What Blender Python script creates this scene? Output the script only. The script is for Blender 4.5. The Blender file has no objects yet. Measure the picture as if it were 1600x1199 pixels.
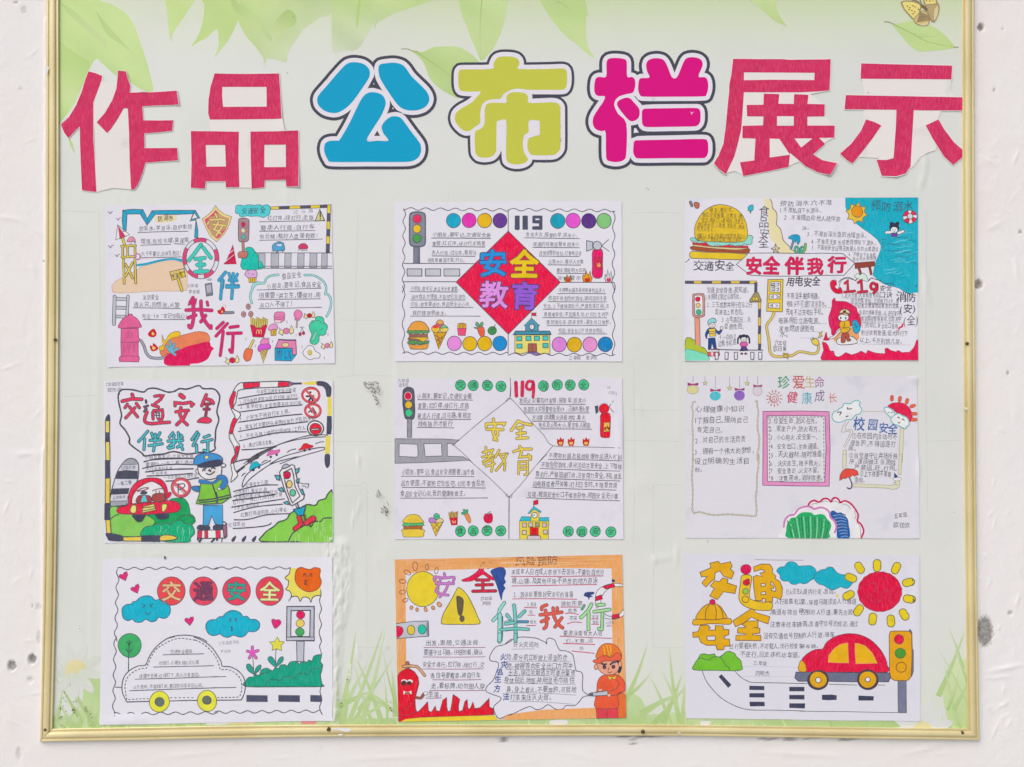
import bpy, math, random
import numpy as np
from math import sin, cos, pi, radians
from mathutils import Vector, noise
from mathutils.geometry import delaunay_2d_cdt, tessellate_polygon

random.seed(7)
scene = bpy.context.scene
COL = scene.collection

# ------------------------------------------------------------------ camera
FPX = 1400.0
PITCH = radians(0.83)
DIST = FPX / 1200.0
CAM = Vector((0.0, -DIST, 1.5 - DIST * math.tan(PITCH)))
cd = bpy.data.cameras.new('camera')
cam = bpy.data.objects.new('camera', cd)
COL.objects.link(cam)
cam.location = CAM
cam.rotation_euler = (radians(90) + PITCH, 0, 0)
cd.sensor_width = 36.0
cd.lens = 36.0 * FPX / 1600.0
cd.clip_start = 0.01
cd.clip_end = 100.0
scene.camera = cam

# ------------------------------------------------------------------ daylight
SUN_EL, SUN_AZ = radians(48), radians(-38)      # from the upper left, in front of the wall
w = bpy.data.worlds.new('World')
scene.world = w
w.use_nodes = True
nt = w.node_tree
sky = nt.nodes.new('ShaderNodeTexSky')
sky.sky_type = 'NISHITA'
sky.sun_disc = False
sky.sun_elevation = SUN_EL
sky.sun_rotation = radians(180) + SUN_AZ * -1
sky.air_density = 1.0
sky.dust_density = 3.0
sky.ozone_density = 0.6
bg = nt.nodes['Background']
nt.links.new(sky.outputs[0], bg.inputs[0])
bg.inputs[1].default_value = 0.10
sd = bpy.data.lights.new('sun', 'SUN')
sd.energy = 0.8
sd.angle = radians(50)
sd.color = (1.0, 0.975, 0.92)
so = bpy.data.objects.new('sun', sd)
COL.objects.link(so)
# direction the light travels
dv = Vector((-sin(SUN_AZ) * cos(SUN_EL), cos(SUN_AZ) * cos(SUN_EL), -sin(SUN_EL)))
so.rotation_euler = dv.to_track_quat('-Z', 'Y').to_euler()
so.location = (-2, -3, 4)
vs = scene.view_settings
vs.view_transform = 'Standard'
vs.look = 'None'
vs.exposure = 0.64
vs.gamma = 1.0

# ------------------------------------------------------------------ pixels of the photograph -> points on the wall plane
CP, SP = cos(PITCH), sin(PITCH)


def P(px, py, d=0.0):
    u = (px - 800.0) / FPX
    v = (599.5 - py) / FPX
    dy = CP - v * SP
    dz = SP + v * CP
    t = (-d - CAM.y) / dy
    return (u * t, CAM.z + dz * t)


# ------------------------------------------------------------------ materials
KAL = 1.03


def lin(h):
    o = []
    for i in (0, 2, 4):
        c = int(h[i:i + 2], 16) / 255.0
        c = c / 12.92 if c <= 0.04045 else ((c + 0.055) / 1.055) ** 2.4
        o.append(min(0.86, c * KAL))
    return o + [1.0]


MATS = {}


def new_mat(name):
    m = bpy.data.materials.new(name)
    m.use_nodes = True
    n = m.node_tree
    b = n.nodes['Principled BSDF']
    return m, n, b


def node(n, t, **kw):
    x = n.nodes.new(t)
    for k, v in kw.items():
        if k in x.inputs:
            x.inputs[k].default_value = v
        else:
            setattr(x, k, v)
    return x


def coords(n, sc=(1, 1, 1), rot=(0, 0, 0)):
    tc = n.nodes.new('ShaderNodeTexCoord')
    mp = n.nodes.new('ShaderNodeMapping')
    mp.inputs['Scale'].default_value = sc
    mp.inputs['Rotation'].default_value = rot
    n.links.new(tc.outputs['Object'], mp.inputs[0])
    return mp.outputs[0]


def mixc(n, fac, a, b, mode='MIX'):
    x = n.nodes.new('ShaderNodeMix')
    x.data_type = 'RGBA'
    x.blend_type = mode
    for i, v in ((0, fac), (6, a), (7, b)):
        if isinstance(v, (int, float)):
            x.inputs[i].default_value = v
        elif isinstance(v, (list, tuple)):
            x.inputs[i].default_value = v
        else:
            n.links.new(v, x.inputs[i])
    return x.outputs[2]


def ramp(n, src, lo, hi, a=0.0, b=1.0):
    x = n.nodes.new('ShaderNodeMapRange')
    x.inputs[1].default_value = lo
    x.inputs[2].default_value = hi
    x.inputs[3].default_value = a
    x.inputs[4].default_value = b
    n.links.new(src, x.inputs[0])
    return x.outputs[0]


PAPER = 'E3E0EA'


def ink(h, kind='m'):
    key = (h, kind)
    if key in MATS:
        return MATS[key]
    names = {'m': 'marker_ink', 's': 'streaky_marker_ink', 'c': 'coloured_pencil', 'p': 'pen_ink', 'v': 'vinyl_print'}
    m, n, b = new_mat(names[kind])
    base = lin(h)
    if kind == 'p':
        nz = node(n, 'ShaderNodeTexNoise', Scale=420.0, Detail=2.0)
        n.links.new(coords(n), nz.inputs[0])
        f = ramp(n, nz.outputs[0], 0.35, 0.8, 0.0, 0.15)
        c = mixc(n, f, base, lin(PAPER))
        n.links.new(c, b.inputs['Base Color'])
        b.inputs['Roughness'].default_value = 0.6
        b.inputs['Specular IOR Level'].default_value = 0.3
    elif kind in 'ms':
        mu = sum(base[:3]) / 3
        base = [min(.86, max(.003, v + .14 * (v - mu))) for v in base[:3]] + [1.0]
        sk = 1.4 if kind == 's' else 1.0
        nz = node(n, 'ShaderNodeTexNoise', Scale=1.0, Detail=3.0)
        n.links.new(coords(n, (620, 1, 110), (0, 0.5 + (int(h, 16) % 5) * 0.5, 0)), nz.inputs[0])
        n2 = node(n, 'ShaderNodeTexNoise', Scale=900.0, Detail=1.0)
        n.links.new(coords(n), n2.inputs[0])
        n3 = node(n, 'ShaderNodeTexNoise', Scale=70.0, Detail=2.0)
        n.links.new(coords(n), n3.inputs[0])
        f = ramp(n, nz.outputs[0], 0.45, 0.8, 0.0, 0.08 * sk)
        c = mixc(n, f, base, lin(PAPER))
        dark = [v * 0.80 for v in base[:3]] + [1]
        c = mixc(n, ramp(n, n3.outputs[0], 0.4, 0.7, 0.0, 0.50), c, dark)
        c = mixc(n, ramp(n, n2.outputs[0], 0.5, 0.75, 0.0, 0.04), c, lin(PAPER))
        n.links.new(c, b.inputs['Base Color'])
        b.inputs['Roughness'].default_value = 0.65
        b.inputs['Specular IOR Level'].default_value = 0.10
    elif kind == 'c':
        nz = node(n, 'ShaderNodeTexNoise', Scale=1.0, Detail=4.0)
        n.links.new(coords(n, (900, 1, 90), (0, 1.2 + (int(h, 16) % 3) * 0.4, 0)), nz.inputs[0])
        n2 = node(n, 'ShaderNodeTexNoise', Scale=1300.0, Detail=1.0)
        n.links.new(coords(n), n2.inputs[0])
        c = mixc(n, ramp(n, nz.outputs[0], 0.4, 0.75, 0.0, 0.28), base, lin(PAPER))
        c = mixc(n, ramp(n, n2.outputs[0], 0.45, 0.7, 0.0, 0.12), c, lin(PAPER))
        n.links.new(c, b.inputs['Base Color'])
        b.inputs['Roughness'].default_value = 0.75
        b.inputs['Specular IOR Level'].default_value = 0.2
    else:
        nz = node(n, 'ShaderNodeTexNoise', Scale=1100.0, Detail=1.0)
        n.links.new(coords(n), nz.inputs[0])
        c = mixc(n, ramp(n, nz.outputs[0], 0.35, 0.7, 0.0, 0.18), base, [v * 0.8 for v in base[:3]] + [1])
        n.links.new(c, b.inputs['Base Color'])
        b.inputs['Roughness'].default_value = 0.5
        b.inputs['Specular IOR Level'].default_value = 0.12
    MATS[key] = m
    return m


def paper_mat(h='E4E1EC', smudge=0.3, name='white_paper', crease=1.0):
    m, n, b = new_mat(name)
    co = coords(n)
    co.node.inputs['Location'].default_value = (random.uniform(-9, 9), 0, random.uniform(-9, 9))
    co.node.inputs['Rotation'].default_value = (0, random.uniform(0, 6), 0)
    nz = node(n, 'ShaderNodeTexNoise', Scale=26.0, Detail=5.0, Roughness=0.6)
    n.links.new(co, nz.inputs[0])
    f = ramp(n, nz.outputs[0], 0.56, 0.8, 0.0, smudge)
    base = lin(h)
    c = mixc(n, f, base, [base[0] * .72, base[1] * .73, base[2] * .80, 1])
    nf = node(n, 'ShaderNodeTexNoise', Scale=900.0, Detail=2.0)
    n.links.new(co, nf.inputs[0])
    c = mixc(n, ramp(n, nf.outputs[0], 0.3, 0.8, 0.0, 0.12), c, [v * .86 for v in base[:3]] + [1])
    n.links.new(c, b.inputs['Base Color'])
    b.inputs['Roughness'].default_value = 0.8
    b.inputs['Specular IOR Level'].default_value = 0.2
    # soft creases
    mu = node(n, 'ShaderNodeTexNoise', Scale=random.uniform(11, 19), Detail=3.0, Roughness=0.42, Distortion=0.3)
    n.links.new(co, mu.inputs[0])
    vo = node(n, 'ShaderNodeTexVoronoi', Scale=22.0)
    vo.feature = 'DISTANCE_TO_EDGE'
    wr = mixc(n, 0.12, co, mu.outputs['Color'])
    n.links.new(wr, vo.inputs[0])
    b1 = node(n, 'ShaderNodeBump', Strength=0.32 * crease, Distance=0.0022)
    n.links.new(mu.outputs[0], b1.inputs['Height'])
    b2 = node(n, 'ShaderNodeBump', Strength=0.05 * crease, Distance=0.0015)
    n.links.new(ramp(n, vo.outputs[0], 0.0, 0.06), b2.inputs['Height'])
    n.links.new(b1.outputs[0], b2.inputs['Normal'])
    n.links.new(b2.outputs[0], b.inputs['Normal'])
    return m


# ------------------------------------------------------------------ 2-D shape tools (in photo pixels)
CR = (0.0, 0.0, 1.0)


def crop(x0, y0, s=1600.0 / 190.0):
    global CR
    CR = (x0, y0, s)


def pts(s, cl=True):
    if isinstance(s, str):
        v = [float(t) for t in s.split()]
        s = list(zip(v[0::2], v[1::2]))
    return [(CR[0] + x / CR[2], CR[1] + y / CR[2]) for x, y in s]


def smooth(p, closed, k=4):
    n = len(p)
    if n < 3:
        return list(p)
    out = []
    rng = range(n) if closed else range(n - 1)
    for i in rng:
        if closed:
            a, b, c, d = p[(i - 1) % n], p[i], p[(i + 1) % n], p[(i + 2) % n]
        else:
            a, b, c, d = p[max(i - 1, 0)], p[i], p[i + 1], p[min(i + 2, n - 1)]
        for j in range(k):
            t = j / k
            t2, t3 = t * t, t * t * t
            out.append(tuple(0.5 * ((2 * b[q]) + (-a[q] + c[q]) * t + (2 * a[q] - 5 * b[q] + 4 * c[q] - d[q]) * t2
                                    + (-a[q] + 3 * b[q] - 3 * c[q] + d[q]) * t3) for q in (0, 1)))
    if not closed:
        out.append(p[-1])
    return out


def tri_poly(rings):
    """triangles (px) of a polygon or of the union of several"""
    if len(rings) == 1:
        v = [Vector(q) for q in rings[0]]
        r = delaunay_2d_cdt(v, [], [list(range(len(v)))], 1, 1e-5)
        return [tuple(q) for q in r[0]], [list(f) for f in r[2]]
    v = [[Vector((x, y, 0)) for x, y in r] for r in rings]
    flat = [(q[0], q[1]) for r in rings for q in r]
    return flat, [list(t) for t in tessellate_polygon(v)]


def tri_union(rings):
    v, f = [], []
    for r in rings:
        f.append(list(range(len(v), len(v) + len(r))))
        v += [Vector(q) for q in r]
    r = delaunay_2d_cdt(v, [], f, 1, 1e-5)
    ov = [tuple(q) for q in r[0]]
    of = [list(t) for t in r[2]]
    # keep only what some ring really covers (the enclosed counters stay open)
    A = np.array(ov)
    ctr = np.array([A[t].mean(0) for t in of])
    keep = np.zeros(len(of), bool)
    for q in rings:
        q = np.array(q)
        lo, hi = q.min(0), q.max(0)
        m = np.where(~keep & (ctr[:, 0] > lo[0]) & (ctr[:, 0] < hi[0]) & (ctr[:, 1] > lo[1]) & (ctr[:, 1] < hi[1]))[0]
        if not len(m):
            continue
        px, py = ctr[m, 0][:, None], ctr[m, 1][:, None]
        x0, y0 = q[:, 0][None], q[:, 1][None]
        x1, y1 = np.roll(q[:, 0], -1)[None], np.roll(q[:, 1], -1)[None]
        cr = ((y0 > py) != (y1 > py)) & (px < (x1 - x0) * (py - y0) / np.where(y1 == y0, 1e-12, y1 - y0) + x0)
        keep[m[cr.sum(1) % 2 == 1]] = True
    return ov, [t for t, k in zip(of, keep) if k]


def ribbon(p, wd, closed=False, jit=0.12, cap=.35):
    """mitred strip along p, width in px"""
    q = [p[0]]
    for a in p[1:]:
        if abs(a[0] - q[-1][0]) + abs(a[1] - q[-1][1]) > 0.12:
            q.append(a)
    if closed and len(q) > 2 and abs(q[0][0] - q[-1][0]) + abs(q[0][1] - q[-1][1]) < 0.12:
        q.pop()
    p = q
    n = len(p)
    if n < 2:
        x, y = p[0]
        p = [(x - wd * .4, y), (x + wd * .4, y)]
        n = 2
        closed = False
    vs, fs = [], []
    if not closed and cap:      # lengthen the ends a little for round-looking caps
        def ext(a, b, k):
            dx, dy = a[0] - b[0], a[1] - b[1]
            l = math.hypot(dx, dy) or 1
            return (a[0] + dx / l * k, a[1] + dy / l * k)
        e0, e1 = ext(p[0], p[1], wd * cap), ext(p[-1], p[-2], wd * cap)
        p = [e0] + p + [e1]
        n = len(p)
    ph = random.random() * 50
    for i in range(n):
        if closed:
            a, b, c = p[i - 1], p[i], p[(i + 1) % n]
        else:
            a, b, c = p[max(i - 1, 0)], p[i], p[min(i + 1, n - 1)]
        d1 = (b[0] - a[0], b[1] - a[1])
        d2 = (c[0] - b[0], c[1] - b[1])
        l1, l2 = math.hypot(*d1), math.hypot(*d2)
        if l1 < 1e-6:
            d1, l1 = d2, l2
        if l2 < 1e-6:
            d2, l2 = d1, l1
        d1 = (d1[0] / l1, d1[1] / l1)
        d2 = (d2[0] / l2, d2[1] / l2)
        nx, ny = -(d1[1] + d2[1]), d1[0] + d2[0]
        l = math.hypot(nx, ny)
        if l < 0.35:
            nx, ny, l = -d1[1], d1[0], 1.0
        nx, ny = nx / l, ny / l
        k = 1.0 / max(0.55, nx * -d1[1] + ny * d1[0])
        hw = wd * 0.5 * k * (1 + jit * 2 * noise.noise(Vector((b[0] * .35, b[1] * .35, ph))))
        if not closed and cap and i in (0, n - 1):
            hw *= 0.45
        vs += [(b[0] + nx * hw, b[1] + ny * hw), (b[0] - nx * hw, b[1] - ny * hw)]
    m = n if closed else n - 1
    for i in range(m):
        j = (i + 1) % n
        fs.append([2 * i, 2 * i + 1, 2 * j + 1, 2 * j])
    return vs, fs


def thick(p, wd, closed=True, thr=.26):
    """union of discs and bars: a thick line with round joins"""
    rings = []
    n = len(p)
    for i in range(n if closed else n - 1):
        a, b = p[i], p[(i + 1) % n]
        dx, dy = b[0] - a[0], b[1] - a[1]
        l = math.hypot(dx, dy)
        if l < 1e-4:
            continue
        nx, ny = -dy / l * wd / 2, dx / l * wd / 2
        rings.append([(a[0] + nx, a[1] + ny), (b[0] + nx, b[1] + ny), (b[0] - nx, b[1] - ny), (a[0] - nx, a[1] - ny)])
    for i in range(n):
        a = p[i]
        if closed or 0 < i < n - 1:
            b, c = p[i - 1], p[(i + 1) % n]
            t = math.atan2(a[1] - b[1], a[0] - b[0]) - math.atan2(c[1] - a[1], c[0] - a[0])
            if abs((t + pi) % (2 * pi) - pi) < thr:
                continue
        rings.append([(a[0] + wd / 2 * cos(k * pi / 6 + .013), a[1] + wd / 2 * sin(k * pi / 6 + .013)) for k in range(12)])
    return rings


def clip(poly, ax, val, keep_less):
    out = []
    n = len(poly)
    for i in range(n):
        a, b = poly[i], poly[(i + 1) % n]
        ia = (a[ax] <= val) if keep_less else (a[ax] >= val)
        ib = (b[ax] <= val) if keep_less else (b[ax] >= val)
        if ia:
            out.append(a)
        if ia != ib:
            t = (val - a[ax]) / (b[ax] - a[ax])
            out.append((a[0] + (b[0] - a[0]) * t, a[1] + (b[1] - a[1]) * t))
    return out


def grid_cut(v, faces, g):
    """split faces along a square grid of pitch g (metres)"""
    ov, of, idx = [], [], {}

    def vid(q):
        k = (round(q[0] * 1e7), round(q[1] * 1e7))
        if k not in idx:
            idx[k] = len(ov)
            ov.append(q)
        return idx[k]
    for f in faces:
        poly = [v[i] for i in f]
        x0, x1 = min(q[0] for q in poly), max(q[0] for q in poly)
        cells = []
        i0, i1 = math.floor(x0 / g), math.floor(x1 / g)
        for i in range(i0, i1 + 1):
            c = poly
            if i > i0:
                c = clip(c, 0, i * g, False)
            if i < i1:
                c = clip(c, 0, (i + 1) * g, True)
            if len(c) < 3:
                continue
            y0, y1 = min(q[1] for q in c), max(q[1] for q in c)
            j0, j1 = math.floor(y0 / g), math.floor(y1 / g)
            for j in range(j0, j1 + 1):
                e = c
                if j > j0:
                    e = clip(e, 1, j * g, False)
                if j < j1:
                    e = clip(e, 1, (j + 1) * g, True)
                if len(e) >= 3:
                    cells.append(e)
        for c in cells:
            ids = []
            for q in c:
                k = vid(q)
                if k not in ids:
                    ids.append(k)
            if len(ids) >= 3:
                of.append(ids)
    return ov, of


def clip_quad(v, faces, quad):
    """keep only what lies on the sheet (quad: clockwise corners in photo pixels)"""
    hp = []
    for i in range(4):
        a, b = quad[i], quad[(i + 1) % 4]
        dx, dy = b[0] - a[0], b[1] - a[1]
        l = math.hypot(dx, dy)
        nx, ny = -dy / l, dx / l
        hp.append((nx, ny, nx * a[0] + ny * a[1] + .35))
    if all(nx * x + ny * y >= c for nx, ny, c in hp for x, y in v):
        return v, faces
    ov, of = [], []
    for f in faces:
        poly = [v[i] for i in f]
        for nx, ny, c in hp:
            o = []
            n = len(poly)
            for i in range(n):
                a, b = poly[i], poly[(i + 1) % n]
                da, db = nx * a[0] + ny * a[1] - c, nx * b[0] + ny * b[1] - c
                if da >= 0:
                    o.append(a)
                if (da >= 0) != (db >= 0):
                    t = da / (da - db)
                    o.append((a[0] + (b[0] - a[0]) * t, a[1] + (b[1] - a[1]) * t))
            poly = o
            if len(poly) < 3:
                break
        if len(poly) >= 3:
            k = len(ov)
            ov += poly
            of.append(list(range(k, k + len(poly))))
    return ov, of


# ------------------------------------------------------------------ objects
def tag(o, label=None, cat=None, group=None, kind=None):
    if label:
        o['label'] = label
    if cat:
        o['category'] = cat
    if group:
        o['group'] = group
    if kind:
        o['kind'] = kind
    return o


def empty(name, loc):
    o = bpy.data.objects.new(name, None)
    o.empty_display_size = 0.02
    COL.objects.link(o)
    o.location = loc
    return o


def mesh_obj(name, verts, faces, mats, midx=None, parent=None, org=(0, 0, 0), smooth_f=True):
    me = bpy.data.meshes.new(name)
    a = np.array(verts, dtype=float).reshape(-1, 3) - np.array(org, dtype=float)
    me.from_pydata(a.tolist(), [], faces)
    for m in mats:
        me.materials.append(m)
    if midx is not None:
        me.polygons.foreach_set('material_index', midx)
    me.polygons.foreach_set('use_smooth', [smooth_f] * len(me.polygons))
    me.update()
    o = bpy.data.objects.new(name, me)
    COL.objects.link(o)
    if parent:
        o.parent = parent
    return o


def split_edges(o, deg=40):
    m = o.modifiers.new('crisp_edges', 'EDGE_SPLIT')
    m.split_angle = radians(deg)
    m.use_edge_sharp = False


class Sheet:
    """something printed or drawn on: knows its parent, its distance from the board and its waves"""

    def __init__(s, parent, org, d0, h, g=0.008, step=0.000014):
        s.parent, s.org, s.d0, s.h, s.g, s.step = parent, org, d0, h, g, step
        s.quad = None


S = None          # current sheet
PT = None         # current part


class Part:
    def __init__(s, name, label=None, z=1, parent=None):
        s.name, s.label, s.z, s.parent = name, label, z, parent
        s.v, s.f, s.m, s.mats = [], [], [], []
        s.col = []
        s.used_col = False
        s.lasttype = None
        s.n = 0

    def add(s, v2, faces, mat, cut=True, z=None, cols=None):
        """v2 in px"""
        if S.quad:
            v2, faces = clip_quad(v2, faces, S.quad)
            if not faces:
                return
        w2 = [P(x, y, S.d0) for x, y in v2]
        if cut:
            xs = [q[0] for q in w2]
            ys = [q[1] for q in w2]
            if max(xs) - min(xs) > S.g * 1.2 or max(ys) - min(ys) > S.g * 1.2:
                w2, faces = grid_cut(w2, faces, S.g)
        if mat not in s.mats:
            s.mats.append(mat)
        mi = s.mats.index(mat)
        s.n += 1
        lay = (s.z if z is None else z) * S.step + (s.n % 15) * 9e-7
        b = len(s.v)
        for x, zz in w2:
            s.v.append((x, -(S.d0 + S.h(x, zz) + lay), zz))
            if cols:
                s.col.append(cols(x, zz))
                s.used_col = True
            else:
                s.col.append((0, 0, 0, 0))
        for f in faces:
            # wind towards the camera
            a, c, e = w2[f[0]], w2[f[1]], w2[f[2]]
            ar = (c[0] - a[0]) * (e[1] - a[1]) - (c[1] - a[1]) * (e[0] - a[0])
            f = [b + i for i in (f if ar > 0 else f[::-1])]
            s.f.append(f)
            s.m.append(mi)

    def done(s):
        if not s.f:
            return None
        o = mesh_obj(s.name, s.v, s.f, s.mats, s.m, s.parent or S.parent, S.org)
        if s.parent:
            pass
        if s.used_col:
            at = o.data.color_attributes.new('tint', 'FLOAT_COLOR', 'POINT')
            at.data.foreach_set('color', np.array(s.col, dtype=np.float32).ravel())
        if s.label:
            o['label'] = s.label
        if s.name in ('border_pencil_strokes', 'mildew_spots', 'tape_edge', 'printed_meadow'):
            o['kind'] = 'stuff'
        s.obj = o
        return o


NLEAF = [0]


def part(name, label=None, z=1):
    global PT
    if PT:
        PT.done()
    if name == 'printed_leaf':      # neighbouring leaves overlap: each a hair above the last
        NLEAF[0] += 1
        z = 1 + NLEAF[0] * .45
    PT = Part(name, label, z)
    return PT


def again():
    part(PT.name, PT.label, 1)


def endpart():
    global PT
    if PT:
        PT.done()
    PT = None


OUT = '2A2834'
LW = 1.45


def F(col, s, o=None, w=6, k='m', sm=1, holes=(), bump=True):
    """filled shape with an optional outline; col None = outline only"""
    p = pts(s)
    if sm:
        p = smooth(p, True, 3)
    if col:
        if PT.lasttype == 'L' and bump:
            PT.z += 1
        rings = [p]
        for hh in holes:
            q = pts(hh)
            rings.append(smooth(q, True, 3) if sm else q)
        v, f = tri_poly(rings)
        PT.add(v, f, ink(col, k))
        PT.lasttype = 'F'
        PT.z += 1
    if o:
        if not col and PT.lasttype == 'F':
            pass
        v, f = ribbon(p, w * LW / CR[2], True)
        PT.add(v, f, ink(o, 'p'))
        PT.lasttype = 'L'
        for hh in holes:
            q = pts(hh)
            v, f = ribbon(smooth(q, True, 3) if sm else q, w * LW / CR[2], True)
            PT.add(v, f, ink(o, 'p'))


def L(s, w=6, col=OUT, sm=1, k='p', jit=0.12):
    """line; several separated by ; """
    for q in (s.split(';') if isinstance(s, str) else [s]):
        p = pts(q)
        if sm:
            p = smooth(p, False, 4)
        v, f = ribbon(p, w * (LW if k == 'p' else 1) / CR[2], False, jit)
        PT.add(v, f, ink(col, k))
    PT.lasttype = 'L'


def dashes(s, w=6, on=14, off=14, col=OUT, sm=1):
    p = pts(s)
    if sm:
        p = smooth(p, False, 6)
    on, off = on / CR[2], off / CR[2]
    cur, acc, draw = [p[0]], 0.0, True
    for a, b in zip(p, p[1:]):
        l = math.hypot(b[0] - a[0], b[1] - a[1])
        t = 0.0
        while l - t > 1e-9:
            lim = (on if draw else off) - acc
            st = min(lim, l - t)
            t += st
            acc += st
            q = (a[0] + (b[0] - a[0]) * t / l, a[1] + (b[1] - a[1]) * t / l)
            if draw:
                cur.append(q)
            if acc >= (on if draw else off) - 1e-9:
                if draw and len(cur) > 1:
                    v, f = ribbon(cur, w * LW / CR[2], False)
                    PT.add(v, f, ink(col, 'p'))
                draw = not draw
                acc = 0.0
                cur = [q]
    PT.lasttype = 'L'


def C(col, cx, cy, r, ry=None, o=None, w=6, k='m', rot=0.0, wob=0.02, n=28):
    ry = ry or r
    ph = random.random() * 9
    a = []
    for i in range(n):
        t = 2 * pi * i / n
        q = 1 + wob * sin(2 * t + ph) + wob * .6 * sin(3 * t + ph * 2)
        x, y = r * q * cos(t), ry * q * sin(t)
        a.append((cx + x * cos(rot) - y * sin(rot), cy + x * sin(rot) + y * cos(rot)))
    F(col, a, o, w, k, sm=0)


def B(col, s, wd, o=None, w=5, k='m', closed=False, sm=1):
    """fat round-ended stroke(s) (a marker letter stroke), optionally outlined underneath"""
    runs = [pts(q) for q in s.split(';')]
    if sm:
        runs = [smooth(r, closed, 3) for r in runs]
    if PT.lasttype == 'L':
        PT.z += 1
    for c, x, kk in ((o, wd + 2 * w * 1.5, 'p'), (col, wd - w * .8 if o else wd, k)):
        if not c:
            continue
        hw = x / CR[2] / 2
        for r in runs:
            v, f = ribbon(r, 2 * hw, closed, .04, 0)
            PT.add(v, f, ink(c, kk))
            for i, a in enumerate(r):
                if not closed and i in (0, len(r) - 1):
                    pass
                else:
                    b, d = r[i - 1], r[(i + 1) % len(r)]
                    t = math.atan2(a[1] - b[1], a[0] - b[0]) - math.atan2(d[1] - a[1], d[0] - a[0])
                    if abs((t + pi) % (2 * pi) - pi) < .5:
                        continue
                PT.add([(a[0] + hw * cos(k * pi / 7), a[1] + hw * sin(k * pi / 7)) for k in range(14)], [list(range(14))], ink(c, kk))
        PT.z += 1
    PT.lasttype = 'F'


# ------------------------------------------------------------------ glyphs from the built-in typeface
GL = {}


def fat_glyph(c, offs):
    """glyph grown by offs all round"""
    prep_glyphs(c, 0.0)
    v, f = GL[(c, 0.0)]
    cnt = {}
    for q in f:
        for i in range(len(q)):
            k = (q[i], q[(i + 1) % len(q)])
            cnt[tuple(sorted(k))] = cnt.get(tuple(sorted(k)), 0) + 1
    # weld coincident points first: the filled text has split vertices
    key = {}
    rep = [key.setdefault((round(a, 5), round(b, 5)), i) for i, (a, b) in enumerate(v)]
    cnt = {}
    for q in f:
        for i in range(len(q)):
            k = tuple(sorted((rep[q[i]], rep[q[(i + 1) % len(q)]])))
            cnt[k] = cnt.get(k, 0) + 1
    S_ = 100.0
    rings = [[(v[i][0] * S_, v[i][1] * S_) for i in q] for q in f]
    w_ = offs * S_
    seen = set()
    for (a, b), n_ in cnt.items():
        if n_ != 1 or a == b:
            continue
        (x0, y0), (x1, y1) = v[a], v[b]
        x0, y0, x1, y1 = x0 * S_, y0 * S_, x1 * S_, y1 * S_
        l = math.hypot(x1 - x0, y1 - y0)
        if l < 1e-3:
            continue
        nx, ny = -(y1 - y0) / l * w_, (x1 - x0) / l * w_
        rings.append([(x0 + nx, y0 + ny), (x1 + nx, y1 + ny), (x1 - nx, y1 - ny), (x0 - nx, y0 - ny)])
        for q in (a, b):
            if q not in seen:
                seen.add(q)
                nb = [e[0] if e[1] == q else e[1] for e, m_ in cnt.items() if m_ == 1 and q in e and e[0] != e[1]]
                if len(nb) == 2:
                    t = math.atan2(v[q][1] - v[nb[0]][1], v[q][0] - v[nb[0]][0]) - math.atan2(v[nb[1]][1] - v[q][1], v[nb[1]][0] - v[q][0])
                    if abs((t + pi) % (2 * pi) - pi) < .5:
                        continue
                rings.append([(v[q][0] * S_ + w_ * cos(k * pi / 4 + .1), v[q][1] * S_ + w_ * sin(k * pi / 4 + .1)) for k in range(8)])
    vv, ff = tri_union(rings)
    GL[(c, offs)] = ([(x / S_, y / S_) for x, y in vv], ff)


def prep_glyphs(chars, offs):
    if offs > 0.0:
        for c in chars:
            if (c, offs) not in GL and not c.isspace():
                fat_glyph(c, offs)
        return
    need = [c for c in chars if (c, offs) not in GL and not c.isspace()]
    objs = []
    for c in need:
        cu = bpy.data.curves.new('glyph', 'FONT')
        cu.body = c
        cu.resolution_u = 2
        o = bpy.data.objects.new('glyph', cu)
        COL.objects.link(o)
        objs.append((c, o))
    dg = bpy.context.evaluated_depsgraph_get()
    for c, o in objs:
        m = o.evaluated_get(dg).to_mesh()
        v = [(q.co.x, q.co.y) for q in m.vertices]
        f = [list(p.vertices) for p in m.polygons]
        GL[(c, offs)] = (v, f)
    for c, o in objs:
        cu = o.data
        bpy.data.objects.remove(o)
        bpy.data.curves.remove(cu)


NARROW = set('，。！、.,!1（）()“”"：；:;| ')


def G(c, x, y, h, col, sx=1.0, offs=0.0, rot=0.0, k='p', wv=0.03, z=None, sh=0.0):
    """one character, lower left corner at x,y in crop units, em height h"""
    if c.isspace():
        return
    if (c, offs) not in GL:
        prep_glyphs(c, offs)
    gv, gf = GL[(c, offs)]
    ph = random.random() * 30
    out = []
    cr, sr = cos(rot), sin(rot)
    for a, b in gv:
        a2 = a + wv * sin(b * 7 + ph) + sh * b
        b2 = b + 0.08 + wv * sin(a * 6 + ph * 1.7)
        a2 *= sx
        xx = a2 * h * cr + b2 * h * sr
        yy = -b2 * h * cr + a2 * h * sr
        out.append((CR[0] + (x + xx) / CR[2], CR[1] + (y + yy) / CR[2]))
    PT.add(out, gf, ink(col, k), cut=(h / CR[2] > 14), z=z)


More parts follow.
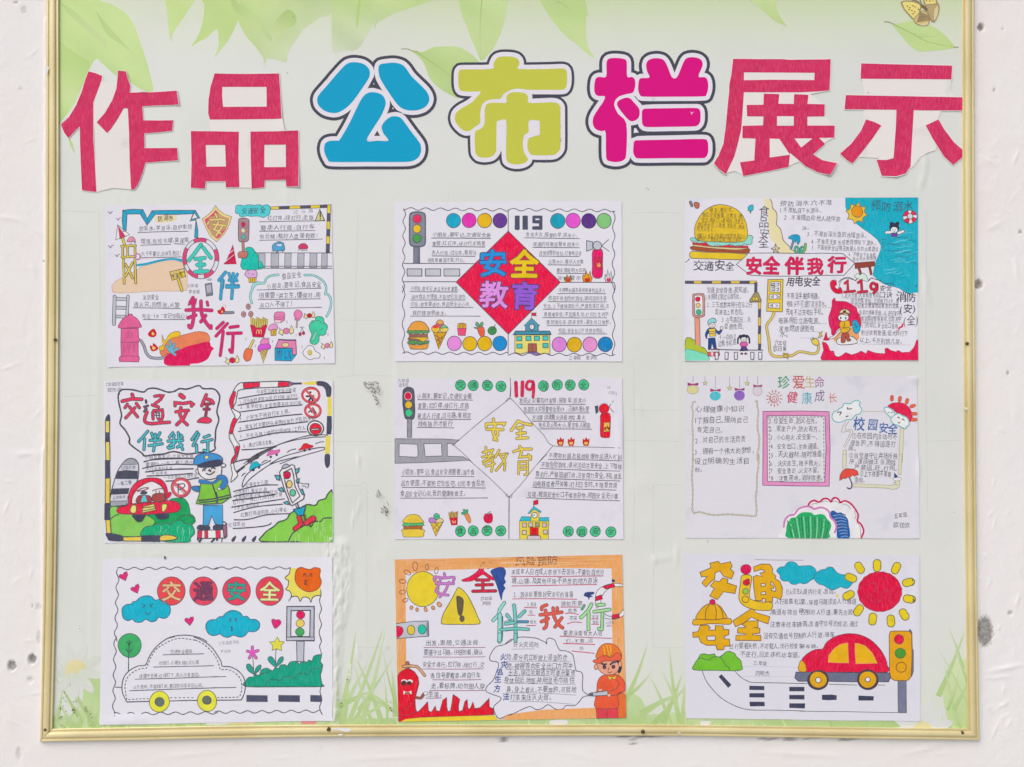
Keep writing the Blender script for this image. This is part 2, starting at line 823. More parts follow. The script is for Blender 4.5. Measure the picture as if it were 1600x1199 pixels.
def T(txt, x0, y0, x1, y1, h, col='363642', b=0.0, j=1.0, k='p', o=None, ob=0.05, sp=0.45):
    """a line of handwriting from (x0,y0) to (x1,y1)"""
    offs = round(b, 3) if b > 0.009 else 0.0
    ob *= 1.7
    if o:
        offs = round(offs * .82, 3)
    if PT.name == 'handwriting':
        here = (CR[0] + x0 / CR[2], CR[1] + y0 / CR[2])
        last = getattr(PT, 'last', None)
        if last and (abs(here[0] - last[0]) > 40 or abs(here[1] - last[1]) > 26):
            again()
        PT.last = here
    prep_glyphs(set(txt), offs)
    if o:
        prep_glyphs(set(txt), round(offs + ob, 3))
    ws = [(sp if c in NARROW else 1.0) for c in txt]
    tot = sum(ws)
    L0 = x1 - x0
    adv = L0 / tot
    if PT.lasttype != 'T':
        PT.z += 1
    x = 0.0
    for c, wq in zip(txt, ws):
        jx = random.uniform(-.05, .05) * h * j
        jy = random.uniform(-.07, .07) * h * j
        hh = h * random.uniform(1 - .09 * j, 1 + .07 * j)
        sx = min(1.15, adv / h) * random.uniform(1 - .07 * j, 1)
        xx = x0 + x + jx
        yy = y0 + (y1 - y0) * (x / L0) + jy
        r = random.uniform(-.07, .07) * j + math.atan2(y1 - y0, L0)
        sh = random.uniform(-.03, .12) * j
        st = random.getstate()
        if o:
            G(c, xx, yy, hh, o, sx, round(offs + ob, 3), r, 'p', .02 * j + .004, sh=sh)
            random.setstate(st)
            G(c, xx, yy, hh, col, sx, offs, r, k, .02 * j + .004, z=PT.z + 1, sh=sh)
        else:
            G(c, xx, yy, hh, col, sx, offs, r, k, .02 * j + .004, sh=sh)
        x += wq * adv
    if o:
        PT.z += 1
    PT.lasttype = 'T'


def TL(rows, h, col='454556', ul=None, uw=5, b=0.0, dy=6):
    """rows of (text, x0, y0, x1, y1[, underline x0, x1]) with optional underlines"""
    for r in rows:
        t, x0, y0, x1, y1 = r[:5]
        T(t, x0, y0, x1, y1, h, col, b)
    if ul:
        for r in rows:
            t, x0, y0, x1, y1 = r[:5]
            a, c = (r[5], r[6]) if len(r) > 5 else (x0 - 10, x1 + 10)
            sl = (y1 - y0) / max(1, x1 - x0)
            L([(a, y0 + (a - x0) * sl + dy), ((a + c) / 2, y0 + ((a + c) / 2 - x0) * sl + dy + random.uniform(-2, 2)), (c, y0 + (c - x0) * sl + dy)], uw, ul)


def wave(x0, y0, x1, y1, amp, wl, ph=0.0):
    """points of a wavy line in crop units"""
    l = math.hypot(x1 - x0, y1 - y0)
    n = max(8, int(l / wl * 8))
    nx, ny = -(y1 - y0) / l, (x1 - x0) / l
    o = []
    for i in range(n + 1):
        t = i / n
        a = amp * sin(2 * pi * l * t / wl + ph)
        o.append((x0 + (x1 - x0) * t + nx * a, y0 + (y1 - y0) * t + ny * a))
    return o


# ================================================================== the wall
def gauss(dx, dy, sx, sy):
    return np.exp(-(dx * dx / (sx * sx) + dy * dy / (sy * sy)))


def nz2(X, Z, s, seed=0.0):
    o = np.empty(X.size)
    xs, zs = X.ravel() * s, Z.ravel() * s
    for i in range(X.size):
        o[i] = noise.noise(Vector((xs[i], zs[i], seed)))
    return o.reshape(X.shape)


WALL_D = -0.0035
xl, _ = P(-120, 600)
xr, _ = P(1720, 600)
_, zt = P(800, -140)
_, zb = P(800, 1330)
a1 = P(96, 600)[0]
a2 = P(1500, 600)[0]
xs = np.concatenate([np.arange(-4.0, xl, 0.08), np.arange(xl, a1, 0.0016), np.arange(a1, a2, 0.008), np.arange(a2, xr, 0.0016), np.arange(xr, 4.0, 0.08)])
zs = np.concatenate([np.arange(0.0, zb, 0.08), np.arange(zb, P(800, 1128)[1], 0.0016), np.arange(P(800, 1128)[1], zt, 0.0022), np.arange(zt, 3.2, 0.08)])
X, Z = np.meshgrid(xs, zs)
H = 0.0005 * nz2(X, Z, 9, 1.0) + 0.00018 * nz2(X, Z, 38, 2.0) + 0.00016 * nz2(X, Z, 130, 3.0)
ridge = nz2(X, Z, 22, 5.0)
H += 0.00022 * np.clip(1 - np.abs(ridge) * 9, 0, 1) * np.clip(nz2(X, Z, 6, 8.0) * 3, 0, 1)
ST = np.zeros_like(X)


def pit(px, py, rx, ry, dep, stain=1.0, seed=0.0, up=0.0):
    global H, ST
    cx, cz = P(px, py)
    k = 1 / 1200.0
    dx, dz = (X - cx) / (rx * k), (Z - cz) / (ry * k)
    m = (np.abs(dx) < 2.2) & (np.abs(dz) < 2.2)
    r = np.sqrt(dx[m] ** 2 + dz[m] ** 2) + 0.35 * np.array([noise.noise(Vector((a * 600, b * 600, seed))) for a, b in zip(X[m], Z[m])])
    f = np.clip((1.15 - r) / 0.3, 0, 1)
    H[m] -= dep * f
    H[m] += up * np.clip(1 - np.abs(r - 1.3) / 0.3, 0, 1)
    ST[m] = np.maximum(ST[m], stain * f)


pit(1541, 988, 13, 23, 0.0009, 0.72, 3)
pit(1535, 41, 5, 6, 0.002, 0.8, 4)
pit(1531, 444, 7, 7, 0.0025, 0.75, 5)
pit(1556, 139, 2, 2, .001, .6, 6)
pit(1577, 583, 2.5, 2, .001, .6, 6)
pit(1569, 44, 1.5, 1.5, .001, .5, 6)
pit(1597, 362, 3, 3, .001, .6, 7)
pit(1581, 959, 4, 3, .001, .5, 8)
pit(48, 1032, 6, 7, 0.004, 0.6, 9, .0006)
pit(16, 1042, 6.5, 7, 0.003, 0.62, 10, .0006)
pit(58, 998, 2.5, 10, 0.0009, 0.22, 11)
pit(45, 1064, 4, 5, 0.0012, 0.16, 12)
pit(58, 950, 5, 5, 0.0008, 0.18, 13)
pit(48, 948, 2, 2, 0.001, 0.4, 14)
pit(213, 1181, 2, 4, 0.001, 0.4, 15)
pit(22, 2, 3, 2, 0.001, 0.6, 16)
pit(35, 14, 5, 6, 0.0005, 0.25, 17)
pit(30, 137, 3, 2, 0.0005, 0.25, 18)
pit(67, 407, 1.5, 2, 0.001, 0.6, 19)
pit(27, 1180, 4, 10, 0.0008, 0.2, 20)
# crumbled mortar line under the bottom rail
for i in range(26):
    q = random.uniform(965, 1045)
    pit(q, 1151.5 + random.uniform(0, 2.5), random.uniform(1.5, 4), random.uniform(1, 1.8), .001, .7, i)
for i in range(30):
    q = random.uniform(1175, 1345)
    pit(q, 1154.5 + random.uniform(0, 4), random.uniform(1.5, 5), random.uniform(1, 2), .001, .5, i + 50)
for q in ((988, 1158, 2, 3), (991, 1165, 1.2, 4), (803, 1170, 2, 2), (787, 1158, 1, 4)):
    pit(q[0], q[1], q[2], q[3], .0008, .7, q[0])
# built-up paint beside the left rail, trowel marks on the right
for py in range(30, 1140, 4):
    wv = noise.noise(Vector((py * .021, 3.3, 0))) + .5 * noise.noise(Vector((py * .08, 1.3, 0)))
    cx, cz = P(69.5 - (py > 700) * 4 + wv * 2.2, py)
    H += 0.0011 * (1 + wv) * gauss(X - cx, Z - cz, .0018, .0032)
for (px, py, sx, sy, rot, a) in ((1575, 1045, 26, 3, .2, .0011), (1590, 420, 3, 14, .15, .0009), (1590, 110, 12, 2, -.7, .0006),
                                 (1560, 350, 16, 3, .5, .0006), (1592, 940, 3, 10, -.3, .0009), (1585, 1135, 10, 16, 0, .0005),
                                 (1565, 1060, 20, 2, .1, .0008), (1590, 640, 6, 30, 0, .0004), (10, 340, 20, 3, -.2, .0008),
                                 (50, 420, 4, 14, .2, .0006), (35, 710, 12, 4, .1, .001), (55, 712, 6, 8, .4, .0008),
                                 (20, 860, 24, 2, -.9, .0006), (30, 880, 28, 2, -1.0, .0005), (12, 1130, 8, 20, .2, .0007),
                                 (300, 1180, 50, 4, .1, .0005), (620, 1185, 80, 5, .05, .0005), (900, 1180, 30, 4, -.3, .0006),
                                 (1250, 1180, 60, 5, -.05, .0006), (1450, 1170, 40, 4, .3, .0006), (640, 1165, 30, 2, -.2, .0005)):
    cx, cz = P(px, py)
    dx, dz = (X - cx) * 1200, (Z - cz) * 1200
    u = dx * cos(rot) + dz * sin(rot)
    v = -dx * sin(rot) + dz * cos(rot)
    H += a * gauss(u, v, sx, sy)
rg = random.Random(3)
for i in range(70):         # small trowel nicks and paint ridges, mostly on the right
    px = rg.choice((rg.uniform(1528, 1600), rg.uniform(1528, 1600), rg.uniform(0, 62)))
    py = rg.uniform(200, 1199) if px > 800 else rg.uniform(0, 1199)
    if i % 5 == 4:
        px, py = rg.uniform(60, 1530), rg.uniform(1160, 1199)
    cx, cz = P(px, py)
    rot = rg.uniform(-1.5, 1.5)
    sx, sy = rg.uniform(3, 13), rg.uniform(.9, 2.2)
    m = (np.abs(X - cx) < .03) & (np.abs(Z - cz) < .03)
    dx, dz = (X[m] - cx) * 1200, (Z[m] - cz) * 1200
    H[m] += rg.uniform(.0003, .0009) * gauss(dx * cos(rot) + dz * sin(rot), -dx * sin(rot) + dz * cos(rot), sx, sy)
nz_, nx_ = X.shape
V = np.stack([X.ravel(), (-(WALL_D + H)).ravel(), Z.ravel()], 1)
i0 = (np.arange(nz_ - 1)[:, None] * nx_ + np.arange(nx_ - 1)[None, :]).ravel()
FQ = np.stack([i0, i0 + 1, i0 + 1 + nx_, i0 + nx_], 1)


def grid_obj(name, V, FQ, mats, parent=None, org=(0, 0, 0)):
    me = bpy.data.meshes.new(name)
    me.vertices.add(len(V))
    me.vertices.foreach_set('co', (V - np.array(org)).astype(np.float32).ravel())
    me.loops.add(FQ.size)
    me.loops.foreach_set('vertex_index', FQ.ravel().astype(np.int32))
    me.polygons.add(len(FQ))
    me.polygons.foreach_set('loop_start', np.arange(0, FQ.size, 4, dtype=np.int32))
    me.update(calc_edges=True)
    me.polygons.foreach_set('use_smooth', [True] * len(FQ))
    for m in mats:
        me.materials.append(m)
    o = bpy.data.objects.new(name, me)
    COL.objects.link(o)
    if parent:
        o.parent = parent
    return o


m, n, b = new_mat('painted_plaster')
co = coords(n)
n1 = node(n, 'ShaderNodeTexNoise', Scale=7.0, Detail=5.0)
n.links.new(co, n1.inputs[0])
n2 = node(n, 'ShaderNodeTexNoise', Scale=330.0, Detail=3.0)
n.links.new(co, n2.inputs[0])
n3 = node(n, 'ShaderNodeTexNoise', Scale=60.0, Detail=6.0, Roughness=0.7)
n.links.new(co, n3.inputs[0])
c = mixc(n, ramp(n, n1.outputs[0], 0.3, 0.7), lin('F0EAE9'), lin('EBE6E3'))
c = mixc(n, ramp(n, n3.outputs[0], 0.62, 0.85, 0, 0.35), c, lin('B9B3AF'))
at = n.nodes.new('ShaderNodeAttribute')
at.attribute_name = 'stain'
mth = n.nodes.new('ShaderNodeMath')
mth.operation = 'MULTIPLY'
n.links.new(at.outputs['Fac'], mth.inputs[0])
n.links.new(ramp(n, n2.outputs[0], 0.2, 0.6, 0.75, 1.15), mth.inputs[1])
c = mixc(n, mth.outputs[0], c, lin('6C6660'))
n.links.new(c, b.inputs['Base Color'])
b.inputs['Roughness'].default_value = 0.85
bp = node(n, 'ShaderNodeBump', Strength=0.35, Distance=0.0006)
n.links.new(n2.outputs[0], bp.inputs['Height'])
bp2 = node(n, 'ShaderNodeBump', Strength=0.35, Distance=0.0014)
n.links.new(n3.outputs[0], bp2.inputs['Height'])
n.links.new(bp.outputs[0], bp2.inputs['Normal'])
n.links.new(bp2.outputs[0], b.inputs['Normal'])
wall = grid_obj('wall', V, FQ, [m])
wall.data.attributes.new('stain', 'FLOAT', 'POINT').data.foreach_set('value', ST.ravel().astype(np.float32))
tag(wall, 'rough off-white painted plaster wall with grey chips and pits behind the board', None, None, 'structure')

gmat, n, b = new_mat('grey_concrete')
n1 = node(n, 'ShaderNodeTexNoise', Scale=3.0, Detail=6.0)
n.links.new(coords(n), n1.inputs[0])
n.links.new(mixc(n, n1.outputs[0], lin('A8A49C'), lin('8E8A82')), b.inputs['Base Color'])
b.inputs['Roughness'].default_value = 0.9
ground = mesh_obj('ground', [(-30, -40, 0), (30, -40, 0), (30, .01, 0), (-30, .01, 0)], [[0, 1, 2, 3]], [gmat])
tag(ground, 'grey concrete ground at the foot of the plaster wall', None, None, 'structure')

# ================================================================== the notice board
BX, BZ = P(800, 600)
BO = (BX, 0.0, BZ)
board = empty('notice_board', BO)
tag(board, 'large pale green leaf-printed notice board in a gold metal frame with coloured title characters', 'notice board')

RIDGES = []
for (px, py, sx, sy, rot, a) in (
        (568, 728, 34, 46, 0, .0007), (560, 720, 1.8, 10, .1, .0010), (565, 722, 1.8, 9, .15, -.0008), (570, 720, 1.5, 8, .2, .0008),
        (1003, 755, 16, 18, 0, .0006), (998, 430, 20, 52, .05, .0005), (604, 868, 16, 22, 0, .0005),
        (1057, 868, 1.3, 15, -.12, .0017), (1022, 875, 2, 7, .1, .0011), (1036, 872, 14, 5, .1, .0005), (1000, 638, 2.0, 13, .05, .0012),
        (997, 640, 1.4, 12, .0, -.0007), (1446, 443, 3.4, 15, .05, .0014), (1451, 470, 1.8, 14, .2, .0010), (1441, 447, 2, 12, 0, -.0008),
        (1446, 258, 3.2, 14, .2, .0014), (1440, 285, 2.5, 12, -.2, .0012), (1450, 275, 2.0, 16, .05, -.0008), (1436, 1005, 3, 50, 0, .0003),
        (560, 792, 1.5, 18, -.2, .0007), (552, 810, 1.4, 14, -.1, .0007), (583, 800, 1.2, 24, -.05, .0005), (597, 826, 1.2, 14, .1, .0005),
        (559, 1020, 1.6, 8, .1, .0011), (546, 1058, 2, 4, 0, .0011), (602, 1010, 2.5, 5, 0, .0010), (548, 1044, 1.5, 5, 0, .0010),
        (132, 700, 2.0, 90, -.03, .0006), (126, 810, 1.6, 70, .03, .0006), (152, 620, 2.4, 130, 0, .0005), (147, 800, 2.0, 120, 0, .0005),
        (120, 935, 1.4, 30, 0, .0005), (127, 985, 1.0, 14, .1, .0010), (104, 1070, 2.5, 10, .2, .0006), (143, 950, 2, 60, 0, .0004),
        (240, 585, 1.6, 18, 0, .0006), (327, 585, 1.6, 18, 0, .0006), (395, 585, 1.6, 18, 0, .0006), (478, 585, 1.4, 14, 0, .0006),
        (192, 865, 1.6, 14, 0, .0007), (220, 862, 1.6, 14, 0, .0006), (245, 866, 6, 1.6, 0, .0007), (182, 312, 1.5, 14, 0, .0005), (197, 312, 1.5, 12, 0, .0005),
        (700, 578, 1.6, 12, 0, .0005), (790, 578, 1.6, 12, 0, .0005), (620, 610, 3, 100, 0, .0004), (1060, 600, 2, 100, 0, .0003),
        (448, 310, 2, 12, 0, .0006), (590, 880, 3, 10, .2, .0004), (1180, 570, 30, 1.5, 0, .0004), (1440, 620, 1.6, 60, 0, .0004)):
    cx, cz = P(px, py)
    RIDGES.append((cx, cz, sx / 1200, sy / 1200, cos(rot), sin(rot), a))


def hb_np(X, Z):
    """height of the vinyl face"""
    H = 0.00012 * np.sin(X * 9 + 1) * np.sin(Z * 7 + 2)
    for cx, cz, sx, sz, c_, s_, a in RIDGES:
        m = (np.abs(X - cx) < .12) & (np.abs(Z - cz) < .22)
        dx, dz = X[m] - cx, Z[m] - cz
        u = (dx * c_ + dz * s_) / sx
        v = (-dx * s_ + dz * c_) / sz
        H[m] += 1.35 * a * np.exp(-(u * u + v * v))
    # crumpled, unstuck strip right of the lowest left poster
    m = (X > -.25) & (X < -.18) & (Z > 1.04) & (Z < 1.34)
    out = []
    for x, z in zip(X[m], Z[m]):
        px = 800 + x * 1200
        py = 600 - (z - 1.5) * 1200
        t = min(1, max(0, (py - 925) / 60))
        wob = 4 * noise.noise(Vector((py * .05, 1, 1)))
        c0 = 530 - 5 * t
        wd = 27 - 10 * t - max(0, py - 960) * .05 + wob
        e = (px - c0) / max(4, wd)
        k = max(0.0, 1 - e * e) ** 1.3 if abs(e) < 1 else 0.0
        k *= min(1, max(0, (py - 838) / 14))
        h = 0.0
        if k > 0:
            q = noise.noise(Vector((px * .13, py * .055, 2)))
            h = 1.3 * k * (.0015 + .0010 * q + .0006 * noise.noise(Vector((px * .35, py * .16, 5))) - .0009 * max(0, 1 - abs(q) * 8))
        out.append(h)
    H[m] += np.array(out)
    return H


TX0, TZ0, TD = P(60, 1160)[0], P(60, 1160)[1], .002
TNX, TNZ = int((P(1540, 600)[0] - TX0) / TD) + 2, int((P(800, -150)[1] - TZ0) / TD) + 2
_x, _z = np.meshgrid(TX0 + np.arange(TNX) * TD, TZ0 + np.arange(TNZ) * TD)
TAB = hb_np(_x, _z)
_s = TAB.copy()
for _k in range(2):         # what a sheet of paper laid over the vinyl follows
    for ax in (0, 1):
        _s = sum(np.roll(_s, q, ax) for q in range(-4, 5)) / 9
TABS = _s.tolist()
TAB = TAB.tolist()


def hb(x, z, tab=None):
    tab = tab or TAB
    i, j = (x - TX0) / TD, (z - TZ0) / TD
    i0, j0 = min(TNX - 2, max(0, int(i))), min(TNZ - 2, max(0, int(j)))
    i, j = i - i0, j - j0
    a, b_ = tab[j0], tab[j0 + 1]
    return (a[i0] * (1 - i) + a[i0 + 1] * i) * (1 - j) + (b_[i0] * (1 - i) + b_[i0 + 1] * i) * j


bx0, bz1 = P(84, -140)
bx1, bz0 = P(1516, 1145)
xs = np.arange(bx0 - .004, bx1 + .004, 0.0032)
fine = np.arange(P(496, 900)[0], P(560, 900)[0], 0.0011)
xs = np.unique(np.concatenate([xs, fine]))
zs = np.arange(bz0 - .004, bz1, 0.0030)
X, Z = np.meshgrid(xs, zs)
H = np.array([hb(a, c_) for a, c_ in zip(X.ravel().tolist(), Z.ravel().tolist())])
V = np.stack([X.ravel(), -H, Z.ravel()], 1)
nz_, nx_ = X.shape
i0 = (np.arange(nz_ - 1)[:, None] * nx_ + np.arange(nx_ - 1)[None, :]).ravel()
FQ = np.stack([i0, i0 + 1, i0 + 1 + nx_, i0 + nx_], 1)
m, n, b = new_mat('printed_vinyl')
tc = n.nodes.new('ShaderNodeTexCoord')
sp = n.nodes.new('ShaderNodeSeparateXYZ')
n.links.new(tc.outputs['Object'], sp.inputs[0])
cr = n.nodes.new('ShaderNodeValToRGB')
cr.color_ramp.elements[0].position = 0.0
cr.color_ramp.elements[0].color = lin('DCE2CC')
cr.color_ramp.elements[1].position = 1.0
cr.color_ramp.elements[1].color = lin('CBD9A8')
for p_, h_ in ((0.055, 'DDE2D6'), (0.16, 'E0E2DC'), (0.80, 'DEE0DB'), (0.90, 'DEE0DB'), (0.95, 'D8E0CA')):
    e = cr.color_ramp.elements.new(p_)
    e.color = lin(h_)
n.links.new(ramp(n, sp.outputs[2], P(800, 1140)[1] - BZ, P(800, -10)[1] - BZ), cr.inputs[0])
co = coords(n)
gx = ramp(n, sp.outputs[0], P(84, 600)[0] - BX, P(700, 600)[0] - BX, 0.5, 0.0)
c = mixc(n, gx, cr.outputs[0], lin('E1E5DE'))
wv = node(n, 'ShaderNodeTexNoise', Scale=700.0, Detail=2.0)
n.links.new(co, wv.inputs[0])
c = mixc(n, ramp(n, wv.outputs[0], 0.35, 0.75, 0, 0.14), c, lin('BFC0BC'))
wn = node(n, 'ShaderNodeTexNoise', Scale=9.0, Detail=4.0)
n.links.new(co, wn.inputs[0])
c = mixc(n, ramp(n, wn.outputs[0], 0.5, 0.75, 0, 0.28), c, lin('CDD0CB'))
n.links.new(c, b.inputs['Base Color'])
b.inputs['Roughness'].default_value = 0.42
b.inputs['Specular IOR Level'].default_value = 0.35
# faint old tape outlines and woven backing in the relief
br = node(n, 'ShaderNodeTexNoise', Scale=1.0, Detail=3.0)
n.links.new(coords(n, (160, 1, 14)), br.inputs[0])
bp = node(n, 'ShaderNodeBump', Strength=0.10, Distance=0.0009)
n.links.new(br.outputs[0], bp.inputs['Height'])
bp2 = node(n, 'ShaderNodeBump', Strength=0.12, Distance=0.0003)
n.links.new(wv.outputs[0], bp2.inputs['Height'])
n.links.new(bp.outputs[0], bp2.inputs['Normal'])
n.links.new(bp2.outputs[0], b.inputs['Normal'])
VINYL = m
panel = grid_obj('backing_panel', V, FQ, [m], board, BO)

# ---- gold frame rails
gm, n, b = new_mat('gold_anodised_metal')
co = coords(n)
g1 = node(n, 'ShaderNodeTexNoise', Scale=1.0, Detail=3.0)
n.links.new(coords(n, (9, 9, 9)), g1.inputs[0])
g2 = node(n, 'ShaderNodeTexNoise', Scale=500.0, Detail=2.0)
n.links.new(co, g2.inputs[0])
c = mixc(n, ramp(n, g1.outputs[0], 0.35, 0.7), lin('E4D6A6'), lin('D6C590'))
c = mixc(n, ramp(n, g2.outputs[0], 0.6, 0.8, 0, 0.3), c, lin('A88F55'))
n.links.new(c, b.inputs['Base Color'])
b.inputs['Metallic'].default_value = 0.18
b.inputs['Roughness'].default_value = 0.42
gb = node(n, 'ShaderNodeBump', Strength=0.08, Distance=0.0004)
n.links.new(g2.outputs[0], gb.inputs['Height'])
n.links.new(gb.outputs[0], b.inputs['Normal'])

PROF = [(0, -.001), (0, .0032), (.05, .0040), (.13, .0040), (.18, .0036), (.20, .0030), (.235, .0030), (.26, .0042), (.34, .0058),
        (.46, .0066), (.60, .0068), (.70, .0060), (.76, .0044), (.785, .0032), (.82, .0032), (.84, .0042), (.90, .0046), (.965, .0044), (1, .0034), (1, -.006)]


def lerp_path(path, t):
    ls = [0.0]
    for a, c_ in zip(path, path[1:]):
        ls.append(ls[-1] + math.dist(a, c_))
    d = t * ls[-1]
    for i in range(len(path) - 1):
        if d <= ls[i + 1] + 1e-9:
            k = (d - ls[i]) / (ls[i + 1] - ls[i])
            return (path[i][0] + (path[i + 1][0] - path[i][0]) * k, path[i][1] + (path[i + 1][1] - path[i][1]) * k)
    return path[-1]


def rail(inner, outer, nseg=60):
    inner = smooth(inner, False, 4)
    outer = smooth(outer, False, 4)
    v, f = [], []
    k = len(PROF)
    for i in range(nseg + 1):
        tt = 0 if i == 0 else 1 if i == nseg else .0012 if i == 1 else 1 - .0012 if i == nseg - 1 else i / nseg
        a, c_ = lerp_path(inner, tt), lerp_path(outer, tt)
        for t, h in PROF:
            h = h * .72 if h > 0 else h
            if i in (0, nseg):
                h -= .0006
            x, z = P(a[0] + (c_[0] - a[0]) * t, a[1] + (c_[1] - a[1]) * t, h)
            h2 = h + .00012 * noise.noise(Vector((x * 30, z * 30, t)))
            v.append((x, -h2, z))
    for i in range(nseg):
        for j in range(k - 1):
            f.append([i * k + j, i * k + j + 1, (i + 1) * k + j + 1, (i + 1) * k + j])
    return v, f


TLi, TLo = (92, -118), (73, -137)
TRi, TRo = (1502.5, -118), (1522, -137)
BLi, BLo = (82, 1139), (62.5, 1159)
BRi, BRo = (1512, 1138.5), (1530.5, 1156.5)
rails = [
    ([TLi, (91.5, 0), (92, 300), (91, 600), (87.5, 900), BLi], [TLo, (72.5, 0), (72, 300), (70.5, 600), (68, 900), BLo]),
    ([BLi, (200, 1137), (400, 1133.7), (600, 1132.5), (1000, 1132.3), (1200, 1134.5), (1400, 1137.2), BRi],
     [BLo, (200, 1157), (400, 1153), (600, 1151), (1000, 1149.7), (1200, 1152), (1400, 1155), BRo]),
    ([BRi, (1508.8, 900), (1506.3, 600), (1504, 300), (1503.7, 0), TRi], [BRo, (1526.5, 900), (1524, 600), (1522.8, 300), (1522.5, 0), TRo]),
    ([TRi, (800, -118), TLi], [TRo, (800, -137), TLo])]
robjs = []
for a, c_ in rails:
    v, f = rail(a, c_)
    o = mesh_obj('frame_rail', v, [q[::-1] for q in f], [gm], None, board, BO)
    split_edges(o, 32)
    robjs.append(o)
dk, n, b = new_mat('dark_steel')
b.inputs['Base Color'].default_value = lin('6A5B42')
b.inputs['Metallic'].default_value = 0.7
b.inputs['Roughness'].default_value = 0.45


def screw(px, py, r, rl):
    cx, cz = P(px, py, .0048)
    r /= 1200
    v, f = [], []
    n_ = 16
    rings = [(1.0, .0036), (1.0, .0053), (.8, .0060), (.35, .0062), (.3, .0050)]
    for rr, h in rings:
        for i in range(n_):
            t = 2 * pi * i / n_
            v.append((cx + r * rr * cos(t), -h, cz + r * rr * sin(t)))
    for k in range(len(rings) - 1):
        for i in range(n_):
            j = (i + 1) % n_
            f.append([k * n_ + i, k * n_ + j, (k + 1) * n_ + j, (k + 1) * n_ + i])
    f.append([4 * n_ + i for i in range(n_)])
    mesh_obj('screw', v, f, [dk], None, rl, BO)


screw(70.5, 1140.5, 2.2, robjs[0])
screw(86, 531, 2.2, robjs[0])
screw(513.5, 1140, 3.0, robjs[1])
screw(1004.5, 1143.5, 3.2, robjs[1])
screw(1504, 1145, 2.2, robjs[1])
screw(1511.5, 537, 2.4, robjs[2])

# dabs of wall paint on the rails
RS = Sheet(board, BO, .0050, lambda x, z: 0.0, .02)
S = RS
CR = (0, 0, 1)
part('paint_dab')
F('F2F0EE', '519 1138 530 1137.5 549 1139 548 1142 540 1143.5 528 1140.5 520 1140', k='v')
F('F2F0EE', '529 1147 535 1147 535 1149 530 1149.5', k='v')
F('EDEBE8', '1058 1145 1062 1144.6 1064 1147 1060 1146', k='v')
F('E8E6E2', '71.5 106 76.5 105 76.5 108 75 110 74 116 71 114', k='v')
F('E8E2C8', '1506 636 1512 638 1511 641 1507 639', k='v')
endpart()

# ---- print on the vinyl
BS = Sheet(board, BO, 0.0, hb, .012, .00002)
S = BS
lm, n, b = new_mat('leaf_print')
at = n.nodes.new('ShaderNodeAttribute')
at.attribute_name = 'tint'
wv = node(n, 'ShaderNodeTexNoise', Scale=700.0, Detail=2.0)
n.links.new(coords(n), wv.inputs[0])
wl = node(n, 'ShaderNodeTexNoise', Scale=25.0, Detail=3.0)
n.links.new(coords(n), wl.inputs[0])
c = mixc(n, ramp(n, wv.outputs[0], 0.4, 0.75, 0, 0.18), at.outputs['Color'], lin('A9B78F'))
c = mixc(n, ramp(n, wl.outputs[0], 0.5, 0.75, 0, 0.25), c, lin('AFCB84'))
n.links.new(c, b.inputs['Base Color'])
b.inputs['Roughness'].default_value = 0.42
b.inputs['Specular IOR Level'].default_value = 0.35


def grad(x0, y0, c0, x1, y1, c1, pw=1.0):
    a = P(CR[0] + x0 / CR[2], CR[1] + y0 / CR[2])
    b_ = P(CR[0] + x1 / CR[2], CR[1] + y1 / CR[2])
    dx, dz = b_[0] - a[0], b_[1] - a[1]
    l2 = dx * dx + dz * dz
    A, Bc = lin(c0), lin(c1)

    def fn(x, z):
        t = ((x - a[0]) * dx + (z - a[1]) * dz) / l2
        t = min(1, max(0, t)) ** pw
        return tuple(A[i] * (1 - t) + Bc[i] * t for i in range(3)) + (1.0,)
    return fn


def leaf(s, g, sm=1):
    p = pts(s)
    if sm:
        p = smooth(p, True, 4)
    v, f = tri_poly([p])
    sh, hi, ph = lin('98BC5E'), lin('DDEBB4'), random.random() * 40

    def g2(x, z):
        c = g(x, z)
        a = noise.noise(Vector((x * 16 + z * 22, z * 9 - x * 5, ph)))
        k, q = (.55 * max(0, a), sh) if a > 0 else (.6 * max(0, -a), hi)
        return tuple(c[i] * (1 - k) + q[i] * k for i in range(3)) + (1.0,)
    PT.add(v, f, lm, cols=g2)
    PT.z += 1


def vein(s, wd, g, sm=1):
    p = pts(s)
    p = smooth(p, False, 5)
    n_ = len(p)
    v, f = [], []
    for i, q in enumerate(p):       # tapered, soft-coloured
        a, b_ = p[max(0, i - 1)], p[min(n_ - 1, i + 1)]
        dx, dy = b_[0] - a[0], b_[1] - a[1]
        l = math.hypot(dx, dy) or 1
        k = wd / CR[2] / 2 * (1 - i / n_ * .8)
        v += [(q[0] - dy / l * k, q[1] + dx / l * k), (q[0] + dy / l * k, q[1] - dx / l * k)]
    for i in range(n_ - 1):
        f.append([2 * i, 2 * i + 1, 2 * i + 3, 2 * i + 2])
    PT.add(v, f, lm, cols=g)
    PT.z += 1


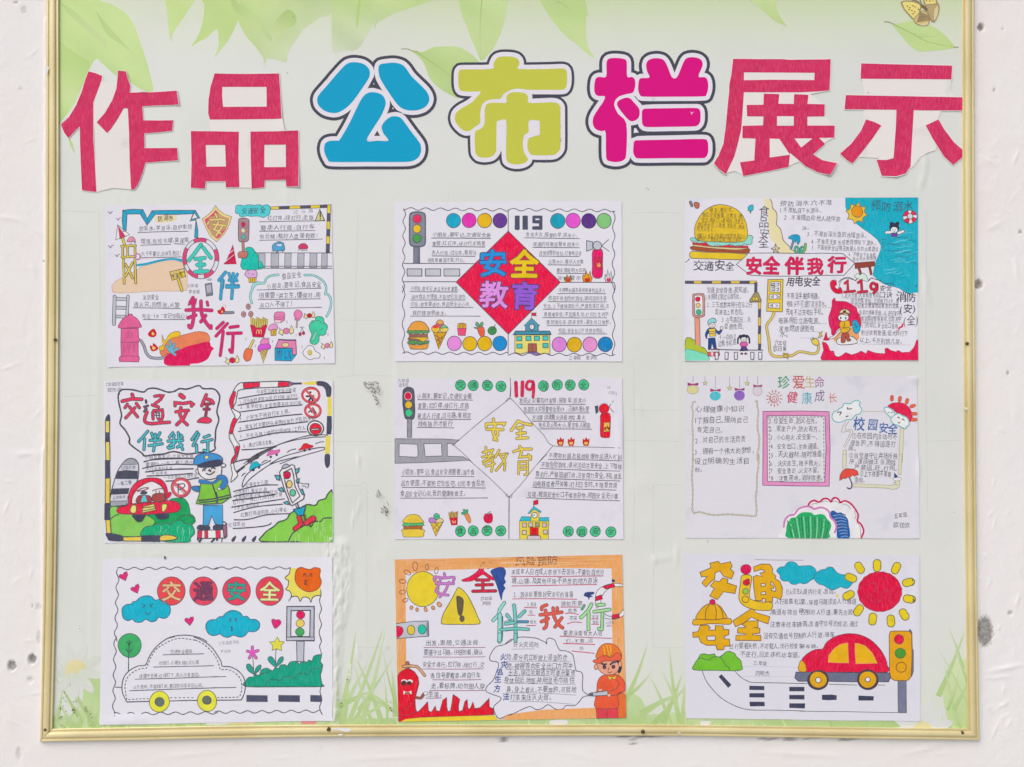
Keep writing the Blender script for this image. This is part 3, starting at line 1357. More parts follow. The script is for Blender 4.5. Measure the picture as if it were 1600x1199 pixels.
LB = 'D9DCD6'
G1, G2, G3 = 'CAE296', 'C2DC88', 'B0D074'
BS.g = .006
crop(0, 0, 4)
part('printed_leaf')
leaf('350 -60 350 0 362 300 366 745 392 748 470 640 585 385 640 400 720 470 820 520 880 560 955 572 942 480 915 380 872 250 835 150 780 80 700 30 620 0 560 -60', grad(400, 0, 'C6E090', 900, 560, 'CBE39A'))
leaf('430 868 452 890 468 958 440 915', grad(430, 868, G1, 468, 958, 'CBD8AE'))
leaf('366 290 420 300 500 350 560 400 500 560 390 748 366 745', grad(380, 300, 'BDDA84', 480, 640, 'C6E090'))
leaf('600 70 640 120 700 190 800 300 900 430 820 330 730 260 660 205', grad(610, 80, 'BAD684', 880, 420, 'C0D88E'))
leaf('380 20 450 60 540 140 640 230 670 300 600 240 500 150 420 80', grad(380, 20, 'BAD688', 650, 280, 'C8DC9C'))
endpart()
part('printed_leaf')
leaf('1030 -60 1040 40 1052 160 1070 266 1078 215 1120 150 1180 60 1215 0 1230 -60', grad(1050, 0, G2, 1070, 260, G1), 1)
endpart()
part('printed_leaf')
leaf('1290 -60 1278 30 1268 130 1240 220 1196 290 1240 262 1290 238 1352 184 1366 240 1362 300 1342 357 1390 300 1425 255 1460 190 1490 130 1500 160 1540 230 1600 300 1640 355 1646 372 1650 400 1638 432 1660 395 1672 368 1730 376 1790 390 1800 330 1850 250 1900 180 1960 140 2000 110 2060 96 2080 40 2080 -60',
     grad(1500, 100, 'C0DA88', 1760, 380, 'CDDBB0'))
leaf('1500 0 1560 60 1640 140 1700 240 1680 250 1600 150 1520 70', grad(1500, 0, G3, 1690, 240, 'B9D188'))
leaf('1440 -20 1500 30 1580 80 1600 150 1530 110 1460 60', grad(1450, 0, 'AECA78', 1590, 130, 'C4DC92'))
leaf('1800 60 1850 100 1840 160 1780 190 1740 260 1700 180 1740 110', grad(1800, 60, 'B4CE7E', 1720, 230, 'C4D896'))
endpart()
part('printed_leaf')
leaf('2074 -60 2072 60 2074 230 2080 330 2140 320 2230 310 2290 230 2330 160 2360 100 2372 40 2380 -60', grad(2200, 0, 'C2DC8E', 2180, 320, 'D5DCC6'))
leaf('2260 -40 2250 40 2245 120 2230 180 2225 120 2235 30', grad(2250, 0, G3, 2230, 180, 'BFD48E'))
endpart()
part('printed_leaf')
leaf('2390 -60 2375 0 2365 60 2360 110 2342 150 2336 184 2352 150 2400 118 2480 80 2560 52 2650 20 2720 -10 2750 -60', grad(2450, 0, 'C4DC90', 2400, 130, 'C9DAA2'))
vein('2370 60 2355 110 2340 180', 9, grad(2370, 60, 'C9D6A8', 2340, 180, 'B6C78E'))
endpart()
part('printed_leaf')
leaf('2862 -60 2868 0 2885 90 2915 160 2945 245 2980 320 3006 378 3050 345 3085 300 3110 250 3135 190 3160 80 3172 0 3178 -60', grad(3010, 0, 'C2DC92', 3030, 370, 'C6DA98'))
vein('3015 -40 3005 80 3000 200 3003 330', 9, grad(3010, 0, 'A9C675', 3000, 320, 'BBD28A'))
endpart()
part('printed_leaf')
leaf('2575 322 2605 318 2640 328 2700 298 2780 290 2850 292 2910 315 2980 370 2990 400 2960 420 2900 450 2868 500 2840 560 2868 615 2780 575 2720 530 2680 480 2650 400 2610 350', grad(2640, 320, 'CAE09A', 2850, 560, 'BAD486'))
vein('2600 322 2700 392 2770 440 2840 500', 9, grad(2600, 322, 'A0BE6C', 2840, 500, 'ACC87A'))
L('2508 308 2540 306 2575 318 2604 326', 7, 'A9B38A', k='v')
endpart()
part('printed_leaf')
leaf('3340 -60 3372 0 3420 80 3475 158 3535 225 3600 275 3650 320 3714 366 3690 320 3672 285 3662 200 3664 100 3690 112 3672 85 3668 50 3655 0 3640 -60', grad(3450, 0, 'C4DC92', 3700, 360, 'CAE09A'))
vein('3480 10 3540 40 3570 80', 9, grad(3480, 10, 'A9C478', 3570, 80, 'B9D08A'))
endpart()
part('printed_leaf')
leaf('4660 -40 4700 10 4760 60 4840 130 4900 158 4916 164 4880 110 4850 50 4840 -40', grad(4750, 0, 'C6DE96', 4900, 160, 'C0D68E'))
endpart()
crop(1200, 0, 4)
part('printed_leaf')
leaf('778 152 820 148 900 130 960 138 1040 172 1100 215 1150 270 1166 296 1100 312 1010 320 935 320 880 280 830 220', grad(780, 150, 'CAE09A', 1160, 300, 'C0DA88'))
vein('782 152 880 200 1000 262 1160 297', 8, grad(782, 152, '9FBE6C', 1160, 297, 'A8C474'))
vein('900 212 960 215 1020 205', 5, grad(900, 212, 'A9C678', 1020, 205, 'C4DC92'))
vein('940 232 1000 230 1080 225', 5, grad(940, 232, 'A9C678', 1080, 225, 'C4DC92'))
L('727 138 750 138 780 150;1160 296 1190 296', 6, '9A9C86', k='v')
endpart()
part('printed_butterfly', z=14)
F('F0DC84', '836 14 880 8 925 16 955 36 948 70 935 98 912 122 880 92 852 60 840 34', 'A08A5C', 6, 'v')
F('D8C480', '912 122 950 80 975 70 1005 95 1008 130 995 158 958 160 925 148', 'A89468', 5, 'v')
F('F0DC84', '968 -40 1000 -50 1040 -40 1052 8 1050 26 1010 34 982 34', 'A08A5C', 6, 'v')
F('BBA878', '985 36 1030 30 1062 26 1068 60 1058 100 1038 136 1018 126 1000 80', 'A08A5C', 5, 'v')
F('DCCB98', '1040 60 1062 40 1060 90 1040 130 1036 100', None, 5, 'v')
F('DFD2A4', '925 135 960 150 1000 140 990 158 955 160', None, 5, 'v')
B('7C6A4C', '962 38 978 50 988 60', 18, None, k='v')
L('940 -20 952 10 962 36;900 0 930 8 955 30', 4, '7C6A4C')
for a in '870 40 885 50 905 38 918 45 880 60 900 66 895 72 915 80 905 85 1010 10 1030 0 1025 14 990 0'.split():
    pass
q = [870, 40, 885, 50, 905, 38, 918, 45, 880, 62, 898, 68, 915, 76, 905, 88, 1010, 8, 1030, 0, 990, 4, 940, 60]
for i in range(0, len(q), 2):
    C('6B5940', q[i], q[i + 1], 4.5, 3.5, k='v', n=8)
for i in range(14):
    L([(950 + i * 4, 78 + i * 1.5), (930 + i * 6, 140 - i)], 2.5, '9B875D')
endpart()

# grass and daisies along the bottom
BS.g = .004
CR = (0, 0, 1)
part('printed_meadow', z=1)
GG = ['C9DDA9', 'BFD89A', 'B3CF8A', 'D3E0BC', 'C2D6A4']
rg = random.Random(5)
leaf('80 1150 80 1118 200 1122 420 1126 618 1122 800 1124 1000 1118 1075 1112 1250 1126 1440 1122 1470 1128 1516 1110 1516 1150', grad(80, 1110, 'CBDCAE', 80, 1145, 'B5CF8C'), 0)
leaf('133 1060 145 1054 162 1062 162 1140 120 1140 128 1100', grad(140, 1050, 'C6DDA4', 140, 1130, 'B9D592'))
leaf('955 1115 975 1085 1000 1090 1010 1115 1005 1140 950 1140', grad(970, 1080, 'C4D9A4', 980, 1135, 'B7D091'))
leaf('1476 1060 1500 1030 1516 1050 1516 1145 1490 1145 1475 1100', grad(1490, 1030, 'D0DDB4', 1500, 1135, 'B9D48F'))


def blade(bx, by, tx, ty, wd, ca, cb, bend=0.0):
    n_ = 9
    v, f = [], []
    dx, dy = tx - bx, ty - by
    l = math.hypot(dx, dy)
    nx, ny = -dy / l, dx / l
    for i in range(n_ + 1):
        t = i / n_
        k = bend * sin(pi * t) * .5 + 0
        cx, cy = bx + dx * t + nx * k, by + dy * t + ny * k
        hw = wd / 2 * (1 - t) ** .7
        v += [(cx + nx * hw, cy + ny * hw), (cx - nx * hw, cy - ny * hw)]
    for i in range(n_):
        f.append([2 * i, 2 * i + 1, 2 * i + 3, 2 * i + 2])
    PT.add(v, f, lm, cols=grad(bx, by, ca, tx, ty, cb, 1.4))
    PT.z += .012


for (bx, by, tx, ty, wd, bd) in (
        (536, 1100, 556, 985, 7, 3), (540, 1140, 600, 978, 8, 4), (562, 1140, 602, 983, 9, 6), (530, 1125, 574, 1036, 9, -3),
        (600, 1140, 556, 1028, 9, 5), (585, 1140, 553, 1034, 6, -4), (530, 1105, 585, 1078, 10, -3), (610, 1110, 578, 1082, 8, 3), (618, 1120, 612, 1045, 9, 2),
        (618, 1100, 598, 1015, 4, -3), (560, 1110, 617, 1022, 6, 3), (606, 1140, 601, 1060, 5, 1), (528, 1130, 528, 1060, 8, 0), (568, 1140, 573, 1105, 4, 0),
        (545, 1140, 585, 1064, 8, 5), (534, 1140, 545, 1070, 8, 4), (575, 1090, 615, 1112, 6, -2), (540, 1138, 616, 1092, 8, -4),
        (975, 1100, 1012, 1005, 8, 5), (1000, 1115, 1075, 1078, 10, -3), (1050, 1140, 1016, 1058, 8, 5), (1062, 1130, 1046, 1010, 8, -5),
        (1035, 1130, 1066, 1052, 9, 3), (985, 1085, 1020, 1048, 6, 3), (1058, 1105, 1032, 1046, 6, 4), (1065, 1140, 1070, 1068, 9, 0), (1020, 1140, 1022, 1110, 4, 0),
        (1020, 1132, 1072, 1070, 9, 4), (990, 1130, 1040, 1095, 8, -3), (1040, 1140, 1044, 1090, 6, 2),
        (1466, 1088, 1508, 985, 9, 3), (1506, 1045, 1482, 980, 4, 2), (1516, 1080, 1489, 1010, 6, 3), (1500, 1140, 1476, 1040, 9, -3), (1484, 1100, 1500, 1040, 6, 3),
        (1516, 1110, 1466, 1013, 4, 3), (1490, 1110, 1515, 1060, 8, 2), (1480, 1110, 1497, 1068, 5, 2),
        (150, 1140, 86, 1020, 7, -4), (122, 1120, 84, 1055, 6, 2), (86, 1140, 98, 1075, 7, 2), (150, 1140, 110, 1082, 7, 3), (98, 1140, 130, 1098, 7, -3),
        (112, 1140, 90, 1092, 6, 2), (132, 1140, 146, 1090, 6, 2), (85, 1140, 90, 1100, 8, 2), (145, 1140, 156, 1100, 5, 0), (120, 1140, 100, 1110, 6, 1),
        (128, 1132, 118, 1096, 5, 1), (152, 1132, 138, 1102, 5, 1), (470, 1135, 520, 1126, 6, 1)):
    blade(bx, by, tx, ty, wd, rg.choice(['B4CF88', 'AECA80', 'BCD592']), rg.choice(['CBD9B0', 'C6DAA6', 'D4DEC0']), bd)
for i in range(150):
    bx = rg.uniform(84, 1512)
    blade(bx, 1141, bx + rg.uniform(-14, 14), rg.uniform(1112, 1130), rg.uniform(2, 6), rg.choice(['A6C478', 'B0CB84', 'C9DCA8']), rg.choice(GG), rg.uniform(-3, 3))


def daisy(cx, cy, r, pr, cc='E6D9A0', n_=11, col='E4E6E2'):
    for i in range(n_):
        t = 2 * pi * i / n_ + .2
        C2 = [(cx + cos(t) * pr * .55, cy + sin(t) * pr * .55)]
        a = []
        for k in range(12):
            q = 2 * pi * k / 12
            x, y = pr * .45 * cos(q), pr * .17 * sin(q)
            a.append((C2[0][0] + x * cos(t) - y * sin(t), C2[0][1] + x * sin(t) + y * cos(t)))
        a = clip(clip(a, 1, 1138.5, True), 0, 1511, True)
        a = clip(a, 0, 83, False)
        if len(a) < 3:
            continue
        v, f = tri_poly([a])
        PT.add(v, f, lm, cols=lambda x, z: tuple(lin(col)[:3]) + (1,))
    PT.z += .1
    a = [(cx + r * cos(2 * pi * k / 20), cy + r * sin(2 * pi * k / 20)) for k in range(20)]
    a = clip(a, 1, 1138.5, True)
    v, f = tri_poly([a])
    PT.add(v, f, lm, cols=grad(cx - r, cy, 'EADFAE', cx + r, cy + r, cc))
    PT.z += .1


PT.z += 1
daisy(118.5, 1048, 17, 44, 'E2D79B', 9, 'DDE0DA')
daisy(1441, 1142, 15, 50, 'E6DC9E', 13, 'DEE0DF')
F('E29494', '471 1127 482 1126.4 493 1127 493 1131.6 480 1131.8 471 1131', None, k='v')
F('EAD9A0', '355 1129 390 1127 398 1131 360 1132', None, k='v')
F('E2E3E0', '330 1128 355 1128.5 355 1132 322 1133;'.replace(';', ''), None, k='v')
F('E2E3E0', '860 1126 885 1125 885 1133 862 1133', None, k='v')
F('E2E3E0', '1095 1127 1110 1127 1108 1133 1096 1133', None, k='v')
endpart()

# mildew, dirt and the edges of old clear tape
part('mildew_spots', z=3)
BS.g = .02
rg = random.Random(11)
for cx, cy, dx, dy, n_, r in ((577, 600, 7, 4, 16, 1.0), (584, 610, 6, 6, 14, 1.2), (588, 626, 2, 5, 8, 1.1), (592, 771, 3, 4, 6, 1.0), (602, 797, 5, 7, 14, 1.1), (599, 778, 6, 6, 5, .7),
                              (1013, 296, 5, 2, 3, .8), (459, 28, .5, .5, 1, 1.2), (449, 114.5, .5, .5, 1, 1.2), (1356, 145, .5, .5, 1, 1.0), (876, 198, .5, .5, 1, .9), (876, 218, 1, 5, 3, .7),
                              (258, 871, 1.5, 1, 3, 1.5), (119, 1098, 3, 8, 5, 1.2), (116, 1110, 2, 4, 4, 1.4), (96, 1110, 3, 20, 8, 1.1), (135, 1105, 2, 8, 4, 1.4), (126, 982, .6, 8, 4, .8),
                              (533, 1099, 2, 2, 3, 1.2), (530, 1117, 2, 3, 3, 1.0), (612, 1107, 2, 8, 5, 1.2), (543, 1061, 1, 2, 3, 1), (105, 1095, 8, 12, 6, 1.0), (141, 1120, 8, 9, 5, 1.1),
                              (1105.5, 846, 1, 1, 1, 1.3), (651, 441, 1, 1, 0, 1), (530, 770, 40, 60, 9, .45), (1020, 800, 30, 200, 14, .4), (1470, 700, 20, 300, 14, .4), (120, 600, 25, 300, 14, .4),
                              (1488, 800, .5, .5, 1, 1), (560, 500, 40, 90, 8, .4), (700, 300, 300, 15, 12, .4), (1200, 60, 200, 50, 12, .4)):
    for i in range(n_):
        C('5F5C50' if r > .6 else '8F8F84', rg.gauss(cx, dx * .6), rg.gauss(cy, dy * .6), r * rg.uniform(.4, 1), r * rg.uniform(.4, 1.0), k='v', n=8, wob=.15)
for q, w_ in (('570 597 578 601 586 597 592 599', 1.4), ('569 598 572 604 578 608', 1.8), ('577 607 583 606 588 611', 1.6), ('590 603 594 609 592 615', 1.8), ('583 617 586 620 590 622', 2.2), ('588 624 592 629 590 633', 1.8), ('580 603 584 610 580 612', 1.2),
              ('590 768 595 771 592 777 588 774', 1.3), ('600 790 606 796 603 800', 1.8), ('596 793 600 798', 2.0), ('603 803 606 806', 2.0), ('605 783 608 790', 1.0)):
    L(q, w_ * .6, '8E8A7C')
endpart()
part('tape_edge', z=2)
for q in ('573 862 573.5 940 573 1012', '545 1011.5 573 1012 612 1012.5', '520 690 560 690.5 612 690', '525 759 560 759 573 759 574 838', '524 590 570 586 612 588', '985 333 1020 332 1064 333',
          '985 640 1020 642 1062 641', '972 688 1060 690', '1020 758 1066 758', '1021 758 1021 900 1020 1011', '1020 1012 1068 1012', '990 560 992 700 990 850', '1448 330 1447 560 1449 800', '1445 690 1500 688',
          '610 380 609 500 611 560', '560 330 553 560 552 585', '96 330 150 332', '155 330 157 480 156 560', '100 620 150 618', '530 500 610 502', '985 500 1060 498', '700 300 702 314'):
    L(q, .5, 'CACDC7', k='v', sm=1)
for q in ('574.2 862 574.7 940 574.2 1012', '1022 758 1022 900 1021 1011', '611.5 380 610.5 500 612.5 560', '157 330 158.5 480 157.5 560', '523 691 612 691.2'):
    L(q, .7, 'E2E4E0', k='v', sm=1)
endpart()

# ---- the three printed characters
BS.g = .012


def printed_char(strokes, col, cx0, cy0, s, white, dark, extra_dark=(), extra_white=()):
    """strokes: outlines of the coloured cores"""
    crop(cx0, cy0, s)
    part('printed_character', z=12)
    cores = []
    for q in strokes:
        hs = ()
        if isinstance(q, tuple):
            q, hs = q[0], q[1:]
        cores.append(q)
    ring_d, ring_w = [], []
    for q in cores:
        p = smooth(pts(q), True, 3)
        ring_w += [p] + thick(p, 2 * white / s, True, .04)
        ring_d += [p] + thick(p, 2 * dark / s, True, .04)
    v, f = tri_union(ring_d)
    PT.add(v, f, ink('4A4C58', 'v'))
    PT.z += 1
    v, f = tri_union(ring_w)
    PT.add(v, f, ink('E6E2EA', 'v'))
    PT.z += 1
    for q in extra_white:
        F('E6E2EA', q, k='v', sm=0)
    for q in cores:
        F(col, q, k='v')
    for q in extra_dark:
        F('4A4C58', q, k='v', sm=0)
    for q in white_holes:
        F('E6E2EA', q, k='v', sm=0)
    endpart()


white_holes = []
printed_char(['384 640 384 612 400 585 440 540 500 470 550 415 580 395 620 390 670 400 705 430 712 465 700 500 660 560 610 630 565 675 520 702 480 708 430 695 395 665',
              '765 430 775 405 810 397 860 393 905 402 935 425 970 475 1020 525 1060 565 1082 605 1080 640 1055 672 1010 690 960 692 915 680 880 650 830 580 780 500 768 460',
              '430 960 426 925 435 895 460 882 500 880 520 878 545 840 590 760 640 655 670 605 700 582 740 578 785 592 808 625 808 665 780 730 735 800 692 880 760 881 828 881 800 840 785 800 800 765 835 735 870 728 905 738 935 775 975 830 1010 875 1030 910 1030 955 1010 990 970 1010 900 1014 700 1014 480 1014 450 1000'],
             '0AA2CC', 400, 0, 4, 27, 46)
CRs = None
crop(400, 0, 4)
S = BS
part('printed_character_counter', z=20)
F('4A4C58', '740 475 700 550 720 548 740 552 765 558 790 568 760 525', k='v', sm=0)
F('4A4C58', '838 630 850 655 880 690 912 705 870 700 822 708 835 680', k='v', sm=0)
F('4A4C58', '758 818 738 851 776 851', k='v', sm=0)
F('E6E2EA', '692 880 760 881 828 881 800 840 790 822 770 800 735 800 715 840', k='v', sm=0)
F('4A4C58', '758 818 738 851 776 851', k='v', sm=0)
C('DDE2E6', 737, 526, 4, k='v', n=8)
C('DDE2E6', 857, 679, 5, k='v', n=8)
endpart()
s5 = 1362 / 250.0
white_holes = ['465 1000 468 730 475 706 490 703 549 703 549 1000 520 990 505 960 498 985', '742 703 742 800 725 812 700 845 745 850 800 832 825 828 835 810 835 720 825 703']
printed_char(['143 400 143 300 155 272 185 266 425 262 440 225 460 180 490 160 540 155 600 158 640 170 660 195 662 225 660 262 900 262 1030 258 1060 275 1068 310 1068 380 1055 425 1025 440 900 440 740 440 680 432 620 432 570 450 525 480 500 515 440 520 390 530 350 560 335 600 328 650 328 720 285 755 245 785 205 792 165 770 125 725 112 680 125 635 165 600 220 570 265 540 300 500 332 456 250 456 180 452 155 440',
              '368 600 385 562 420 550 480 549 549 549 550 510 565 478 600 462 660 460 710 470 735 495 742 549 850 549 940 546 985 555 1008 580 1012 620 1012 900 1005 950 975 985 930 997 800 997 760 990 738 960 730 920 735 870 760 840 800 832 825 828 835 815 835 720 825 703 742 703 742 800 715 815 695 850 692 920 705 980 735 1030 710 1060 660 1074 610 1072 565 1055 550 1020 549 900 549 703 490 703 475 706 468 730 468 930 455 980 425 1008 375 1018 320 1012 292 985 285 950 285 800 330 775 360 740 366 700'],
             'C8CB4E', 690, 60, s5, 38, 60, ['780 483 780 507 960 505 1010 503 1000 483', '782 740 795 740 795 795 782 795', '500 985 490 1020 512 1018'])
white_holes = ['1000 480 1016 485 1032 480 1016 440', '795 685 820 655 800 650 760 600 720 590 670 600 640 640 640 680 680 740 740 790 800 790 806 730 794 690 740 755 720 745 690 705 662 660 670 630 700 615 735 618 770 650']
white_holes = []
printed_char(['588 480 590 400 600 372 630 364 680 366 710 375 718 400 720 480 750 482 768 500 770 540 755 580 715 590 670 605 645 630 640 665 665 715 715 775 714 960 700 1000 660 1014 615 1010 588 985 585 830 560 822 525 810 506 780 508 735 540 680 568 640 580 604 540 602 518 585 514 540 522 495 545 482',
              '838 410 850 380 885 366 930 368 955 385 975 425 1000 485 1030 485 1055 430 1080 375 1110 360 1155 362 1185 380 1190 415 1165 480 1205 484 1222 505 1226 550 1215 592 1190 604 1000 606 830 606 800 596 788 560 792 510 805 490 858 486 845 450',
              '812 700 820 685 850 680 1000 678 1140 676 1170 685 1178 710 1176 760 1160 785 1130 792 1000 794 850 796 820 785 812 760',
              '758 920 765 885 795 878 1000 874 1190 870 1220 882 1226 915 1224 960 1208 985 1180 990 1000 990 800 992 770 982 758 955',
              '700 615 735 615 760 640 796 685 792 735 765 756 735 756 700 720 660 665 662 635'],
             'DC0F82', 800, 0, 4, 27, 46)
crop(800, 0, 4)
part('printed_character_counter', z=22)
F('4A4C58', '788 632 810 640 900 640 1190 640 1205 648 1190 650 900 652 840 655 815 658', k='v', sm=0)
F('4A4C58', '745 786 770 782 790 800 812 822 850 826 1170 824 1190 832 1170 842 850 846 790 850 745 866', k='v', sm=0)
F('E6E2EA', '763 803 775 803 792 830 760 833', k='v', sm=0)
F('F0A8D0', '1112 695 1120 704 1140 700 1128 708 1122 722 1117 708', k='v', sm=0)
endpart()

# ================================================================== cut-out paper letters
RED = 'CF4468'
PM = paper_mat('E9E4E0', .85, 'cut_paper', .8)


def ray_h(curls, seed, amp=.0003):
    cc = []
    for (px, py, nx, ny, reach, lift) in curls:
        x, z = P(px, py)
        l = math.hypot(nx, ny)
        cc.append((x, z, nx / l, -ny / l, reach / 1200, lift))

    def h(x, z):
        v = hb(x, z, TABS) + amp * (1 + noise.noise(Vector((x * 14, z * 14, seed))) + .6 * noise.noise(Vector((x * 34, z * 20, seed + 3))))
        for a, b_, nx, nz, r, lf in cc:
            # (a,b) a point on the curl's crease, (nx,nz) pointing to the free edge
            d = (x - a) * nx + (z - b_) * nz
            t = abs(-(x - a) * nz + (z - b_) * nx)
            if d > 0 and t < r * 2.2:
                v += .6 * lf * min(1.3, d / r) ** 2 * max(0, 1 - (t / (r * 2.2)) ** 2)
        return v
    return h


def letter(label, cx, cy, back, reds, curls, seed, border=5):
    global S
    ox, oz = P(cx, cy, .001)
    e = empty('paper_letter', (ox, -.001, oz))
    tag(e, label, 'paper letter', 'cut-out red letters of the board title')
    S = Sheet(e, (ox, -.001, oz), .0004, ray_h(curls, seed), .003, .00006)
    part('paper_backing', z=0)
    rings = []
    for q in back:
        rings.append(pts(q))
    rr = []
    for q in reds:
        q = q[0] if isinstance(q, tuple) else q
        p = pts(q)
        rings.append(p)
        rings += thick(p, 2 * border / CR[2])
    v, f = tri_union(rings)
    PT.add(v, f, PM)
    # the sheet has a real edge
    ob = PT
    o = PT.done()
    so_ = o.modifiers.new('thickness', 'SOLIDIFY')
    so_.thickness = .00014
    so_.offset = -1
    split_edges(o)
    globals()['PT'] = None
    part('red_marker_fill', z=2)
    for q in reds:
        if isinstance(q, tuple):
            F(RED, q[0], None, k='s', sm=0, holes=q[1:])
        else:
            F(RED, q, None, k='s', sm=0)
    endpart()
    return e


s = 1600 / 300.0
crop(80, 95, s)
letter('red cut-out paper character furthest left on the board, its lower right flap curling away', 185, 205,
       ['430 130 440 175 490 195 550 170 600 400 660 700 665 1075 700 1085 620 1065 520 1062 440 1075 380 1098 370 700 355 360 415 180',
        '352 350 640 395 650 700 665 1075 520 1062 380 1095'],
       ['312 90 370 105 425 128 420 165 385 260 352 345 352 500 352 650 365 850 378 1095 310 1088 258 1080 242 700 240 550 205 580 145 648 110 600 82 532 150 470 210 370 255 260 285 160',
        '560 85 625 92 640 150 660 210 655 268 850 265 1048 252 1065 368 850 376 760 382 768 498 900 500 1018 498 1008 585 900 598 778 606 778 730 900 730 1050 728 1058 832 900 842 785 852 765 930 730 1020 700 1068 668 1078 655 850 650 600 640 400 605 398 560 480 500 570 466 604 420 555 380 515 450 435 510 330 545 230'],
       [(280, 230, 1, .35, 14, .007), (198, 130, 1, -.6, 14, .006), (268, 160, 1, 0, 14, .002), (240, 280, .5, 1, 20, .004), (160, 115, .3, -1, 14, .003), (100, 205, -1, .6, 14, .003)], 1.0)
crop(280, 95, s)
letter('red cut-out paper character of three stacked squares, second from the left', 383, 205,
       ['245 480 860 480 882 578 1000 585 1000 980 640 1000 600 1060 500 1060 480 1000 95 980 95 590 260 590', '360 220 730 220 730 385 360 385', '470 570 640 570 610 1055 490 1055'],
       [('298 110 560 112 832 108 845 300 854 486 550 490 255 492 242 440 245 330 262 220', '360 220 728 220 730 384 366 386 358 300'),
        ('98 588 300 590 498 594 494 800 502 1055 390 1056 386 1005 222 1006 214 1068 98 1058 104 850', '222 704 384 704 390 883 226 884'),
        ('594 592 800 590 992 584 996 800 996 1048 893 1050 888 992 714 996 708 1056 604 1068 598 850', '710 702 888 700 890 888 708 888')],
       [(428, 180, 1, 0, 14, .002), (455, 270, 1, .3, 16, .003), (300, 280, -1, .6, 16, .002), (345, 130, -.5, -1, 20, .002)], 2.0)
crop(1090, 80, s)
letter('red cut-out paper character with a long slanted left stroke, right after the printed pink one', 1205, 180,
       ['290 70 1100 70 1100 330 940 360 1060 450 1060 540 1140 630 1140 720 1050 770 980 860 760 960 370 1030 310 1000 230 1020 140 940 230 700 270 300'],
       [('296 66 500 68 700 68 770 74 900 72 1106 70 1104 200 1098 328 1000 338 850 345 600 344 385 344 375 500 362 660 330 790 305 880 235 1028 180 990 134 938 175 870 215 770 235 620 250 450 262 350 264 280 280 200', '385 178 975 182 972 243 600 240 385 244'),
        '552 356 680 360 672 440 800 442 804 360 922 366 914 442 1058 445 1056 545 914 548 914 622 1142 622 1138 722 1010 724 1062 775 1010 820 962 862 1040 910 1158 936 1130 990 1100 1036 1000 1010 900 960 830 900 770 850 766 880 758 965 600 1000 380 1042 352 928 472 912 482 730 372 726 374 624 545 620 548 545 412 545 408 450 548 448'],
       [(1285, 100, 1, -.2, 16, .002), (1290, 250, 1, 1, 14, .0015), (1120, 250, -.6, 1, 14, .003)], 3.0)
S0 = S
crop(1090, 80, s)
S = S0
part('paper_gap', z=6)
PMg = PM
for q in ('662 545 800 545 800 624 660 624', '600 730 680 734 770 866 600 888', '806 730 955 730 862 806'):
    v, f = tri_poly([pts(q)])
    PT.add(v, f, PM)
endpart()
crop(1200, 0, 4)
letter('red cut-out paper character furthest right, its ends touching the gold frame', 1412, 188,
       ['585 490 1145 490 1140 570 1160 600 1080 700 1060 755 1050 940 1000 955 950 985 910 1040 880 1060 720 1060 690 990 620 985 560 985 560 960 600 700 600 600'],
       ['582 398 800 404 1150 412 1145 498 900 496 578 494 580 440',
        '486 596 800 602 1215 610 1230 640 1222 692 1000 692 910 690 900 850 890 1040 860 1085 800 1104 710 1100 678 1000 740 1002 784 990 798 800 802 688 640 686 478 684',
        '612 748 660 762 708 786 650 870 580 960 526 1024 490 1000 450 962 520 900 580 820',
        '1064 748 1100 810 1160 890 1228 950 1218 980 1156 1032 1100 980 1030 870 985 786'],
       [(1395, 268, .2, 1, 14, .003), (1500, 165, 1, 0, 16, .002)], 4.0)


# ================================================================== posters
def bilin(c, u, v):
    a = [(c[0][i] * (1 - u) + c[1][i] * u) for i in (0, 1)]
    b_ = [(c[3][i] * (1 - u) + c[2][i] * u) for i in (0, 1)]
    return (a[0] * (1 - v) + b_[0] * v, a[1] * (1 - v) + b_[1] * v)


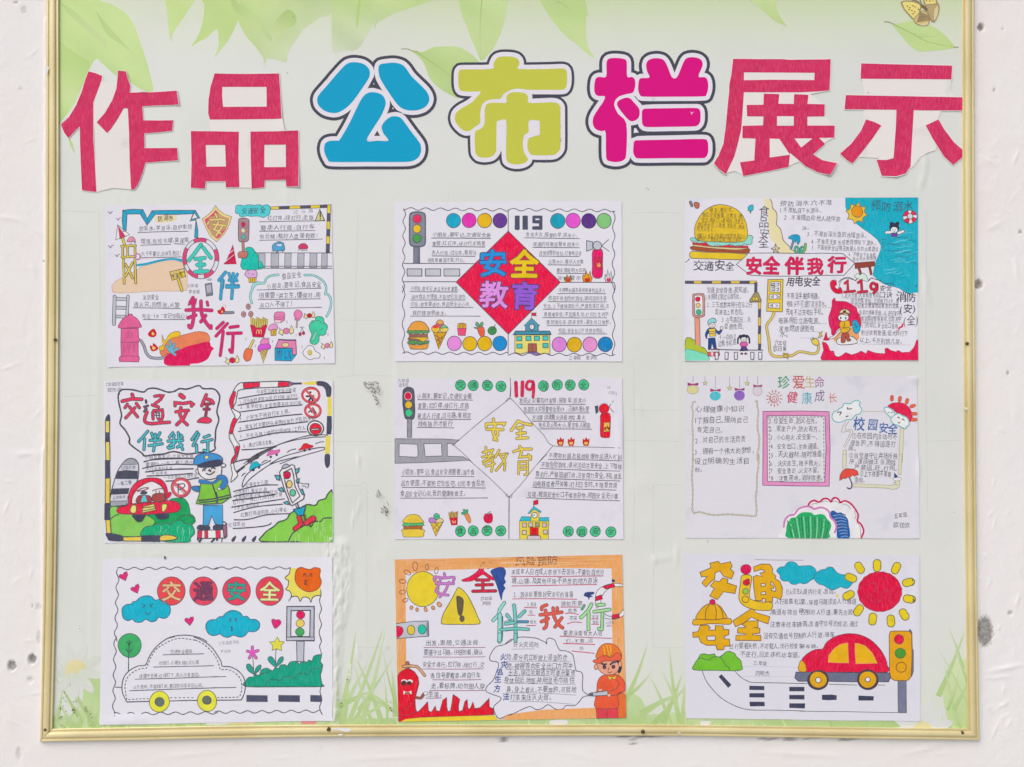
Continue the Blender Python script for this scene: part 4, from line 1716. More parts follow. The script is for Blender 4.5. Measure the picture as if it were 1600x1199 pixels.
def poster(label, corners, seed, curl=(.002, .002, .002, .002), paper='E5E3EB', smudge=.3, crease=1.0, extra=()):
    """corners: top left, top right, bottom right, bottom left in photo px; curl: lift of the four edges left, top, right, bottom"""
    global S, CR
    CR = (0, 0, 1)
    cx, cy = bilin(corners, .5, .5)
    ox, oz = P(cx, cy, .002)
    org = (ox, -.002, oz)
    e = empty('poster', org)
    tag(e, label, 'poster', 'hand-drawn safety posters stuck on the notice board')
    tl, tr, br_, bl = [P(c_[0], c_[1], .002) for c_ in corners]
    wd, ht = tr[0] - tl[0], tl[1] - bl[1]
    ex = []
    for (px, py, sx, sy, rot, a) in extra:
        x, z = P(px, py)
        ex.append((x, z, sx / 1200, sy / 1200, cos(rot), sin(rot), a))

    def h(x, z):
        u = (x - tl[0]) / wd
        v = (tl[1] - z) / ht
        o = hb(x, z, TABS) + .00022 + .00018 * noise.noise(Vector((x * 11, z * 11, seed))) + .00012 * noise.noise(Vector((x * 27, z * 27, seed + 9)))
        k = noise.noise(Vector((z * 9, seed, 1))) * .8 + .8
        o += .20 * curl[0] * max(0, 1 - u / .10) ** 2 * k
        o += .20 * curl[2] * max(0, (u - .90) / .10) ** 2 * (noise.noise(Vector((z * 9, seed, 5))) * .8 + .8)
        o += .20 * curl[1] * max(0, 1 - v / .12) ** 2 * (noise.noise(Vector((x * 9, seed, 8))) * .8 + .8)
        o += .20 * curl[3] * max(0, (v - .88) / .12) ** 2 * (noise.noise(Vector((x * 9, seed, 12))) * .8 + .8)
        for a, b_, sx, sz, c_, s_, am in ex:
            dx, dz = x - a, z - b_
            p, q = (dx * c_ + dz * s_) / sx, (-dx * s_ + dz * c_) / sz
            r = p * p + q * q
            if r < 8:
                o += am * math.exp(-r)
        return o
    S = Sheet(e, org, .00030, h, .007, .000014)
    S.quad = corners
    nu, nv = 84, 60
    vv, ff = [], []
    for j in range(nv + 1):
        for i in range(nu + 1):
            u, v = i / nu, j / nv
            p = bilin(corners, u, v)
            eu = (abs(u - .5) * 2) ** 12
            ev = (abs(v - .5) * 2) ** 12
            px = p[0] + eu * .8 * noise.noise(Vector((v * 5, seed, 3 + (u > .5))))
            py = p[1] + ev * .8 * noise.noise(Vector((u * 5, seed, 7 + (v > .5))))
            x, z = P(px, py, .002)
            vv.append((x, -(S.d0 + h(x, z)), z))
    for j in range(nv):
        for i in range(nu):
            a = j * (nu + 1) + i
            ff.append([a, a + nu + 1, a + nu + 2, a + 1])
    o = mesh_obj('paper_sheet', vv, ff, [paper_mat(paper, smudge, 'drawing_paper', crease)], None, e, org)
    so_ = o.modifiers.new('thickness', 'SOLIDIFY')
    so_.thickness = .0001
    so_.offset = -1
    split_edges(o)
    return e


# ------------------------------------------------------------------ top row, left
poster('crowded white poster with a blue zigzag banner, pink fire hydrant and lifebuoy',
       [(163.3, 321.3), (517.5, 318.3), (522.9, 567.7), (166.9, 574.2)], 1.3, (.003, .001, .002, .001))
BL_, TL_, YE, GRN = '3FA6C6', '55CDBE', 'E6CE62', '63C9A8'
crop(155, 310)
part('blue_banner_drawing')
F(BL_, '312 160 440 145 578 150 635 270 695 165 900 160 1268 160 1325 262 1272 268 1300 420 1300 520 1255 520 1262 420 1275 285 1198 300 1240 205 1000 214 740 212 632 355 540 208 370 210 355 430 318 440 305 300', OUT, 6, sm=0)
L('312 160 370 210;578 150 540 208;635 270 632 355;695 165 740 212;1268 160 1225 205', 4)
F('E8E6F0', '1252 190 1300 262 1215 275', OUT, 5, sm=0)
F(BL_, '500 868 620 850 760 815 900 790 1000 788 1095 805 1095 838 1000 815 900 815 760 845 620 880 500 895', None)
endpart()
part('hill_drawing')
F('E8C9A6', '165 1150 230 1085 330 1030 480 960 560 900 700 860 850 825 950 820 1050 830 1100 850 1130 900 1160 985 1160 1180 1145 1215 1000 1225 800 1220 600 1230 400 1245 250 1250 180 1240', 'B79B84', 4, 'c', 0)
endpart()
for q in ('120 180 140 190 150 205 160 190 178 175', '225 265 240 275 255 292 265 265 285 258', '120 628 140 635 152 655 165 630 190 620', '210 745 225 752 238 770 250 745 270 738'):
    part('seagull_drawing')
    L(q, 6)
endpart()
part('lifeguard_tower_drawing')
F('F0EEF4', '245 350 400 480 220 548', OUT, 5, sm=0)
F('D2486F', '250 360 350 505 275 535', OUT, 4, sm=0)
B(YE, '312 530 335 610', 26, OUT, 4)
F('E79AAE', '370 570 400 515 440 508 470 540 475 565 420 568', OUT, 5)
B('C9A0A8', '405 575 408 605;425 575 428 605', 10, None)
C('9A9AA6', 473, 583, 16, 12)
B(YE, '295 632 480 624;310 640 312 780;472 625 474 770;372 630 376 770;300 778 475 764', 20, OUT, 4, sm=0)
B(YE, '322 800 330 1120;470 800 482 1115;350 870 440 1050;440 850 350 1020', 22, OUT, 4, sm=0)
L([(508 + 34 * cos(t * .4), 768 + 38 * sin(t * .4)) for t in range(17)], 18, 'C58BB0', k='m')
endpart()
part('handwriting')
F('EBD9A6', '760 235 1000 225 1000 300 760 320', None, k='c')
T('防溺水', 775, 308, 990, 290, 84, '3A3A30', .01)
TL([('防溺水，学游泳，自护本领', 525, 435, 1225, 410), ('增强，危险水域，莫逞能', 550, 605, 1190, 578), ('六个不要记，同伴互救记！', 560, 775, 1080, 755)], 74, '3C3C4C')
L('510 455 700 445 900 440 1170 435;550 620 760 612 945 605;985 600 1125 605;555 785 800 780 1085 772', 6)
endpart()
part('lifebuoy_drawing')
lb = []
F('E2E0EA', [(1338 + 240 * cos(t * pi / 14), 792 + 270 * sin(t * pi / 14)) for t in range(28)], OUT, 6, sm=0, holes=([(1335 + 190 * cos(t * pi / 14), 788 + 218 * sin(t * pi / 14)) for t in range(28)],))
for a0, a1 in ((-115, -70), (-28, 8), (42, 78), (100, 138), (160, 212)):
    q = [radians(a0 + (a1 - a0) * i / 6) for i in range(7)]
    F('D9577F', [(1338 + 240 * cos(t), 792 + 270 * sin(t)) for t in q] + [(1335 + 190 * cos(t), 788 + 218 * sin(t)) for t in q[::-1]], OUT, 4, sm=0)
B(TL_, '1340 610 1260 720 1180 820;1370 650 1430 730 1470 785;1265 800 1390 785;1290 878 1385 872;1262 970 1430 960;1330 800 1335 960', 38, '2F8C86', 5, sm=0)
endpart()
part('shield_drawing')
F('E8D89A', '1530 95 1580 160 1650 210 1745 245 1722 320 1690 400 1640 480 1545 575 1460 500 1410 400 1355 275 1440 215 1500 150', '8A6A50', 5, sm=0)
F('C4A07C', '1530 150 1580 200 1640 240 1715 265 1690 350 1650 430 1600 500 1545 540 1480 480 1435 390 1385 285 1450 240 1500 200', None, sm=0)
F('DB5A78', '1530 160 1575 200 1440 260 1440 420 1385 285 1450 240 1500 195', None, sm=0)
F('DB5A78', '1570 470 1690 380 1640 450 1580 520 1545 540 1550 500', None, sm=0)
B('E8D08A', '1530 205 1550 250;1430 340 1440 315;1460 285 1600 278 1650 290;1500 345 1660 360;1570 310 1540 370 1510 410 1560 430 1600 465;1620 370 1580 430 1540 490', 26, '8A6A50', 4, sm=0)
endpart()
part('water_warning_sign_drawing')
F('E6CC58', '928 970 1115 925 1138 1030 960 1080', OUT, 6, sm=0)
T('水深危', 955, 1060, 1115, 1020, 66, '3A3420', .02)
B(YE, '1040 1060 1090 1215', 28, OUT, 4)
endpart()
crop(340, 310)
part('blue_cloud_title_drawing')
F('66CFD4', '235 170 245 105 290 90 350 100 410 82 480 95 540 82 590 100 640 85 685 105 692 160 680 215 640 235 600 255 560 240 500 235 440 240 390 230 330 245 290 235 285 205 245 200', '3C8C96', 7)
T('交通安全', 315, 215, 630, 200, 96, '2E5C70', .012)
endpart()
part('striped_barrier_drawing')
for i, (a, b_) in enumerate(((700, 808), (808, 945), (945, 1090), (1090, 1225), (1225, 1350), (1350, 1480))):
    F('E4CE5E' if i % 2 == 0 else '56566A', [(a, 112 - (a - 700) * .035), (b_, 112 - (b_ - 700) * .035), (b_, 150 - (b_ - 700) * .035), (a, 150 - (a - 700) * .035)], OUT, 4, sm=0)
for i, (a, b_) in enumerate(((85, 200), (200, 305), (305, 410), (410, 500), (500, 600), (600, 715))):
    F('E4CE5E' if i % 2 == 0 else '56566A', [(1448 - a * .03, a), (1492 - a * .03, a), (1492 - b_ * .03, b_), (1448 - b_ * .03, b_)], OUT, 4, sm=0)
endpart()
part('handwriting')
T('过马路', 1000, 210, 1290, 190, 58, '8A8A98')
TL([('红灯停，绿灯行，走路', 655, 295, 1270, 285, 550, 1280), ('要走人行道，自行车', 560, 420, 1285, 412, 550, 1285), ('有云梯，载好人盘是有罪！', 550, 540, 1320, 525, 550, 1380)], 74, '42424F', OUT, 6, dy=14)
endpart()
part('warning_triangle_drawing')
F('D9D29A', '1345 145 1410 295 1285 300', OUT, 8, sm=0)
B('4A4A3A', '1350 180 1352 245', 18)
C('4A4A3A', 1352, 272, 9)
endpart()
part('traffic_light_drawing')
F('A98C92', '275 300 295 270 350 262 400 275 415 310 412 500 400 560 350 575 300 572 275 530', OUT, 6)
C('D0325E', 338, 345, 26, 32, '6A4040', 5)
C('EADDB0', 337, 425, 22, 26)
C('58BBB4', 342, 510, 26, 30, '4A6A70', 5)
B('C08C80', '335 580 340 720', 26, OUT, 4, sm=0)
F('C77F72', '275 715 330 700 390 705 395 750 370 785 300 785 272 770', OUT, 5)
endpart()
part('traffic_cone_drawing')
F('C93858', '203 610 245 860 250 865 85 868 90 850 110 845', '8A3048', 5, sm=0)
B('E8E2EC', '145 735 210 680;110 830 215 745', 8, sm=0)
endpart()
part('bush_drawing')
F('30BFAE', '365 670 400 645 460 655 490 700 520 730 545 780 540 815 580 840 595 880 580 930 325 932 325 790 370 790 395 740 385 705', '2F8478', 7)
endpart()
part('blue_car_drawing')
F('5FA6CC', '720 630 755 590 790 585 860 585 880 640 870 685 740 690', '3E5870', 6)
F('E2E2EC', '785 605 840 605 845 630 780 628', None, sm=0)
B('56687E', '785 572 830 572;715 695 745 695;765 712 800 700;850 705 880 680', 10)
endpart()
part('red_car_drawing')
F('CE4C6E', '1065 635 1100 600 1150 598 1185 630 1175 665 1080 668', '6A3048', 6)
B('56586E', '1060 690 1080 675;1160 690 1180 680;1100 690 1150 690', 8)
endpart()
part('zebra_crossing_drawing')
for a, b_ in ((540, 628), (705, 805), (885, 970), (1055, 1140), (1215, 1310), (1370, 1445)):
    F('B9BAC4', [(a, 722), (b_, 722), (b_ - 4, 915), (a - 4, 915)], OUT, 4, sm=0)
L('490 718 900 718 1520 720;600 922 1000 922 1520 925;600 895 1510 895', 5)
endpart()
part('cupcake_drawing')
F('DDB4DC', '360 1000 375 965 420 945 480 942 515 965 520 1020 500 1045 410 1050 380 1030', '6A5878', 6)
F('E6C648', '405 1048 510 1045 505 1105 415 1112', '6A5878', 5, sm=0)
L('430 1050 438 1110;455 1050 460 1108;482 1048 485 1105', 6, '6A5030')
C('5A4A60', 405, 990, 7)
C('5A4A60', 465, 1000, 7)
endpart()
part('cloud_frame_drawing')
B('A8DAD8', '455 1175 500 1110 610 1120 620 1080 680 1030 800 1010;1145 1012 1260 1015 1350 1060 1410 1120 1430 1190 1420 1270;', 20, '5A8C94', 4) if False else None
B('A8DAD8', '455 1175 500 1110 610 1120 640 1060 700 1020 800 1008', 20, '5A8C94', 4)
again()
B('A8DAD8', '1145 1012 1260 1015 1350 1060 1410 1120 1430 1190 1418 1265', 20, '5A8C94', 4)
crop(340, 440)
again()
B('A8DAD8', '600 20 500 40 450 120 430 200 450 285', 22, '5A8C94', 4)
again()
B('A8DAD8', '1415 155 1470 190 1495 270 1480 370 1435 460', 20, '5A8C94', 4)
endpart()
part('handwriting')
crop(340, 310)
T('食品安全', 850, 1075, 1110, 1040, 92, '30303E', .005)
crop(340, 440)
TL([('小朋友，要牢记，食品安全', 650, 95, 1365, 75, 520, 1365), ('很重要！讲卫生，懂得对，病', 545, 225, 1360, 215, 530, 1355), ('从口入不得了！', 550, 345, 985, 335, 540, 1370)], 84, '3A3A4A', OUT, 6, dy=14)
crop(155, 440)
T('消防安全', 575, 245, 790, 240, 82, '30303E', .005)
TL([('遇火灾，别慌张，火警', 455, 335, 1060, 345, 445, 1075), ('电话“119”牢记你我心！', 570, 490, 1150, 490, 580, 1135)], 76, '3C3C4C', OUT, 6, dy=12)
T('六年级', 1165, 85, 1300, 80, 56, '42424F')
T('李佳颖', 1175, 165, 1330, 160, 64, '42424F')
endpart()
part('ladder_drawing')
B('C4C6CE', '215 230 370 235;215 345 370 350;215 460 340 465', 34, OUT, 4, sm=0)
B('C4C6CE', '205 200 200 380 196 560', 38, OUT, 4, sm=0)
B('C4C6CE', '380 195 372 350 368 440', 30, OUT, 4, sm=0)
endpart()
part('fire_hydrant_drawing')
F('E0709C', '290 620 515 615 520 740 545 770 515 800 515 970 530 1010 520 1060 270 1055 262 1010 290 970 285 800', '7E3A58', 6, sm=0)
F('E0709C', '255 610 290 520 350 460 385 450 390 432 435 432 445 455 500 490 550 570 545 605 400 610', '7E3A58', 6)
L('290 800 400 805 515 795;285 985 400 980 520 990', 5, '7E3A58')
C(None, 398, 705, 36, 44, '9A4468', 5)
C(None, 398, 705, 12, 22, '9A4468', 5)
L('320 830 325 880 325 935;380 830 380 890 390 945;400 830 402 890;460 830 458 880 465 935', 6, 'A84A70')
endpart()
part('hose_drawing')
B('A9AAB8', '550 780 590 850 620 940 680 1000 780 1012 860 1000 900 965', 28, OUT, 4)
endpart()
part('flame_drawing')
F('C8323E', '715 620 755 680 740 725 700 735 655 720 645 680', None)
F('EACB7A', '705 665 730 695 705 710 688 690', None)
again()
F('C8323E', '715 810 775 870 760 905 700 920 670 880 668 840 700 850', None)
F('EACB7A', '715 850 745 880 715 900 695 875', None)
endpart()
part('firefighter_hose_splash_drawing', z=1)
F('F08A68', '800 900 900 760 1050 720 1200 680 1300 660 1410 675 1455 740 1440 800 1300 830 1180 870 1060 900 900 960 830 985', '8A5A50', 5)
F('D91F62', '850 1040 900 960 1060 900 1140 860 1280 825 1440 790 1470 850 1510 880 1480 920 1430 1020 1320 1075 1200 1085 1180 1108 900 1108', None, sm=1)
F('E8C24C', '830 700 850 765 880 770 920 700 1000 660 1065 670 1050 725 960 745 900 790 860 850 850 900 800 910 790 860 840 840 830 770', '8A6A40', 5)
B('76BCD2', '890 850 940 920;935 790 945 890;990 825 955 905;1035 885 960 925;1000 965 950 925', 26, '3E7A90', 4)
endpart()
part('title_character_drawing')
B('CF4678', '1235 215 1195 290 1260 255 1235 330;1145 378 1300 372 1480 382;1240 330 1245 450 1220 590 1190 605 1180 580;1170 480 1270 445;1340 260 1345 400 1380 500 1460 610 1470 585;1400 450 1340 530', 40, '8A2E58', 4)
B('CF4678', '1420 270 1430 315', 30, '8A2E58', 4)
crop(340, 310)
again()
B('4FA8CE', '105 975 20 1080;72 1085 60 1180', 38, '2E6E8C', 4)
B('4FA8CE', '150 990 170 1050;205 990 205 1160;260 1000 235 1060;150 1080 255 1085;120 1150 275 1150', 32, '2E6E8C', 4)
crop(340, 440)
B('4FA8CE', '62 -20 50 110 40 230;190 -20 195 90 185 225;120 75 275 72', 34, '2E6E8C', 4)
again()
B('CF3F72', '75 540 -10 620;130 555 60 630 -20 720;75 660 50 870 35 975', 36, '8A2E58', 3)
B('CF3F72', '165 605 270 590;130 685 310 680;205 690 200 800 190 930 160 900', 38, '8A2E58', 3)
endpart()
part('phone_drawing')
crop(155, 440)
F('8F909E', '1395 35 1480 20 1495 180 1412 195', OUT, 6, sm=0)
F('B9BAC6', '1410 55 1470 45 1478 140 1420 150', None, sm=0)
B('444452', '1430 170 1445 168;1465 165 1475 164', 8)
crop(155, 310)
C('B5B6C2', 1450, 1070, 34, 18)
endpart()
part('matchstick_drawing')
crop(340, 440)
F('C8323E', '65 325 100 375 90 420 40 435 5 415 0 380 35 370', None)
F('EAC87A', '55 380 72 400 50 415', None)
B('8E8C9E', '90 412 205 410', 26, OUT, 4)
L('65 290 75 310;95 305 105 345', 4, 'C8808A')
endpart()
part('biscuit_drawing')
for a, b_ in ((405, 332), (343, 433), (438, 430)):
    again()
    C('B48A8C', a, b_, 30, 38, '6A4A50', 5)
    C('8E6468', a, b_, 8)
endpart()
part('french_fries_drawing')
for i in range(9):
    x = 455 + i * 23
    B('E2CF72', [(x + (i - 4) * 2, 600), (x + (i - 4) * 5, 478 + (i % 3) * 12)] and f'{x} 600 {x + (i - 4) * 3} {478 + (i % 3) * 14}', 16, '7A6A3A', 3)
F('D23254', '432 572 480 580 510 610 575 610 600 580 650 575 605 735 465 728', '8A2038', 5, sm=0)
B('F0D8A0', '510 690 520 645 538 640 545 690 560 640 578 645 575 690', 7)
endpart()
part('cupcake_drawing')
F('E2A4D0', '668 635 680 590 710 562 770 560 792 600 780 640 740 628 700 645', '8A5080', 5)
F('E0BE48', '695 640 775 630 768 710 705 715', '7A6030', 5, sm=0)
L('712 640 718 712;735 635 738 710;755 632 755 708', 5, '7A6030')
endpart()
part('cake_slice_drawing')
F('E28AB4', '755 415 790 400 870 402 885 430 880 510 830 545 750 540 742 450', '8A4468', 6, sm=0)
L('745 470 830 470 885 455;750 495 830 500 882 480', 6, 'B04A80')
F('EEE2DC', '752 512 828 515 828 540 752 538', None, sm=0)
endpart()
part('lollipop_drawing')
B('C8BC9A', '1050 510 1040 605', 14, OUT, 3)
C('E287B6', 1060, 435, 56, 60, '8A4468', 5)
F('E287B6', '1015 490 1085 490 1080 510 1015 510', '8A4468', 4, sm=0)
endpart()
part('candy_drawing')
for x, y, c_, q in ((1210, 450, 'C8283C', 1.0), (905, 652, 'E08AB0', 1.35), (195, 1038, 'D22A50', 1.25), (1443, 845, 'D98AAE', 1.05)):
    again()
    F('EADDA8', [(x - 28 * q, y), (x - 75 * q, y - 35 * q), (x - 60 * q, y - 8), (x - 78 * q, y + 20 * q), (x - 35 * q, y + 45 * q)], OUT, 5, sm=0)
    F('EADDA8', [(x + 28 * q, y), (x + 50 * q, y - 55 * q), (x + 70 * q, y - 20), (x + 68 * q, y + 20 * q), (x + 40 * q, y + 30 * q)], OUT, 5, sm=0)
    C(c_, x, y, 30 * q, None, OUT, 4)
endpart()
part('cherry_drawing')
L('1110 610 1090 680;1115 610 1130 665;1080 605 1140 600', 5)
C('C8385E', 1085, 695, 19, 22, OUT, 4)
C('C8385E', 1130, 680, 19, 22, OUT, 4)
endpart()
part('broccoli_drawing')
F('55CBA4', '1240 700 1215 640 1205 580 1240 520 1285 515 1290 475 1340 460 1390 480 1405 540 1440 570 1445 620 1430 650 1425 690 1385 712 1340 710 1335 780 1300 825 1250 825 1215 790', '2E7E64', 7)
L('1240 560 1270 520 1320 515 1360 530 1345 560;1380 560 1410 550;1345 640 1390 620', 6, '2E7E64')
F('7EDCBC', '1295 650 1310 670 1290 740 1255 785 1240 760 1260 700', '2E7E64', 5)
endpart()
part('chicken_leg_drawing')
B('E6D67C', '420 880 440 840 470 780', 24, OUT, 4)
F('EE7B5A', '385 880 430 890 460 900 455 960 430 1030 380 1050 345 1010 345 950 365 905', '8A4434', 6)
endpart()
part('ice_cream_drawing')
F('D9BE74', '555 905 665 895 600 1075', '6A5430', 5, sm=0)
L('575 920 640 1000;600 905 650 960;650 905 585 1020;610 910 570 960', 4, '6A5430')
F('E692C0', '565 825 580 765 630 745 670 780 670 830', '8A4478', 5)
C('E6B0D0', 668, 755, 14, None, '8A4478', 4)
F('D66BD0', '530 895 545 840 600 825 670 822 700 850 690 890 650 885 620 900 590 890 560 925 535 915', '8A3C80', 5)
endpart()
part('milk_carton_drawing')
F('2FA4CC', '755 880 985 880 1030 940 1030 975 970 1048 755 1040', OUT, 6, sm=0)
F('E28EB4', '760 875 800 770 1030 770 1040 960 985 970 985 880', OUT, 6, sm=0)
B('4A4C70', '805 765 920 772 1025 772', 18, sm=0)
C('EAD9A4', 893, 835, 46, 28, OUT, 4)
T('MILK', 780, 1025, 985, 1028, 165, '244E74', .02, .4)
endpart()
part('fried_egg_drawing')
F('ECEAF2', '1160 880 1205 840 1260 860 1290 920 1345 950 1340 1005 1280 1010 1220 1030 1160 1000 1122 940', OUT, 5)
C('DDCB6A', 1215, 935, 26, 32, '7A6A3A', 4)
endpart()
part('doodle_mark')
for x, y in ((920, 540), (1040, 715), (1460, 700), (728, 785), (503, 850), (378, 762), (1117, 862), (1412, 1008)):
    again()
    T('8', x - 12, y + 20, x + 12, y + 20, 50, '6A6A78', .01)
endpart()

# ------------------------------------------------------------------ top row, middle
poster('white poster with a solid red diamond in its centre and coloured discs',
       [(616, 315.3), (971.3, 314.2), (972.3, 565), (616.5, 565)], 2.6, (.001, .002, .0015, .0015), smudge=.22)
crop(610, 310)
part('wavy_border_line')
L(wave(170, 140, 1550, 155, 17, 195, 1.5), 7, sm=0)
L(wave(185, 140, 170, 1240, 17, 190, 2.4), 7, sm=0)
L('1550 150 1550 440;175 858 640 858 1110 862;170 1100 560 1098 860 1100', 7, sm=0)
crop(790, 310)
L(wave(35, 150, 1440, 165, 17, 200, 2.5), 7, sm=0)
L(wave(1425, 165, 1415, 1240, 17, 240, 2.2), 7, sm=0)
L('720 1108 1000 1106 1430 1110', 7, sm=0)
crop(610, 435)
L(wave(175, 100, 170, 990, 17, 260, 2.0), 7, sm=0)
L(wave(160, 985, 1550, 990, 16, 190, 3.0), 7, sm=0)
L('1550 740 1548 1000', 7, sm=0)
crop(790, 435)
L(wave(1425, 60, 1420, 1010, 17, 250, 3.2), 7, sm=0)
L(wave(35, 1000, 1440, 1005, 16, 195, 2.0), 7, sm=0)
endpart()
part('traffic_light_drawing')
crop(610, 310)
F('868A98', '305 640 385 640 385 855 305 855', OUT, 6, sm=0)
F('8A8E9C', '255 225 290 190 355 180 425 190 458 230 460 420 458 590 425 630 355 638 290 630 255 590 252 400', '4E5464', 12)
F('787C8C', '355 650 375 650 375 850 355 850', None, sm=0)
C('E8476C', 353, 272, 56, None, OUT, 5)
C('EBC04A', 350, 402, 54, None, OUT, 5)
C('4F9C50', 350, 528, 56, None, OUT, 5)
endpart()
part('coloured_disc_drawing')
for x, y, c_ in ((830, 295, '14A8C6'), (1036, 292, 'E250B4'), (1240, 295, 'E3B814'), (1442, 295, '6C4292')):
    again()
    C(c_, x, y, 93, 96, OUT, 6, wob=.008)
crop(790, 310)
for x, y, c_ in ((686, 300, '10A2BC'), (888, 296, 'EE6CD2'), (1094, 300, '5E3A86'), (1295, 298, '8AC884')):
    again()
    C(c_, x, y, 96, 98, OUT, 6, wob=.01)
crop(610, 435)
for x, y, c_ in ((842, 858, 'E89ADF'), (1045, 862, 'E3B912'), (1240, 860, 'E3B912'), (1440, 858, '3590CE')):
    again()
    C(c_, x, y, 93, 96, OUT, 6, wob=.008)
crop(790, 435)
for x, y, c_ in ((705, 872, 'DE92DA'), (905, 874, 'DDB212'), (1110, 872, 'EAA0D4'), (1312, 870, '2B86C0')):
    again()
    C(c_, x, y, 95, 98, OUT, 6, wob=.008)
endpart()
part('red_diamond_drawing')
CR = (0, 0, 1)
F('EC1458', '794.2 361.5 875.5 441.5 794.2 522.5 712.7 441', OUT, .8, sm=0)
endpart()
part('title_character_drawing', z=3)
crop(610, 310)
T('安', 1165, 1030, 1545, 1030, 365, '4297D8', .026, .2, 'm', '2C3C80', .022)
crop(790, 310)
T('全', 55, 1045, 435, 1045, 385, 'EFC81C', .040, .2, 'm', '8A2A20', .022)
crop(610, 435)
T('教', 1165, 375, 1545, 385, 365, 'E2A0E6', .026, .2, 'm', '5A2C74', .022)
crop(790, 435)
T('育', 60, 400, 435, 400, 375, '9A68D4', .030, .2, 'm', '44246E', .022)
endpart()
part('number_drawing')
crop(790, 310)
F('505468', '120 235 140 228 185 230 186 410 165 422 120 415', None, sm=0)
F('505468', '222 235 240 228 292 230 294 415 222 415', None, sm=0)
F('505468', '352 235 370 228 485 230 485 410 470 418 350 415 352 370 440 368 440 335 352 330', None, sm=0, holes=('392 268 445 268 445 288 392 288',))
endpart()
part('handwriting')
crop(610, 310)
TL([('小朋友，要牢记，交通安全最', 550, 510, 1325, 515, 540, 1320), ('重要，红灯停，绿灯行走路要', 545, 625, 1255, 628, 548, 1245), ('走人行道，过马路，看斑马', 545, 745, 1135, 750, 545, 1115)], 66, '3A3A4A', OUT, 7, dy=14)
T('线有等横道才能，行行。', 485, 845, 980, 845, 62, '3A3A4A')
for i in range(3):
    x = (220, 460, 705)[i]
    F('C8CAD0', [(x, 930), (x + 195 + i * 6, 930), (x + 195 + i * 6, 1024), (x, 1024)], OUT, 7, sm=0)
crop(790, 310)
TL([('发现火灾，报警的早，损失小。', 270, 510, 950, 520, 245, 975), ('拨通的报警报警早损失小', 360, 635, 970, 640, 355, 970), ('说明报警的地址，打警电话说', 440, 750, 1005, 755, 445, 970), ('火势大小，警示人员情', 560, 865, 1030, 870, 560, 990), ('看火情报明方向的', 665, 978, 1060, 980, 675, 1060)], 66, '3A3A4A', OUT, 6, dy=12)
T('灾情警示', 680, 1085, 1000, 1085, 66, '3A3A4A')
crop(610, 435)
TL([('小朋友，要牢记，食品安全很重要。', 265, 165, 905, 170, 260, 880), ('油炸食品方便面，不能把它当饭吃，', 270, 275, 1010, 275, 265, 985), ('切忌，零食要适吃，食品安全记心间，', 265, 375, 1060, 375, 262, 1090), ('我的健康我做主。', 285, 488, 745, 488, 262, 1180)], 66, '3A3A4A', OUT, 6, dy=12)
crop(790, 435)
TL([('不携带利器及易燃易爆物品进入', 695, 190, 1310, 190, 680, 1320), ('校园不做危险的游戏，课间活动注意', 565, 295, 1330, 298, 560, 1330), ('安全，上下楼梯靠右行，严禁追逐打闹，注', 495, 395, 1360, 395, 490, 1320), ('意用电安全，不乱摸乱动，打扫卫生时不', 500, 505, 1360, 508, 485, 1330), ('要焚烧垃圾，疏通安全，紧急出口堆积，', 535, 610, 1390, 605, 545, 1335), ('校园，安全出口不堆放杂物品。', 695, 720, 1300, 720, 690, 1330)], 66, '3A3A4A', OUT, 6, dy=14)
T('三年级　唐尹言', 830, 1078, 1220, 1075, 68, '3A3A4A')
endpart()
part('fire_extinguisher_drawing')
crop(790, 310)
F('E63C72', '1150 685 1268 680 1275 860 1265 1035 1150 1035 1142 860', '5A2A40', 6)
F('D83A5A', '1178 778 1262 775 1258 940 1180 932', '5A2A40', 5, sm=0)
F('EAB06A', '1195 850 1220 880 1225 845 1245 870 1250 895 1215 905', None)
F('C4CAD4', '1065 558 1145 575 1148 668 1065 698', OUT, 6, sm=0)
C('C4CAD4', 1206, 624, 56, 58, OUT, 6)
L('1265 625 1355 545;1265 630 1362 698', 6)
endpart()
part('flame_drawing')
for x, w_, h_, c1, c2 in ((822, 100, 105, 'E8A83E', 'C84A34'), (1075, 130, 165, 'E2A03C', 'C0402C'), (1357, 105, 165, 'D8D8D8', 'D04A68')):
    again()
    F(c1, [(x - w_ * .5, 1050), (x - w_ * .42, 1108 - h_ * .6), (x - w_ * .25, 1108 - h_ * .5), (x - w_ * .15, 1108 - h_), (x + w_ * .08, 1108 - h_ * .55), (x + w_ * .3, 1108 - h_ * .9), (x + w_ * .38, 1108 - h_ * .45), (x + w_ * .5, 1050), (x + w_ * .35, 1108), (x - w_ * .35, 1108)], OUT, 6, sm=0)
    F(c2, [(x - w_ * .28, 1070), (x - w_ * .12, 1045), (x, 1062), (x + w_ * .12, 1035), (x + w_ * .28, 1070), (x + w_ * .2, 1098), (x - w_ * .2, 1098)], None)
endpart()
part('hamburger_drawing')
crop(610, 435)
F('F0A458', '245 690 250 640 280 595 330 568 390 565 445 585 485 630 495 690', '5A4A40', 6)
F('9A6A5C', '245 735 490 735 490 775 245 775', '5A4038', 4, sm=0)
F('5E9A60', '225 715 240 692 495 688 505 710 485 725 460 720 430 730 400 718 370 730 330 740 310 720 275 728 245 735', '3A5A3A', 6)
F('EDBE50', '240 780 490 775 500 790 435 840 360 805 240 790', '6A5430', 5, sm=0)
F('9A6A5C', '235 790 340 800 400 820 300 822 240 812', '5A4038', 4)
F('5E9A60', '228 860 240 825 330 822 430 838 505 820 500 855 470 865 430 860 390 872 350 860 300 872 260 862', '3A5A3A', 6)
F('F0A458', '245 868 300 876 400 876 492 862 485 915 450 932 285 932 258 910', '5A4A40', 6)
endpart()
part('ice_cream_drawing')
